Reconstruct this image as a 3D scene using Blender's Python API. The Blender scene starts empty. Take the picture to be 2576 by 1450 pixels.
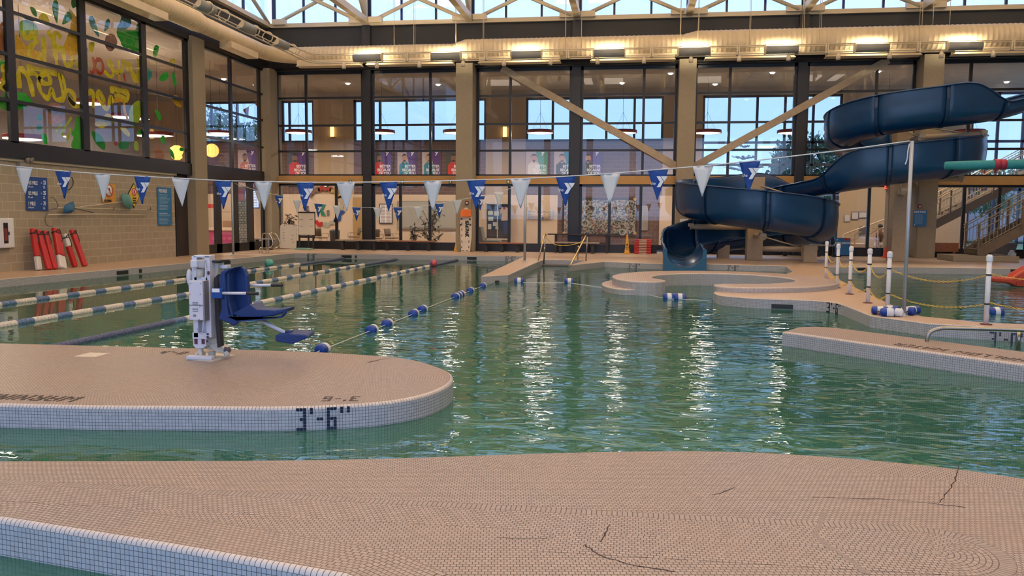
import bpy, bmesh, math, random
from math import sin, cos, pi, radians, atan2, hypot, sqrt
from mathutils import Vector, Matrix, Euler
random.seed(7)
SC = bpy.context.scene
COL = SC.collection

# ------------------------------------------------------------------ camera
YAW, PITCH, ROLL = radians(-8.12267), radians(-5.01502), radians(0.430037)
FPX, EYE = 2091.58, 1.6
fw = Vector((sin(YAW)*cos(PITCH), cos(YAW)*cos(PITCH), sin(PITCH)))
r0 = Vector((cos(YAW), -sin(YAW), 0)); u0 = r0.cross(fw)
RT = cos(ROLL)*r0 + sin(ROLL)*u0; UP = -sin(ROLL)*r0 + cos(ROLL)*u0
CAMP = Vector((0, 0, EYE))
cam_d = bpy.data.cameras.new('camera'); cam = bpy.data.objects.new('camera', cam_d); COL.objects.link(cam)
cam_d.sensor_width = 36.0; cam_d.lens = 36.0*FPX/2576.0; cam_d.clip_end = 500; cam_d.clip_start = 0.05
M = Matrix((RT, UP, -fw)).transposed().to_4x4(); M.translation = CAMP
cam.matrix_world = M
SC.camera = cam

# ------------------------------------------------------------------ view, sky and lights
SC.view_settings.view_transform = 'Standard'; SC.view_settings.look = 'None'
SC.view_settings.exposure = 0.05; SC.view_settings.gamma = 1.0; SC.view_settings.use_curve_mapping = False
SC.cycles.use_denoising = True
SC.cycles.max_bounces = 8; SC.cycles.diffuse_bounces = 3; SC.cycles.glossy_bounces = 4
SC.cycles.transparent_max_bounces = 16; SC.cycles.transmission_bounces = 4
SC.cycles.caustics_reflective = False; SC.cycles.caustics_refractive = False
SC.cycles.sample_clamp_indirect = 6.0
W = bpy.data.worlds.new('sky'); SC.world = W; W.use_nodes = True
nt = W.node_tree; nt.nodes.clear()
o = nt.nodes.new('ShaderNodeOutputWorld'); bg = nt.nodes.new('ShaderNodeBackground')
tc = nt.nodes.new('ShaderNodeTexCoord'); sx = nt.nodes.new('ShaderNodeSeparateXYZ')
rp = nt.nodes.new('ShaderNodeValToRGB'); nz = nt.nodes.new('ShaderNodeTexNoise'); mx = nt.nodes.new('ShaderNodeMixRGB')
nt.links.new(tc.outputs['Generated'], sx.inputs[0]); nt.links.new(sx.outputs['Z'], rp.inputs[0])
e = rp.color_ramp.elements
e[0].position = 0.0; e[0].color = (.38, .55, .84, 1); e[1].position = 0.45; e[1].color = (.42, .57, .93, 1)
k = e.new(0.12); k.color = (.31, .50, .93, 1)
nz.inputs['Scale'].default_value = 2.2; nz.inputs['Detail'].default_value = 5
nt.links.new(tc.outputs['Generated'], nz.inputs['Vector'])
mx.blend_type = 'MULTIPLY'; mx.inputs[0].default_value = .35
nt.links.new(rp.outputs[0], mx.inputs[1]); nt.links.new(nz.outputs['Fac'], mx.inputs[2])
nt.links.new(mx.outputs[0], bg.inputs[0]); bg.inputs[1].default_value = 3.0
nt.links.new(bg.outputs[0], o.inputs[0])

def area(name, loc, size, power, color, target=None, sizey=None, spread=None, disk=False):
    d = bpy.data.lights.new(name, 'AREA'); d.energy = power; d.color = color
    d.shape = 'RECTANGLE'; d.size = size; d.size_y = sizey or size
    if disk: d.shape = 'DISK'
    if spread: d.spread = radians(spread)
    ob = bpy.data.objects.new(name, d); COL.objects.link(ob); ob.location = loc
    if target is not None:
        ob.rotation_euler = (Vector(target)-Vector(loc)).to_track_quat('-Z', 'Y').to_euler()
    return ob
WARM = (1.0, .74, .45)
# added overhead area lights giving warm ambient fill, no fixtures hang here
for x in (-11, -2.5, 6, 14.5):
    for y in (3, 12, 21.5, 30):
        area('added_overhead_fill', (x, y, 12.6), 3.2, 110, (1.0, .83, .66), (x, y, 0))
# dusk daylight through the window wall behind the photographer
area('daylight_window', (0, -5.6, 5.0), 26, 640, (.50, .66, 1.0), (0, 10, 1.0), sizey=7)
# added fill aimed upwards to brighten the roof deck; trusses carry no lamps
for x in (-14, -7, 0, 7, 14):
    for y in (3, 11.5, 20, 28.5):
        area('added_roof_wash', (x, y, 10.3), 1.4, 430, (1.0, .79, .58), (x, y, 13))

# ------------------------------------------------------------------ pixel of the photo -> point on a real plane
def _ray(x, y): return RT*((x-1288)/FPX) - UP*((y-725)/FPX) + fw
def PZ(x, y, z=0.0):
    d = _ray(x, y); return CAMP + d*((z-EYE)/d.z)
def PY(x, y, c):
    d = _ray(x, y); return CAMP + d*(c/d.y)
def PX(x, y, c):
    d = _ray(x, y); return CAMP + d*(c/d.x)

# ------------------------------------------------------------------ materials
MATS = {}
def mat(name, col=(.8, .8, .8), rough=.5, metal=0., emit=0., var=0., scale=6., bump=0., bscale=40., spec=.5, trans=0.):
    if name in MATS: return MATS[name]
    m = bpy.data.materials.new(name); m.use_nodes = True; n = m.node_tree
    b = n.nodes['Principled BSDF']; b.inputs['Roughness'].default_value = rough; b.inputs['Metallic'].default_value = metal
    b.inputs['Specular IOR Level'].default_value = spec
    c4 = (*col, 1)
    b.inputs['Base Color'].default_value = c4
    if emit:
        b.inputs['Emission Color'].default_value = c4; b.inputs['Emission Strength'].default_value = emit
    tcn = n.nodes.new('ShaderNodeTexCoord')
    if var:
        t = n.nodes.new('ShaderNodeTexNoise'); t.inputs['Scale'].default_value = scale; t.inputs['Detail'].default_value = 4
        n.links.new(tcn.outputs['Object'], t.inputs['Vector'])
        r = n.nodes.new('ShaderNodeValToRGB')
        r.color_ramp.elements[0].position = .3; r.color_ramp.elements[1].position = .7
        r.color_ramp.elements[0].color = (*[c*(1-var) for c in col], 1)
        r.color_ramp.elements[1].color = (*[min(1, c*(1+var)) for c in col], 1)
        n.links.new(t.outputs['Fac'], r.inputs[0]); n.links.new(r.outputs[0], b.inputs['Base Color'])
    if bump:
        t2 = n.nodes.new('ShaderNodeTexNoise'); t2.inputs['Scale'].default_value = bscale; t2.inputs['Detail'].default_value = 3
        n.links.new(tcn.outputs['Object'], t2.inputs['Vector'])
        bp = n.nodes.new('ShaderNodeBump'); bp.inputs['Strength'].default_value = bump; bp.inputs['Distance'].default_value = .02
        n.links.new(t2.outputs['Fac'], bp.inputs['Height']); n.links.new(bp.outputs[0], b.inputs['Normal'])
    MATS[name] = m
    return m

def brick(name, c1, c2, mortar, w, h, ms, offset=.5, rough=.45, coord='UV', bump=.35, stain=.0, stain_col=(.3, .22, .15), sscale=.7, axes=None, spec=.5, smooth=.1):
    if name in MATS: return MATS[name]
    m = bpy.data.materials.new(name); m.use_nodes = True; n = m.node_tree; L = n.links
    b = n.nodes['Principled BSDF']; b.inputs['Roughness'].default_value = rough
    b.inputs['Specular IOR Level'].default_value = spec
    tcn = n.nodes.new('ShaderNodeTexCoord'); src = tcn.outputs[coord]
    if axes:
        s = n.nodes.new('ShaderNodeSeparateXYZ'); c = n.nodes.new('ShaderNodeCombineXYZ')
        L.new(src, s.inputs[0]); L.new(s.outputs[axes[0]], c.inputs[0]); L.new(s.outputs[axes[1]], c.inputs[1]); src = c.outputs[0]
    t = n.nodes.new('ShaderNodeTexBrick'); L.new(src, t.inputs['Vector'])
    t.offset = offset; t.inputs['Scale'].default_value = 1.0
    t.inputs['Brick Width'].default_value = w; t.inputs['Row Height'].default_value = h
    t.inputs['Mortar Size'].default_value = ms; t.inputs['Mortar Smooth'].default_value = smooth
    t.inputs['Color1'].default_value = (*c1, 1); t.inputs['Color2'].default_value = (*c2, 1); t.inputs['Mortar'].default_value = (*mortar, 1)
    out = t.outputs['Color']
    if stain:
        nz = n.nodes.new('ShaderNodeTexNoise'); nz.inputs['Scale'].default_value = sscale; nz.inputs['Detail'].default_value = 7; nz.inputs['Roughness'].default_value = .62
        L.new(tcn.outputs['Object'], nz.inputs['Vector'])
        r = n.nodes.new('ShaderNodeValToRGB'); r.color_ramp.elements[0].position = .42; r.color_ramp.elements[1].position = .72
        L.new(nz.outputs['Fac'], r.inputs[0])
        ml = n.nodes.new('ShaderNodeMath'); ml.operation = 'MULTIPLY'; ml.inputs[1].default_value = stain; L.new(r.outputs[0], ml.inputs[0])
        x = n.nodes.new('ShaderNodeMixRGB'); x.inputs[2].default_value = (*stain_col, 1)
        L.new(ml.outputs[0], x.inputs[0]); L.new(out, x.inputs[1]); out = x.outputs[0]
    L.new(out, b.inputs['Base Color'])
    if bump:
        bp = n.nodes.new('ShaderNodeBump'); bp.inputs['Strength'].default_value = bump; bp.inputs['Distance'].default_value = .003; bp.invert = True
        L.new(t.outputs['Fac'], bp.inputs['Height']); L.new(bp.outputs[0], b.inputs['Normal'])
    MATS[name] = m
    return m

def glass(name, tint=(.93, .95, .95), refl=1.0):
    if name in MATS: return MATS[name]
    m = bpy.data.materials.new(name); m.use_nodes = True; n = m.node_tree; L = n.links; n.nodes.clear()
    o = n.nodes.new('ShaderNodeOutputMaterial'); mix = n.nodes.new('ShaderNodeMixShader')
    f = n.nodes.new('ShaderNodeFresnel'); f.inputs[0].default_value = 1.5
    mm = n.nodes.new('ShaderNodeMath'); mm.operation = 'MULTIPLY'; mm.inputs[1].default_value = 1.9*refl; mm.use_clamp = True
    t = n.nodes.new('ShaderNodeBsdfTransparent'); t.inputs[0].default_value = (*tint, 1)
    g = n.nodes.new('ShaderNodeBsdfGlossy'); g.inputs['Roughness'].default_value = .01
    ge = n.nodes.new('ShaderNodeNewGeometry'); iv = n.nodes.new('ShaderNodeMath'); iv.operation = 'SUBTRACT'; iv.inputs[0].default_value = 1.
    L.new(ge.outputs['Backfacing'], iv.inputs[1]); m2 = n.nodes.new('ShaderNodeMath'); m2.operation = 'MULTIPLY'
    L.new(f.outputs[0], mm.inputs[0]); L.new(mm.outputs[0], m2.inputs[0]); L.new(iv.outputs[0], m2.inputs[1]); L.new(m2.outputs[0], mix.inputs[0]); L.new(t.outputs[0], mix.inputs[1]); L.new(g.outputs[0], mix.inputs[2])
    L.new(mix.outputs[0], o.inputs[0]); MATS[name] = m
    return m

def water_mat(name, calm):
    m = bpy.data.materials.new(name); m.use_nodes = True; n = m.node_tree; L = n.links; n.nodes.clear()
    o = n.nodes.new('ShaderNodeOutputMaterial'); mix = n.nodes.new('ShaderNodeMixShader')
    f = n.nodes.new('ShaderNodeFresnel'); f.inputs[0].default_value = 1.5
    g = n.nodes.new('ShaderNodeBsdfGlossy'); g.inputs['Roughness'].default_value = .015
    tr = n.nodes.new('ShaderNodeBsdfTransparent'); tr.inputs[0].default_value = (.50, .86, .74, 1)
    df = n.nodes.new('ShaderNodeBsdfDiffuse'); df.inputs[0].default_value = (.06, .215, .155, 1)
    body = n.nodes.new('ShaderNodeMixShader'); body.inputs[0].default_value = .55
    L.new(tr.outputs[0], body.inputs[1]); L.new(df.outputs[0], body.inputs[2])
    tcn = n.nodes.new('ShaderNodeTexCoord')
    def noise(sxv, syv, sc, det, dist=0.):
        mp = n.nodes.new('ShaderNodeMapping'); mp.inputs['Scale'].default_value = (sxv, syv, 1)
        L.new(tcn.outputs['Object'], mp.inputs[0]); t = n.nodes.new('ShaderNodeTexNoise')
        t.inputs['Scale'].default_value = sc; t.inputs['Detail'].default_value = det; t.inputs['Distortion'].default_value = dist
        L.new(mp.outputs[0], t.inputs['Vector']); return t.outputs['Fac']
    def math_(op, a, b):
        x = n.nodes.new('ShaderNodeMath'); x.operation = op
        for i, v in enumerate((a, b)):
            if isinstance(v, (int, float)): x.inputs[i].default_value = v
            else: L.new(v, x.inputs[i])
        return x.outputs[0]
    big = noise(.6, 1.2, .8, 2, .5); mid = noise(.75, 1.6, 1.9, 2, .9); fine = noise(.8, 1.6, 6.0, 2, .5)
    h = math_('ADD', math_('MULTIPLY', big, .06), math_('ADD', math_('MULTIPLY', mid, .040), math_('MULTIPLY', fine, .0042)))
    # rougher where swimmers have stirred it, calm along the lap lanes
    s = n.nodes.new('ShaderNodeSeparateXYZ'); L.new(tcn.outputs['Object'], s.inputs[0])
    mr = n.nodes.new('ShaderNodeMapRange'); mr.inputs['From Min'].default_value = -10.5; mr.inputs['From Max'].default_value = -3.0
    mr.inputs['To Min'].default_value = .10; mr.inputs['To Max'].default_value = 1.0; L.new(s.outputs['X'], mr.inputs['Value'])
    mr2 = n.nodes.new('ShaderNodeMapRange'); mr2.inputs['From Min'].default_value = 6.; mr2.inputs['From Max'].default_value = 20.
    mr2.inputs['To Min'].default_value = .80; mr2.inputs['To Max'].default_value = .26; L.new(s.outputs['Y'], mr2.inputs['Value'])
    patch = noise(1, 1, .25, 1)
    amp = math_('MULTIPLY', math_('MULTIPLY', mr.outputs[0], mr2.outputs[0]), math_('ADD', .45, patch)) if not calm else .42
    h = math_('MULTIPLY', h, amp)
    bp = n.nodes.new('ShaderNodeBump'); bp.inputs['Strength'].default_value = 1.0; bp.inputs['Distance'].default_value = 1.0
    L.new(h, bp.inputs['Height'])
    L.new(bp.outputs[0], f.inputs['Normal']); L.new(bp.outputs[0], g.inputs['Normal'])
    L.new(f.outputs[0], mix.inputs[0]); L.new(body.outputs[0], mix.inputs[1]); L.new(g.outputs[0], mix.inputs[2])
    L.new(mix.outputs[0], o.inputs[0]); MATS[name] = m
    return m

BLACK = mat('black_frame', (.012, .011, .013), .35)
DKSTEEL = mat('dark_steel', (.018, .017, .02), .4)
CONC = mat('tan_concrete', (.31, .26, .185), .85, var=.10, scale=30, bump=.2)
CREAMSTEEL = mat('cream_steel', (.72, .60, .42), .45)
BRACE = mat('brace_steel', (.42, .33, .22), .5, var=.08)
TANBEAM = mat('ochre_beam', (.47, .27, .09), .55, var=.06, scale=3)
FASCIA = mat('dark_grey_fascia', (.055, .056, .058), .8)
CHROME = mat('steel_tube', (.62, .60, .56), .22, metal=1.)
GALV = mat('galvanised_pole', (.38, .42, .48), .4, metal=.4)
WHITE = mat('white_plastic', (.80, .80, .82), .4)
WHITEP = mat('white_paint', (.78, .76, .72), .5)
BLUE = mat('royal_blue_plastic', (.008, .045, .26), .35)
NAVY = mat('flag_blue', (.012, .07, .32), .75)
FLAGW = mat('flag_white', (.70, .72, .74), .8)
RED = mat('red_vinyl', (.50, .022, .02), .45)
YELLOW = mat('yellow_plastic', (.80, .48, .03), .45)
CHAIN = mat('chain_yellow', (.72, .47, .07), .5)
ORANGE = mat('orange_plastic', (.85, .20, .03), .5)
BLK = mat('black_rubber', (.02, .02, .022), .55)
TEXTW = mat('white_lettering', (.85, .87, .9), .6)
TEXTB = mat('black_lettering', (.02, .02, .025), .6)
SKYSIGN = mat('sign_blue', (.02, .17, .42), .5)
SIGNNAVY = mat('sign_navy', (.012, .06, .27), .5)
BROWN = mat('bench_redwood', (.27, .10, .045), .5, var=.15, scale=12)
GREYW = mat('bench_grey', (.30, .26, .22), .6, var=.1)
MARK = mat('navy_mosaic_tile', (.006, .010, .035), .3)
MARKD = mat('brown_black_mosaic_tile', (.045, .028, .022), .5)
GLASS = glass('clear_glass', (.93, .945, .95))
TINTED = glass('tinted_glass', (.88, .90, .91), .6)
TOP = brick('deck_mosaic', (.42, .342, .298), (.345, .275, .237), (.05, .028, .022), .029, .0262, .0022, .5, .42, stain=.30, stain_col=(.36, .22, .14), bump=.5)
SOLD = brick('soldier_course', (.36, .29, .25), (.315, .25, .215), (.06, .032, .024), .0275, .074, .0024, 0., .42, bump=.5)
TOPSQ = brick('deck_mosaic_square', (.50, .395, .345), (.43, .33, .29), (.09, .05, .03), .046, .046, .0018, 0., .42, stain=.22, stain_col=(.36, .22, .14), bump=.5)
TOPFAR = brick('deck_mosaic_far', (.62, .46, .34), (.56, .41, .30), (.30, .20, .13), .05, .05, .002, .5, .38, coord='Object', stain=.25, stain_col=(.42, .28, .18), sscale=.35, bump=.0)
SIDE = brick('white_mosaic', (.50, .50, .52), (.43, .43, .46), (.13, .12, .13), .0275, .0275, .0017, 0., .25, bump=.4)
CAPM = brick('white_bullnose', (.62, .55, .50), (.56, .50, .46), (.10, .07, .06), .030, .5, .002, 0., .3, bump=.4)
CMU = brick('tan_block', (.36, .31, .235), (.33, .285, .215), (.50, .43, .33), .46, .233, .010, .5, .85, coord='Object', axes=('Y', 'Z'), bump=.6, stain=.12, stain_col=(.27, .21, .15), sscale=.5)
LOBRICK = brick('mauve_brick', (.15, .085, .075), (.12, .07, .065), (.20, .13, .12), .40, .20, .012, .5, .8, coord='Object', axes=('X', 'Z'), bump=.0)
LOWALL = mat('cream_drywall', (.66, .52, .40), .8, var=.03, scale=1)
PILLAR = mat('tan_pillar_stone', (.42, .31, .20), .85, var=.06, scale=20)
LOCEIL = mat('lobby_ceiling_tile', (.34, .285, .24), .9, var=.08, scale=2)

# ------------------------------------------------------------------ mesh building
class MB:
    def __init__(s): s.v = []; s.f = []; s.uv = {}; s.mi = []; s.sm = []
    def add(s, vs, fs, mi=0, uvs=None, sm=False):
        b = len(s.v); s.v += [tuple(v) for v in vs]
        for i, f in enumerate(fs):
            if uvs: s.uv[len(s.f)] = uvs[i]
            s.f.append(tuple(b+j for j in f)); s.mi.append(mi); s.sm.append(sm)
        return s
    def box(s, a, b, mi=0, rot=None, piv=None):
        x0, y0, z0 = (min(a[i], b[i]) for i in range(3)); x1, y1, z1 = (max(a[i], b[i]) for i in range(3))
        vs = [Vector(p) for p in ((x0,y0,z0),(x1,y0,z0),(x1,y1,z0),(x0,y1,z0),(x0,y0,z1),(x1,y0,z1),(x1,y1,z1),(x0,y1,z1))]
        if rot is not None:
            c = Vector(piv) if piv is not None else (vs[0]+vs[6])/2
            vs = [c + rot @ (v-c) for v in vs]
        return s.add(vs, [(0,3,2,1),(4,5,6,7),(0,1,5,4),(1,2,6,5),(2,3,7,6),(3,0,4,7)], mi)
    def cyl(s, a, b, r, r2=None, n=12, mi=0, caps=True):
        a = Vector(a); b = Vector(b); r2 = r if r2 is None else r2
        d = (b-a).normalized(); t = Vector((0,0,1)) if abs(d.z) < .9 else Vector((1,0,0))
        u = d.cross(t).normalized(); w = d.cross(u)
        vs = []
        for c, q in ((a, r), (b, r2)):
            for i in range(n):
                g = 2*pi*i/n; vs.append(c + u*(q*cos(g)) + w*(q*sin(g)))
        s.add(vs, [(i, n+i, n+(i+1) % n, (i+1) % n) for i in range(n)], mi, sm=True)
        if caps:
            s.add(vs, [tuple(range(n)), tuple(reversed(range(n, 2*n)))], mi)
        return s
    def tube(s, pts, r, n=10, mi=0, closed=False, caps=True):
        pts = [Vector(p) for p in pts]; m = len(pts); rs = r if isinstance(r, (list, tuple)) else [r]*m
        vs = []; prev = None
        for i, p in enumerate(pts):
            if closed: d = pts[(i+1) % m]-pts[i-1]
            else: d = pts[min(i+1, m-1)]-pts[max(i-1, 0)]
            d = d.normalized() if d.length > 1e-9 else Vector((0,0,1))
            if prev is None:
                t = Vector((0,0,1)) if abs(d.z) < .9 else Vector((1,0,0)); u = d.cross(t).normalized()
            else:
                u = (prev - d*prev.dot(d)); u = u.normalized() if u.length > 1e-6 else d.cross(Vector((0,0,1))).normalized()
            prev = u; w = d.cross(u)
            for j in range(n):
                g = 2*pi*j/n; vs.append(p + u*(rs[i]*cos(g)) + w*(rs[i]*sin(g)))
        fs = []
        for i in range(m if closed else m-1):
            k = (i+1) % m
            for j in range(n): fs.append((i*n+j, i*n+(j+1) % n, k*n+(j+1) % n, k*n+j))
        s.add(vs, fs, mi, sm=True)
        if not closed and caps: s.add(vs, [tuple(reversed(range(n))), tuple(range((m-1)*n, m*n))], mi)
        return s
    def lathe(s, prof, c=(0,0,0), axis='Z', n=16, mi=0, sm=True, d=None):
        # prof: (r, h) ; axis direction
        c = Vector(c)
        if d is None: d = {'X': Vector((1,0,0)), 'Y': Vector((0,1,0)), 'Z': Vector((0,0,1))}[axis]
        d = Vector(d).normalized(); t = Vector((0,0,1)) if abs(d.z) < .9 else Vector((1,0,0))
        u = d.cross(t).normalized(); w = d.cross(u)
        vs = []
        for r, h in prof:
            for i in range(n):
                g = 2*pi*i/n; vs.append(c + d*h + u*(r*cos(g)) + w*(r*sin(g)))
        fs = [(a*n+i, (a+1)*n+i, (a+1)*n+(i+1) % n, a*n+(i+1) % n) for a in range(len(prof)-1) for i in range(n)]
        s.add(vs, fs, mi, sm=sm)
        return s
    def ell(s, c, r, n=14, m=8, mi=0, rot=None):
        c = Vector(c); vs = []; fs = []
        for i in range(m+1):
            ph = -pi/2 + pi*i/m
            for j in range(n):
                g = 2*pi*j/n; v = Vector((r[0]*cos(ph)*cos(g), r[1]*cos(ph)*sin(g), r[2]*sin(ph)))
                vs.append(c + (rot @ v if rot is not None else v))
        for i in range(m):
            for j in range(n): fs.append((i*n+j, i*n+(j+1) % n, (i+1)*n+(j+1) % n, (i+1)*n+j))
        return s.add(vs, fs, mi, sm=True)
    def prism(s, poly, off, mi=0):
        # planar 3D polygon extruded by vector off
        n = len(poly); off = Vector(off); a = [Vector(p) for p in poly]; b = [p+off for p in a]
        s.add(a+b, [tuple(reversed(range(n))), tuple(range(n, 2*n))] + [(i, (i+1) % n, n+(i+1) % n, n+i) for i in range(n)], mi)
        return s
    def build(s, name, mats, parent=None, bev=0., smooth=False, autosm=True, solid=0., loc=None):
        me = bpy.data.meshes.new(name); me.from_pydata(s.v, [], s.f)
        if not isinstance(mats, (list, tuple)): mats = [mats]
        for m in mats: me.materials.append(m)
        for i, p in enumerate(me.polygons):
            p.material_index = s.mi[i]; p.use_smooth = s.sm[i] or smooth
        if s.uv:
            ul = me.uv_layers.new(name='UVMap')
            for i, uvs in s.uv.items():
                for k, li in enumerate(me.polygons[i].loop_indices): ul.data[li].uv = uvs[k]
        bm = bmesh.new(); bm.from_mesh(me)
        bmesh.ops.remove_doubles(bm, verts=bm.verts, dist=1e-5)
        if bev or not s.uv: bmesh.ops.recalc_face_normals(bm, faces=bm.faces)
        bm.to_mesh(me); bm.free(); me.update()
        ob = bpy.data.objects.new(name, me); COL.objects.link(ob)
        if bev:
            q = ob.modifiers.new('bevel', 'BEVEL'); q.width = bev; q.segments = 2; q.limit_method = 'ANGLE'; q.angle_limit = radians(40)
        if solid:
            q = ob.modifiers.new('solid', 'SOLIDIFY'); q.thickness = solid; q.offset = 0
        if loc is not None: ob.location = loc
        if parent is not None: adopt(ob, parent)
        return ob

def wm(ob):
    m = Matrix.LocRotScale(ob.location, ob.rotation_euler, ob.scale)
    return wm(ob.parent) @ ob.matrix_parent_inverse @ m if ob.parent is not None else m
CH = {}
def adopt(ob, parent):
    inv = wm(parent).inverted()
    ob.parent = parent; ob.matrix_parent_inverse = inv
    CH.setdefault(parent.name, []).append(ob)
    return ob
def tag(ob, label=None, cat=None, group=None, kind=None):
    if label: ob['label'] = label
    if cat: ob['category'] = cat
    if group: ob['group'] = group
    if kind: ob['kind'] = kind
    return ob
def thing(name, label, cat, loc=(0, 0, 0), group=None):
    ob = bpy.data.objects.new(name, None); COL.objects.link(ob); ob.location = loc; ob.empty_display_size = .1
    return tag(ob, label, cat, group)
def struct(name, mb, mats, **k):
    return tag(mb.build(name, mats, **k), kind='structure')
def dup(root, loc, rotz=0., label=None, group=None, rot=None):
    r = root.copy(); COL.objects.link(r); r.location = loc; r.rotation_euler = rot if rot is not None else (0, 0, rotz)
    if label: r['label'] = label
    if group: r['group'] = group
    def rec(a, b):
        for ch in list(CH.get(a.name, [])):
            c = ch.copy(); COL.objects.link(c); c.parent = b; CH.setdefault(b.name, []).append(c); rec(ch, c)
    rec(root, r)
    return r
def text(s, loc, h, m, rot=(pi/2, 0, 0), parent=None, name='lettering', mirror=False, align='LEFT', bold=0., ext=.002, wide=1.):
    cu = bpy.data.curves.new(name, 'FONT'); cu.body = s; cu.size = h/.70; cu.align_x = align; cu.extrude = ext; cu.offset = bold
    cu.resolution_u = 3; cu.space_line = .95
    cu.materials.append(m); ob = bpy.data.objects.new(name, cu); COL.objects.link(ob)
    dg = bpy.context.evaluated_depsgraph_get(); me = bpy.data.meshes.new_from_object(ob.evaluated_get(dg)); me.name = name
    if mirror or wide != 1.: me.transform(Matrix.Diagonal((-wide if mirror else wide, 1, 1, 1)))
    me.materials.clear(); me.materials.append(m); bpy.data.objects.remove(ob); bpy.data.curves.remove(cu)
    ob = bpy.data.objects.new(name, me); COL.objects.link(ob)
    ob.location = loc; ob.rotation_euler = rot
    if parent is not None: adopt(ob, parent)
    return ob
RY = (pi/2, 0, 0)          # faces the camera side (-Y)
RX = (pi/2, 0, pi/2)       # faces +X (on the wall at the left)

def rectY(mb, x0, y0, x1, y1, c, th=.03, mi=0):
    a = PY(x0, y1, c); b = PY(x1, y0, c); cx = (x0+x1)/2; cy = (y0+y1)/2
    zb = PY(cx, y1, c).z; zt = PY(cx, y0, c).z; xa = PY(x0, cy, c).x; xb = PY(x1, cy, c).x
    mb.box((xa, c, zb), (xb, c+th, zt), mi); return (xa, xb, zb, zt)
def rectX(mb, x0, y0, x1, y1, c, th=.03, mi=0):
    cx = (x0+x1)/2; ya = PX(x0, (y0+y1)/2, c).y; yb = PX(x1, (y0+y1)/2, c).y
    zb = PX(cx, y1, c).z; zt = PX(cx, y0, c).z
    mb.box((c, ya, zb), (c-th, yb, zt), mi); return (ya, yb, zb, zt)
def catmull(P, n=8, closed=False):
    P = [tuple(p) for p in P]; m = len(P); out = []
    for i in range(m if closed else m-1):
        if closed: a, b, c, d = P[i-1], P[i], P[(i+1) % m], P[(i+2) % m]
        else: a, b, c, d = P[max(i-1, 0)], P[i], P[i+1], P[min(i+2, m-1)]
        for k in range(n):
            t = k/n
            out.append(tuple(.5*((2*b[j])+(-a[j]+c[j])*t+(2*a[j]-5*b[j]+4*c[j]-d[j])*t*t+(-a[j]+3*b[j]-3*c[j]+d[j])*t**3) for j in range(len(b))))
    if not closed: out.append(P[-1])
    return out

# ================================================================== pool decks, walls, water
def signed_area(P): return sum(P[i][0]*P[(i+1) % len(P)][1]-P[(i+1) % len(P)][0]*P[i][1] for i in range(len(P)))/2
def densify(P, step):
    out = []
    for i in range(len(P)):
        a, b = P[i], P[(i+1) % len(P)]; n = max(1, int(hypot(b[0]-a[0], b[1]-a[1])/step))
        for k in range(n): out.append((a[0]+(b[0]-a[0])*k/n, a[1]+(b[1]-a[1])*k/n))
    return out
def slab(name, P, zt, zb, mats, inset=0., rot=0., step=.12, rad=.03, parent=None, kind='structure'):
    """solid deck piece: mosaic top, bullnose cap, mosaic side; P runs counter-clockwise"""
    if signed_area(P) < 0: P = P[::-1]
    P = densify(P, step); n = len(P)
    N = []
    for i in range(n):
        a, b, c = P[i-1], P[i], P[(i+1) % n]
        t1 = Vector((b[0]-a[0], b[1]-a[1])).normalized(); t2 = Vector((c[0]-b[0], c[1]-b[1])).normalized()
        n1 = Vector((-t1.y, t1.x)); n2 = Vector((-t2.y, t2.x)); m = (n1+n2)
        m = m.normalized() if m.length > 1e-4 else n1
        N.append(m/max(.45, m.dot(n1)))
    S = [0.]
    for i in range(n): S.append(S[-1]+hypot(P[(i+1) % n][0]-P[i][0], P[(i+1) % n][1]-P[i][1]))
    def ring(off, z): return [(P[i][0]+N[i].x*off, P[i][1]+N[i].y*off, z) for i in range(n)]
    mb = MB()
    prof = [(0, zb), (0, zt-rad)] + [(rad-rad*cos(a), zt-rad+rad*sin(a)) for a in (pi/8, pi/4, 3*pi/8, pi/2)]
    if rad < .01: prof = [(0, zb), (0, zt)]
    mis = [1] + [2]*(len(prof)-2)
    if inset: prof.append((rad+inset, zt)); mis.append(0)
    D = [0.]
    for k in range(1, len(prof)): D.append(D[-1]+hypot(prof[k][0]-prof[k-1][0], prof[k][1]-prof[k-1][1]))
    for k in range(len(prof)-1):
        A = ring(*prof[k]); B = ring(*prof[k+1]); vs = A+B; fs = []; uv = []
        for i in range(n):
            j = (i+1) % n; fs.append((i, j, n+j, n+i))
            if k == 0: v0, v1 = prof[0][1]-zt, prof[1][1]-zt
            else: v0, v1 = D[k]-D[1], D[k+1]-D[1]
            uv.append(((S[i], v0), (S[i+1], v0), (S[i+1], v1), (S[i], v1)))
        mb.add(vs, fs, mis[k], uv, sm=(mis[k] == 2))
    T = ring(*prof[-1]); c, s = cos(rot), sin(rot)
    mb.add(T, [tuple(range(n))], 0, [[(p[0]*c+p[1]*s, -p[0]*s+p[1]*c) for p in T]])
    ob = mb.build(name, mats, parent=parent)
    return tag(ob, kind=kind) if kind else ob

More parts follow.
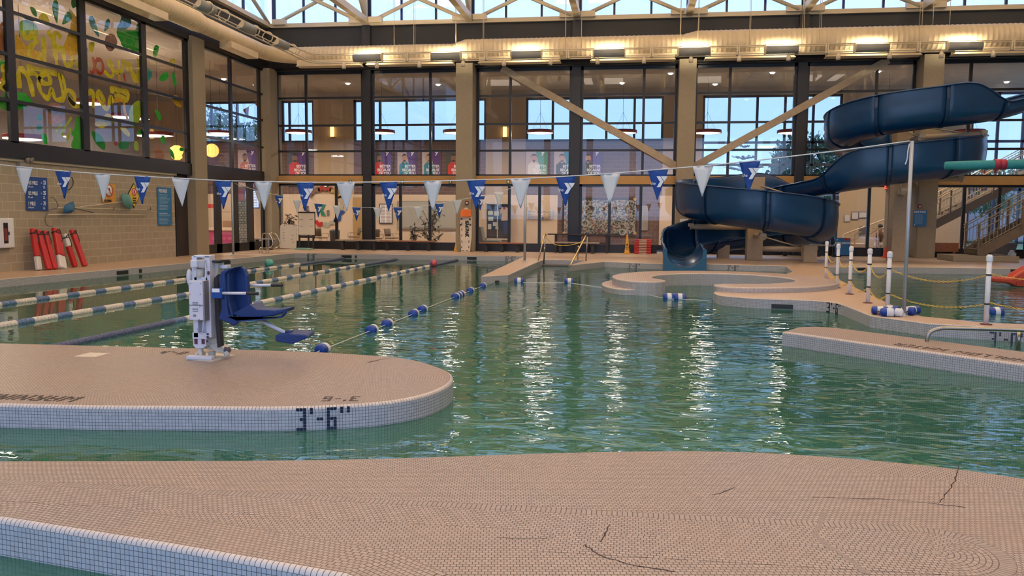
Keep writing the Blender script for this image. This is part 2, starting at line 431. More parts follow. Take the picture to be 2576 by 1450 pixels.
main = [(-16.6, 1), (-15.5, 1), (-15.2, 8), (-14.73, 17.65), (-14.16, 23.41), (-13.51, 32.12), (-6.47, 32.19), (-4.13, 32.4), (-3.87, 21.42), (-3.25, 22.0), (-3.17, 28.8),
        (-3.12, 30.0), (-1.62, 30.0), (-1.98, 26.72), (-.92, 29.3), (1.08, 28.5), (2.45, 28.75), (4.49, 28.5), (5.05, 28.3), (4.75, 25.5), (4.0, 23.3)]
main += [(2.2+2.1*cos(radians(a)), 20.6+2.1*sin(radians(a))) for a in range(56, -96, -8)]
main += [(1.79, 18.2)] + catmull([(1.75, 17.9), (1.85, 17.3), (2.45, 16.85), (3.15, 16.75), (3.6, 16.6), (3.86, 16.2), (3.9, 15.3), (3.92, 14.27)], 4) + [(4.53, 13.37), (5.72, 13.0), (9, 12.1), (14, 10.8), (14, 11.7), (9, 12.85), (5.96, 13.57), (5.4, 13.7), (4.75, 14.33), (4.74, 15.4), (5.01, 18.61), (5.38, 22.83), (5.69, 24.6), (6.3, 28.2), (9.1, 28.85), (20, 28.9), (20, 36.45), (-16.6, 36.45)]
slab('floor_deck', main, 0, -1.25, [TOPFAR, SIDE, CAPM], step=.35, rad=.02)

# raised curb ring of the whirl basin, open at one side
def ringpoly(cx, cy, R, r, a0, a1, n=44):
    out = [(cx+R*cos(a0+(a1-a0)*i/n), cy+R*sin(a0+(a1-a0)*i/n)) for i in range(n+1)]
    inn = [(cx+r*cos(a1+(a0-a1)*i/n), cy+r*sin(a1+(a0-a1)*i/n)) for i in range(n+1)]
    def endcap(a, s):
        m = ((R+r)/2); h = (R-r)/2; c = (cx+m*cos(a), cy+m*sin(a))
        return [(c[0]+h*cos(a+s*t), c[1]+h*sin(a+s*t)) for t in [pi*k/8 for k in range(1, 8)]]
    e1 = endcap(a1, 1)
    return out + e1 + inn + [(cx+((R+r)/2)*cos(a0)+(R-r)/2*cos(a0+pi+t), cy+((R+r)/2)*sin(a0)+(R-r)/2*sin(a0+pi+t)) for t in [pi*k/8 for k in range(1, 8)]]
slab('floor_ring_curb', ringpoly(2.2, 20.6, 2.65, 1.68, radians(272), radians(360+210)), .12, -1.25, [TOPSQ, SIDE, CAPM], step=.2, rad=.03)
slab('floor_ring_step', ringpoly(2.2, 20.6, 2.9, 2.2, radians(150), radians(208), 14), -.06, -1.25, [TOPSQ, SIDE, CAPM], step=.2, rad=.03)

pen = [(-12, 9.0), (-12, 6.0)] + [(-5.2, 6.14), (-4.4, 6.2)] + catmull([(-3.53, 6.33), (-2.9, 6.42), (-2.37, 6.59), (-2.0, 6.82), (-1.77, 7.17), (-1.68, 7.65), (-1.76, 8.1), (-1.99, 8.46), (-2.28, 8.78), (-2.62, 9.0)], 5) + [(-3.4, 9.13), (-4.36, 9.16), (-7.55, 9.05)]
slab('floor_lift_deck', pen, 0, -1.25, [TOP, SIDE, CAPM], inset=.42, rot=radians(17))
slab('floor_shallow_divider', [(2.12, 11.97), (2.3, 11.84), (3.09, 11.0), (4.32, 9.79), (5.6, 8.5), (8, 6.0), (8, 7.6), (4.72, 10.75), (2.96, 12.6), (2.7, 12.66), (2.45, 12.55)], 0, -1.25, [TOP, SIDE, CAPM], inset=.12, rot=radians(-45))
front = [(-6, 4.75), (-6, 3.6)] + [(-3.24, 3.8), (-2.23, 3.62), (-1.24, 3.42), (-.9, 3.2), (-1.0, 2.2), (-1.2, -4), (4.2, -4), (4.2, 2.5)] + catmull([(4.0, 3.6), (3.5, 4.55), (2.9, 5.15), (2.45, 5.43), (1.87, 5.64), (.87, 5.75), (-.2, 5.58), (-1.95, 5.1), (-4.01, 4.72)], 5)
slab('floor_near_deck', front, 0, -1.25, [TOP, SIDE, CAPM], inset=.30, rot=radians(9))
# tile courses laid round a hidden spine: a soldier course and the concentric rows inside it
mb = MB(); SP = [(-4.5, 4.02), (-3.0, 4.05), (1.48, 4.12)]
def spine(d, k):   # loop at distance d round the spine, k points on the round end
    pts = [(-4.5, 4.02+d), (-3.0, 4.05+d)] + [(-3+4.48*i/24, 4.05+.07*i/24+d) for i in range(1, 24)]
    pts += [(1.48+d*cos(a), 4.12+d*sin(a)) for a in [pi/2-pi*i/k for i in range(k+1)]]
    return pts + [(1.48-1.9*i/10, 4.12-.03*i/10-d) for i in range(1, 11)]
rows = [(.001, .262, 0), (.262, .336, 1)]
for d0, d1, mi in rows:
    A = spine(d0, 16); B = spine(d1, 16); n = len(A); s = 0; vs = [(*p, .0008) for p in A]+[(*p, .0008) for p in B]; fs = []; uv = []
    for i in range(n-1 if mi == 0 else n-12):
        l = hypot(B[i+1][0]-B[i][0], B[i+1][1]-B[i][1]); fs.append((i, i+1, n+i+1, n+i))
        uv.append(((s, d0), (s+l, d0), (s+l, d1), (s, d1)) if mi == 0 else ((s, 0), (s+l, 0), (s+l, .074), (s, .074))); s += l
    mb.add(vs, fs, mi, uv)
ob = mb.build('floor_near_courses', [TOP, SOLD]); tag(ob, kind='structure')
# dark cracks in the mosaic
CRACK = mat('crack_grout', (.05, .03, .025), .9); PATCH = mat('grout_patch', (.30, .245, .22), .8, var=.15, scale=60)
def crack(px, w, m=CRACK, z=.0016):
    pts = [PZ(*p) for p in px]; vs = []; fs = []; out = []
    for a, b in zip(pts[:-1], pts[1:]):
        k = max(1, int((b-a).length/.03))
        for i in range(k): q = a.lerp(b, i/k); out.append(q+Vector((random.uniform(-.006, .006), random.uniform(-.006, .006), 0)))
    out.append(pts[-1])
    for i, p in enumerate(out):
        d = (out[min(i+1, len(out)-1)]-out[max(i-1, 0)]); nn = Vector((-d.y, d.x, 0)).normalized()*w*random.uniform(.5, 1.2)/2
        vs += [(p.x-nn.x, p.y-nn.y, z), (p.x+nn.x, p.y+nn.y, z)]
    mb = MB(); mb.add(vs, [(2*i, 2*i+2, 2*i+3, 2*i+1) for i in range(len(out)-1)])
    return tag(mb.build('floor_crack', m), kind='structure')
crack([(1850, 1225), (1820, 1240), (1790, 1247)], .006); crack([(2415, 1168), (2400, 1215), (2365, 1265)], .007)
crack([(2040, 1252), (2240, 1257), (2350, 1268), (2430, 1278)], .005); crack([(1535, 1320), (1510, 1365)], .008)
crack([(1470, 1370), (1500, 1395), (1575, 1420), (1700, 1440)], .008)
crack([(2075, 1290), (2060, 1325), (2048, 1345), (2090, 1380), (2140, 1410), (2180, 1445)], .035, PATCH, .0014)
crack([(1250, 1352), (1300, 1356), (1395, 1354)], .004)

# pool basin and water
mb = MB(); mb.box((-15.8, -4, -1.5), (20, 32.6, -1.24))
struct('floor_pool_basin', mb, mat('pool_plaster', (.42, .52, .46), .7, var=.06, scale=.6))
mb = MB(); WL = -.2
mb.add([(-15.6, -4, WL), (20, -4, WL), (20, 11.3, WL), (14, 11.3, WL), (9, 12.5, WL), (4.6, 13.8, WL), (4.4, 15, WL), (4.6, 18.6, WL), (5.05, 22.8, WL), (5.7, 28.6, WL), (-3, 31, WL), (-3.5, 32.5, WL), (-15.6, 32.5, WL)], [tuple(range(13))])
struct('water_lap_pool', mb, water_mat('rippled_water', False))
mb = MB()
mb.add([(20, 11.3, WL), (20, 29, WL), (5.7, 28.6, WL), (5.05, 22.8, WL), (4.6, 18.6, WL), (4.4, 15, WL), (4.6, 13.8, WL), (9, 12.5, WL), (14, 11.3, WL)], [tuple(range(9))])
struct('water_shallow_pool', mb, water_mat('still_water', True))
mb = MB()
mb.box((-3.17, 29.5, -.35), (-1.7, 30.02, -.17)); mb.box((-3.17, 29.1, -.5), (-1.75, 29.5, -.33)); mb.box((-3.17, 28.6, -.7), (-1.8, 29.1, -.5))
struct('floor_pool_steps', mb, mat('dark_step_tile', (.09, .085, .08), .5))

# ------------------------------------------------------------------ depth markings as mosaic digits
GL = {'0': '111 101 101 101 101 101 111', '3': '111 001 001 011 001 001 111', '4': '101 101 101 111 001 001 001', '5': '111 100 100 111 001 001 111',
      '6': '111 100 100 111 101 101 111', '8': '111 101 101 111 101 101 111', '1': '010 110 010 010 010 010 111', "'": '1 1 0 0 0 0 0', '-': '00 00 00 11 00 00 00', '"': '101 101 000 000 000 000 000',
      'W': '10001 10001 10001 10101 10101 11011 10001', 'A': '0110 1001 1001 1111 1001 1001 1001', 'R': '1110 1001 1001 1110 1010 1001 1001', 'M': '10001 11011 10101 10101 10001 10001 10001',
      'N': '1001 1101 1101 1011 1011 1001 1001', 'T': '111 010 010 010 010 010 010', 'E': '111 100 100 110 100 100 111', 'S': '111 100 100 111 001 001 111', 'H': '1001 1001 1001 1111 1001 1001 1001',
      'L': '100 100 100 100 100 100 111', 'O': '1111 1001 1001 1001 1001 1001 1111', 'G': '111 100 100 101 101 101 111', 'I': '1 1 1 1 1 1 1', ' ': '00 00 00 00 00 00 00'}
def mosaic(name, s, o, u, v, nrm, t=.0275, m=MARK, sq=.9, th=.002):
    """one mark made of square tiles; o = top left corner, u and v unit vectors along and down the text"""
    o = Vector(o); u = Vector(u).normalized(); v = Vector(v).normalized(); nrm = Vector(nrm).normalized(); mb = MB(); c = 0
    for ch in s:
        rows = GL[ch].split()
        for r, row in enumerate(rows):
            for k, b in enumerate(row):
                if b == '1':
                    p = o + u*((c+k)*t) + v*(r*t) + nrm*.0012; g = t*sq
                    mb.prism([p, p+u*g, p+u*g+v*g, p+v*g], nrm*th)
        c += len(rows[0])+1
    ob = mb.build(name, m); return tag(ob, kind='structure')
def side_mark(s, pxl, depth_y, nx=(0, -1, 0), t=.0275, u=(1, 0, 0), **k):
    o = PY(pxl[0], pxl[1], depth_y); o.z = -.012; return mosaic('trim_depth_marking', s, o, u, (0, 0, -1), nx, t, **k)
# near peninsula: side and top
def curve_mark(s, P, x0, y0, t=.0275, z0=-.012, name='trim_depth_marking'):
    """mark laid column by column along a curved pool edge, starting at the outline point nearest (x0, y0)"""
    P = P if signed_area(P) > 0 else P[::-1]; P = densify(P, .01); n = len(P)
    i = min(range(n), key=lambda k: hypot(P[k][0]-x0, P[k][1]-y0)); S = [0.]; Q = [P[i]]
    for k in range(i+1, i+140): q = P[k % n]; S.append(S[-1]+hypot(q[0]-Q[-1][0], q[1]-Q[-1][1])); Q.append(q)
    def at(v):
        k = 0
        while k < len(S)-2 and S[k+1] < v: k += 1
        f_ = (v-S[k])/max(1e-6, S[k+1]-S[k]); a_, b_ = Vector((*Q[k], 0)), Vector((*Q[k+1], 0)); d_ = (b_-a_).normalized(); return a_.lerp(b_, f_), Vector((d_.y, -d_.x, 0))
    mb = MB(); c = 0
    for ch in s:
        rows = GL[ch].split()
        for r, row in enumerate(rows):
            for k, bt in enumerate(row):
                if bt == '1':
                    p, nn = at((c+k)*t); q, n2 = at((c+k+.9)*t); z = z0-r*t; o1 = nn*.002; mb.prism([p+o1+Vector((0, 0, z)), q+o1+Vector((0, 0, z)), q+o1+Vector((0, 0, z-.9*t)), p+o1+Vector((0, 0, z-.9*t))], nn*.002)
        c += len(rows[0])+1
    return tag(mb.build(name, MARK), kind='structure')
q = PZ(745, 1023); curve_mark("3'-6\"", pen, q.x, q.y)
mosaic('trim_depth_marking', "3'-6", PZ(900, 1010), (-1, -.19, 0), (.19, -1, 0) and (-.19, 1, 0), (0, 0, 1), .0262, MARKD)
mosaic('trim_warning_lettering', "WARNING", PZ(178, 1012), (-1, -.02, 0), (0, 1, 0), (0, 0, 1), .0275, MARKD)
mosaic('trim_depth_marking', "4'-0", PZ(415, 884), (1, 0, 0), (0, -1, 0), (0, 0, 1), .0262, MARKD)
# right divider lettering, upside down from here
p = PZ(2200, 855) ; q = PZ(2576, 903); d = (p-q).normalized()
mosaic('trim_warning_lettering', "SHALLOW WATER", PZ(2600, 914), d, (-d.y, d.x, 0) if (-d.y) > 0 else (d.y, -d.x, 0), (0, 0, 1), .0275, MARKD)
# far walls of the pool
side_mark("6'-0\"", (773, 639), 32.1, t=.025); side_mark("6'-0\"", (1272, 645), 32.2, t=.025); side_mark("3'-8\"", (1580, 662), 28.46, t=.025); side_mark("3'-8\"", (1829, 669), 28.46, t=.025)
side_mark("1'-4\"", (2089, 675), 28.35, t=.025)
q = PX(228, 690, -14.66); mosaic('trim_depth_marking', "5'-0\"", (q.x+.03, q.y, -.015), (.098, 1, 0), (0, 0, -1), (1, -.098, 0), .025)
q = PX(716, 640, -13.6); mosaic('trim_depth_marking', "5'-6\"", (q.x+.03, q.y, -.015), (.075, 1, 0), (0, 0, -1), (1, -.075, 0), .025)
q = PZ(2081, 759); curve_mark("3'-6\"", main, q.x, q.y)
mosaic('trim_depth_marking', "3'-0\"", PY(2490, 835, 12.97), (1, -.29, 0), (0, 0, -1), (-.29, -1, 0), .03)
# skimmer openings and return fittings let into the pool sides
def skimmer(name, a, b, nrm, h=.11, z=-.06):
    a = Vector(a); b = Vector(b); n_ = Vector(nrm); mb = MB()
    mb.prism([a+Vector((0, 0, z)), b+Vector((0, 0, z)), b+Vector((0, 0, z-h)), a+Vector((0, 0, z-h))], n_*.006)
    return tag(mb.build('trim_skimmer_opening', mat('skimmer_dark', (.012, .014, .012), .5)), kind='structure')
for c, y, w in ((872, 32.13, .42), (1187, 32.2, .38), (755, 32.13, .09), (895, 32.13, .07)):
    p = PY(c, 645, y); skimmer('', (p.x-w/2, y, 0), (p.x+w/2, y, 0), (0, -1, 0))
def edge_x(y): return -14.73+(y-17.65)*.099 if y < 23.41 else -14.16+(y-23.41)*.0746
for xa, xb in ((272, 298), (322, 328), (562, 577)):
    ya, yb = PX(xa, 690 if xa < 400 else 661, -14.6 if xa < 400 else -13.9).y, PX(xb, 690 if xa < 400 else 661, -14.6 if xa < 400 else -13.9).y
    skimmer('', (edge_x(ya)+.004, ya, 0), (edge_x(yb)+.004, yb, 0), (1, -.09, 0))
p = PY(2172, 684, 28.5); skimmer('', (p.x-.22, 28.38, 0), (p.x+.22, 28.44, 0), (0, -1, 0), .08, -.03); p = PY(2560, 690, 28.8); skimmer('', (p.x-.2, 28.85, 0), (p.x+.2, 28.85, 0), (0, -1, 0), .08, -.03)
skimmer('', (2.75, 16.79, 0), (3.15, 16.74, 0), (0, -1, 0), .09, -.1); skimmer('', (-3.55, 21.7, 0), (-3.45, 21.78, 0), (0, -1, 0), .05, -.14)

# ================================================================== building shell
LX, BY = -16.35, 36.4
mb = MB(); mb.box((LX-.35, 9.0, 0), (LX+.0, 28.15, 2.93)); struct('wall_left', mb, CMU)
mb = MB(); mb.box((LX-.5, 9.0, 2.93), (LX+.06, 28.25, 3.03)); struct('trim_wall_cap', mb, mat('cream_cap', (.50, .43, .31), .6), bev=.01)
# the wall returns towards the photographer at an angle beyond the cabinet
a = PX(215/3.68, 677, LX)
mb = MB(); mb.box((LX-.6, 1, 0), (LX+.02, a.y-.55, 2.92)); struct('wall_left_return', mb, CMU)
# glazing of the left wall: sill beam, head beam, bars, panes
ys = [PX(x, 370, LX).y for x in (-115, 35, 216, 366.5)]
zr = [6.85, 5.72, 4.52]
mb = MB(); mb.box((LX-.12, 8, 3.0), (LX+.10, 29.3, 3.42)); mb.box((LX-.12, 28.2, 0), (LX+.0, 28.3, 3.1))
struct('trim_glazing_sill', mb, BLACK)
mb = MB(); mb.box((LX-.3, 8, 7.95), (LX+.1, 36.3, 8.35)); struct('trim_head_beam', mb, BLACK)
mb = MB(); mb.box((LX-.4, 0, 8.3), (LX-.05, 36.6, 9.95)); struct('wall_left_upper', mb, FASCIA)
def bars_left(name, y0, y1, z0, z1, ybars, zbars, w=.06, wide=None):
    mb = MB()
    for y in ybars: mb.box((LX-.05, y-(wide or w)/1, z0), (LX+.05, y+(wide or w)/1, z1))
    for z in zbars: mb.box((LX-.045, y0, z-w*.85), (LX+.045, y1, z+w*.85))
    mb.box((LX-.05, y0, z1-.12), (LX+.05, y1, z1+.02)); mb.box((LX-.05, y0, z0-.02), (LX+.05, y1, z0+.06))
    return tag(mb.build(name, BLACK), kind='structure')
wf = bars_left('window_1', 8, 29.3, 3.4, 8.0, [9, 14, 16.5] + ys + [29.15], zr, .055, .14)
mb = MB(); mb.box((LX-.006, 8, 3.4), (LX+.006, 29.2, 8.0)); mb.build('pane', GLASS, parent=wf)
y2 = [PX(x, 380, LX).y for x in (512, 582, 648, 662)]
wf = bars_left('window_2', y2[0], y2[3], 3.4, 8.0, [y2[0], y2[1], y2[3]-.35], zr, .05, .09)
mb = MB(); mb.box((LX-.006, y2[0], 3.4), (LX+.006, y2[3], 8.0)); mb.build('pane', GLASS, parent=wf)
mb = MB(); mb.box((LX-.12, 30.1, 2.9), (LX+.06, y2[3], 3.42)); struct('trim_glazing_sill', mb, BLACK)
mb = MB(); mb.box((LX-.2, 28.15, 0), (LX-.12, 29.3, 3.0)); struct('wall_recess', mb, mat('dark_recess', (.03, .022, .02), .7))
mb = MB()
for xa, xb in ((541, 555), (586, 598), (623, 636), (659, 673)):
    mb.box((LX-.06, PX(xa, 550, LX).y, 0), (LX+.05, PX(xb, 550, LX).y, 2.95))
mb.box((LX-.06, 30.1, 0), (LX+.05, y2[3], .36))
df = struct('door_1', mb, BLACK); mb = MB(); mb.box((LX-.005, 30.1, .3), (LX+.005, y2[3], 2.92)); mb.build('pane', GLASS, parent=df)
mb = MB(); mb.box((LX-.15, 29.25, 0), (LX+.22, 30.15, 8.1)); struct('pillar_left', mb, CONC)
mb = MB(); mb.box((LX-.1, y2[3]-.05, 0), (LX+.38, 36.75, 8.0)); struct('pillar_corner', mb, CONC)

# back wall glazing
XP = lambda x, y=300: PY(x, y, BY).x
RZ = [6.78, 5.56, 4.41]
def bay(n, x0, x1, mull, low=None, lowm=()):
    mb = MB()
    for x in mull: mb.box((x-.055, BY-.05, 3.33), (x+.055, BY+.05, 7.95))
    for z in RZ: mb.box((x0, BY-.045, z-.045), (x1, BY+.045, z+.045))
    for x in (x0+.04, x1-.04): mb.box((x-.06, BY-.06, 3.33), (x+.06, BY+.05, 7.95))
    mb.box((x0, BY-.06, 7.82), (x1, BY+.05, 7.98)); mb.box((x0, BY-.06, 3.30), (x1, BY+.05, 3.38))
    w = tag(mb.build('window_%d' % n, BLACK), kind='structure')
    mb = MB(); mb.box((x0, BY-.006, 3.35), (x1, BY+.006, 7.9)); mb.build('pane', GLASS, parent=w)
    mb = MB()
    for x in lowm: mb.box((x-.06, BY-.05, .3), (x+.06, BY+.05, 2.95))
    for x in (x0+.04, x1-.04): mb.box((x-.06, BY-.06, 0), (x+.06, BY+.05, 2.95))
    mb.box((x0, BY-.06, 2.86), (x1, BY+.05, 2.97)); mb.box((x0, BY-.08, 0), (x1, BY+.06, .36))
    w = tag(mb.build('window_%d' % (n+20), BLACK), kind='structure')
    mb = MB(); mb.box((x0, BY-.006, .3), (x1, BY+.006, 2.9)); mb.build('pane', GLASS, parent=w)
ST = [XP(926), XP(1449.5), XP(2013)]
PA, PB, PC = (XP(1157), XP(1200)), (XP(1702), XP(1746)), (XP(2297), XP(2349))
bay(3, XP(697), ST[0]-.2, [XP(771)], lowm=[XP(847, 550)])
bay(4, ST[0]+.2, PA[0]+.05, [XP(1083)], lowm=[XP(1008, 550), XP(1082, 550)])
bay(5, PA[1], ST[1]-.2, [XP(1284)], lowm=[XP(1281, 550), XP(1357, 550)])
bay(6, ST[1]+.2, PB[0], [XP(1618.5)], lowm=[XP(1533, 550), XP(1611, 550)])
bay(7, PB[1], ST[2]-.2, [XP(1834)], lowm=[XP(1834), XP(1925)])
bay(8, ST[2]+.2, PC[0], [XP(2201)], lowm=[XP(2095, 550), XP(2184, 550)])
bay(9, PC[1], 16.2, [XP(2436)], lowm=[XP(2436), XP(2525)])
bay(10, 16.6, 20, [18.2])
for x in ST + [16.4]:
    mb = MB(); mb.box((x-.19, BY-.22, 0), (x+.19, BY+.12, 9.9)); struct('pillar_steel', mb, DKSTEEL)
for a, b in (PA, PB, PC):
    mb = MB(); mb.box((a+.02, BY-.95, 0), (b-.02, BY+.1, 8.05)); mb.box((a+.05, BY-1.02, 0), (b-.05, BY+.1, 3.02))
    struct('pillar_back', mb, CONC)
mb = MB(); mb.box((PC[0]-.95, BY-.5, 0), (PC[0]-.45, BY-.05, 2.95)); struct('pillar_back', mb, CONC)
segs = [(-16.0, PA[0]+.03), (PA[1]-.03, PB[0]+.03), (PB[1]-.03, PC[0]+.03), (PC[1]-.03, 20)]
for a, b in segs:
    mb = MB(); mb.box((a, BY-.16, 2.96), (b, BY+.1, 3.31)); struct('trim_ochre_beam', mb, TANBEAM)
mb = MB(); mb.box((-16.3, BY-.3, 7.95), (20, BY+.2, 8.35)); struct('trim_head_beam_back', mb, BLACK)
mb = MB(); mb.cyl((-15.9, BY-.34, 8.02), (20, BY-.34, 8.02), .05, n=8); struct('trim_head_pipe', mb, DKSTEEL)
mb = MB(); mb.box((-16.6, BY-.05, 8.3), (20, BY+.3, 9.95)); struct('wall_back', mb, FASCIA)
# clerestory: rail, posts, bars, panes
CZ0, CZ1 = 9.88, 13.2
mb = MB(); mb.box((-16.35, BY-.2, CZ0), (20, BY+.05, CZ0+.18)); struct('trim_clerestory_rail', mb, CREAMSTEEL)
mb = MB(); mb.box((LX-.05, 0, CZ0), (LX+.2, BY, CZ0+.18)); struct('trim_clerestory_rail_left', mb, CREAMSTEEL)
TX = [XP(915, 70), XP(1187, 66), XP(1450, 60), XP(1740, 50), XP(2030, 42), XP(2330, 33)]
TX = [-11.75, -7.1, -2.45, 2.2, 6.85, 11.5, 16.15]; EDG = [-16.2] + TX + [20.8]
for i in range(len(EDG)-1):
    a, b = EDG[i], EDG[i+1]
    mb = MB()
    for k in (1, 2): x = a+(b-a)*k/3; mb.box((x-.045, BY+.0, CZ0+.1), (x+.045, BY+.1, CZ1))
    mb.box((a, BY+.0, CZ0+.15), (a+.16, BY+.1, CZ1)); mb.box((b-.1, BY+.0, CZ0+.15), (b, BY+.1, CZ1))
    w = tag(mb.build('window_%d' % (41+i), mat('blue_black_bar', (.01, .014, .05), .4)), kind='structure')
    mb = MB(); mb.box((a, BY+.04, CZ0+.15), (b, BY+.05, CZ1)); mb.build('pane', GLASS, parent=w)
mb = MB()
for y in (34, 31.7, 29.4, 27.1, 24.8, 22.5, 20, 17, 14, 11, 8): mb.box((LX-.1, y-.05, CZ0+.1), (LX, y+.05, CZ1))
w = tag(mb.build('window_60', BLACK), kind='structure'); mb = MB(); mb.box((LX-.05, 0, CZ0+.15), (LX-.04, BY, CZ1)); mb.build('pane', GLASS, parent=w)
# roof and the walls behind and right of the photographer
ROOFM = mat('cream_roof_deck', (.62, .52, .38), .8)
mb = MB(); mb.box((-16.8, -6.2, 13.2), (20.3, 36.9, 13.5)); struct('ceiling', mb, ROOFM)
mb = MB(); mb.box((20, -6.2, 0), (20.3, 36.9, 13.2)); struct('wall_right', mb, CONC)
mb = MB(); mb.box((-16.8, -6.3, -1.2), (20.3, -6.0, 1.2)); mb.box((-16.8, -6.3, 8.8), (20.3, -6.0, 13.2))
for x in range(-16, 21, 4): mb.box((x-.3, -6.3, 1.2), (x+.3, -6.0, 8.8))
struct('wall_front', mb, CONC)
mb = MB(); mb.box((LX-.5, -6.2, 0), (LX-.05, 9, 9.9)); struct('wall_left_near', mb, CONC)

# ================================================================== roof steel
for i, x in enumerate(TX):
    mb = MB(); g = .13
    mb.box((x-g, 1, 9.93), (x+g, BY-.1, 10.2)); mb.box((x-g, 1, 12.85), (x+g, BY-.1, 13.1))
    ys_ = [BY-.25-2.9*k for k in range(0, 12)]
    for k, y in enumerate(ys_):
        mb.box((x-.07, y-.07, 10.1), (x+.07, y+.07, 12.95))
        if k < 11:
            a, b = ((x, y, 10.15), (x, y-2.9, 12.9)) if k % 2 == 0 else ((x, y-2.9, 10.15), (x, y, 12.9))
            mb.cyl(a, b, .09, n=8)
            if k % 2 == 0: mb.cyl((x, y, 10.15), (x, y-1.2, 12.9), .07, n=8)
    struct('beam_roof_truss', mb, CREAMSTEEL)
for i in range(len(EDG)-1):
    a, b = EDG[i], EDG[i+1]; mb = MB()
    for p, q in (((a+.25, BY-.2, 10.05), (b-.25, BY-.2, 11.9)), ((a+.25, BY-.32, 11.9), (b-.25, BY-.32, 10.05))):
        mb.cyl(p, q, .085, n=8)
    mb.box((a+.15, BY-.36, 9.98), (a+.75, BY-.1, 10.22)); mb.box((b-.75, BY-.36, 9.98), (b-.15, BY-.1, 10.22))
    struct('beam_clerestory_brace', mb, CREAMSTEEL)
mb = MB()
for k in range(5):
    y1 = 36.0-4.6*k; mb.cyl((LX+.15, y1, 10.05), (LX+.15, y1-4.4, 12), .085, n=8); mb.cyl((LX+.25, y1, 12), (LX+.25, y1-4.4, 10.05), .085, n=8)
struct('beam_clerestory_brace_left', mb, CREAMSTEEL)
# two long diagonal braces in front of the back glazing
def diag(p, q, w=.15):
    a = PY(*p, 36.05); b = PY(*q, 36.05); d = (b-a).normalized(); n_ = Vector((-d.z, 0, d.x))*w
    mb = MB(); mb.prism([a-n_, b-n_, b+n_, a+n_], (0, .14, 0)); return struct('beam_diagonal_brace', mb, BRACE, bev=.015)
diag((1262, 171), (1712, 424)); diag((1738, 424), (2236, 150))

# ------------------------------------------------------------------ air duct with collars and grille boxes
DUCT = mat('duct_paint', (.70, .56, .36), .45, var=.05, scale=3)
yd = 35.2; zb = 8.10
path = []; rad = []
def pushd(p, r): path.append(p); rad.append(r)
y = 4.0
def ribbed(a, b, ra, rb, step=.19):
    a = Vector(a); b = Vector(b); n = max(2, int((b-a).length/step))
    for i in range(n):
        t = i/n; r = ra+(rb-ra)*t
        pushd(a.lerp(b, t), r); pushd(a.lerp(b, t+.62/n), r); pushd(a.lerp(b, t+.72/n), r*1.028); pushd(a.lerp(b, t+.88/n), r*1.028)
ribbed((-15.55, 4, zb+.34), (-15.55, 28.2, zb+.34), .37, .37)
ribbed((-15.55, 28.2, zb+.34), (-15.55, 28.8, zb+.30), .37, .30); ribbed((-15.55, 28.8, zb+.30), (-15.55, 33.9, zb+.30), .30, .30)
for k in range(1, 8):
    a = pi - (pi/2)*k/8; pushd((-14.25+1.3*cos(a), 33.9+1.3*sin(a), zb+.30+.05*k/8), .30+.05*k/8 + (.006 if k % 2 else 0))
z1, z2, z3 = .35, .43, .50
ribbed((-14.3, yd, zb+z1), (-7.6, yd, zb+z1), z1, z1); ribbed((-7.6, yd, zb+z1), (-7.1, yd, zb+z2), z1, z2)
ribbed((-7.1, yd, zb+z2), (1.9, yd, zb+z2), z2, z2); ribbed((1.9, yd, zb+z2), (2.5, yd, zb+z3), z2, z3); ribbed((2.5, yd, zb+z3), (20, yd, zb+z3), z3, z3)
T_ = thing('air_duct', 'big cream spiral air duct running along under the high windows', 'duct', (-14.3, yd, zb))
mb = MB(); mb.tube(path, rad, n=22); mb.build('duct_tube', DUCT, parent=T_)
for a, b in ((-14.45, -11.65), (-11.33, -7.6), (-6.46, -3.07), (-1.78, 1.6), (2.83, 6.28), (7.53, 11.02), (12.26, 15.69)):
    mb = MB(); mb.box((a, yd-.28, zb-.15), (b, yd+.2, zb+.10)); mb.box((a-.04, yd-.3, zb-.17), (b+.04, yd+.22, zb-.13)); mb.build('grille_box', DUCT, parent=T_, bev=.012)
for a, b in ((30.6, 32.9), (23.5, 26.2), (17, 19.5)):
    mb = MB(); mb.box((-15.75, a, zb-.20), (-15.25, b, zb+.05)); mb.build('grille_box', DUCT, parent=T_, bev=.012)
for x in (993, 1042, 1147, 1216, 1423, 1463, 1712, 1757, 1887, 2021, 2064, 2316, 2343, 2385):
    X_ = PY(x, 90, yd).x; mb = MB(); mb.cyl((X_, yd-.1, zb+.6), (X_, yd-.1, 13.1), .012, n=5); mb.build('hanger_rod', CREAMSTEEL, parent=T_)

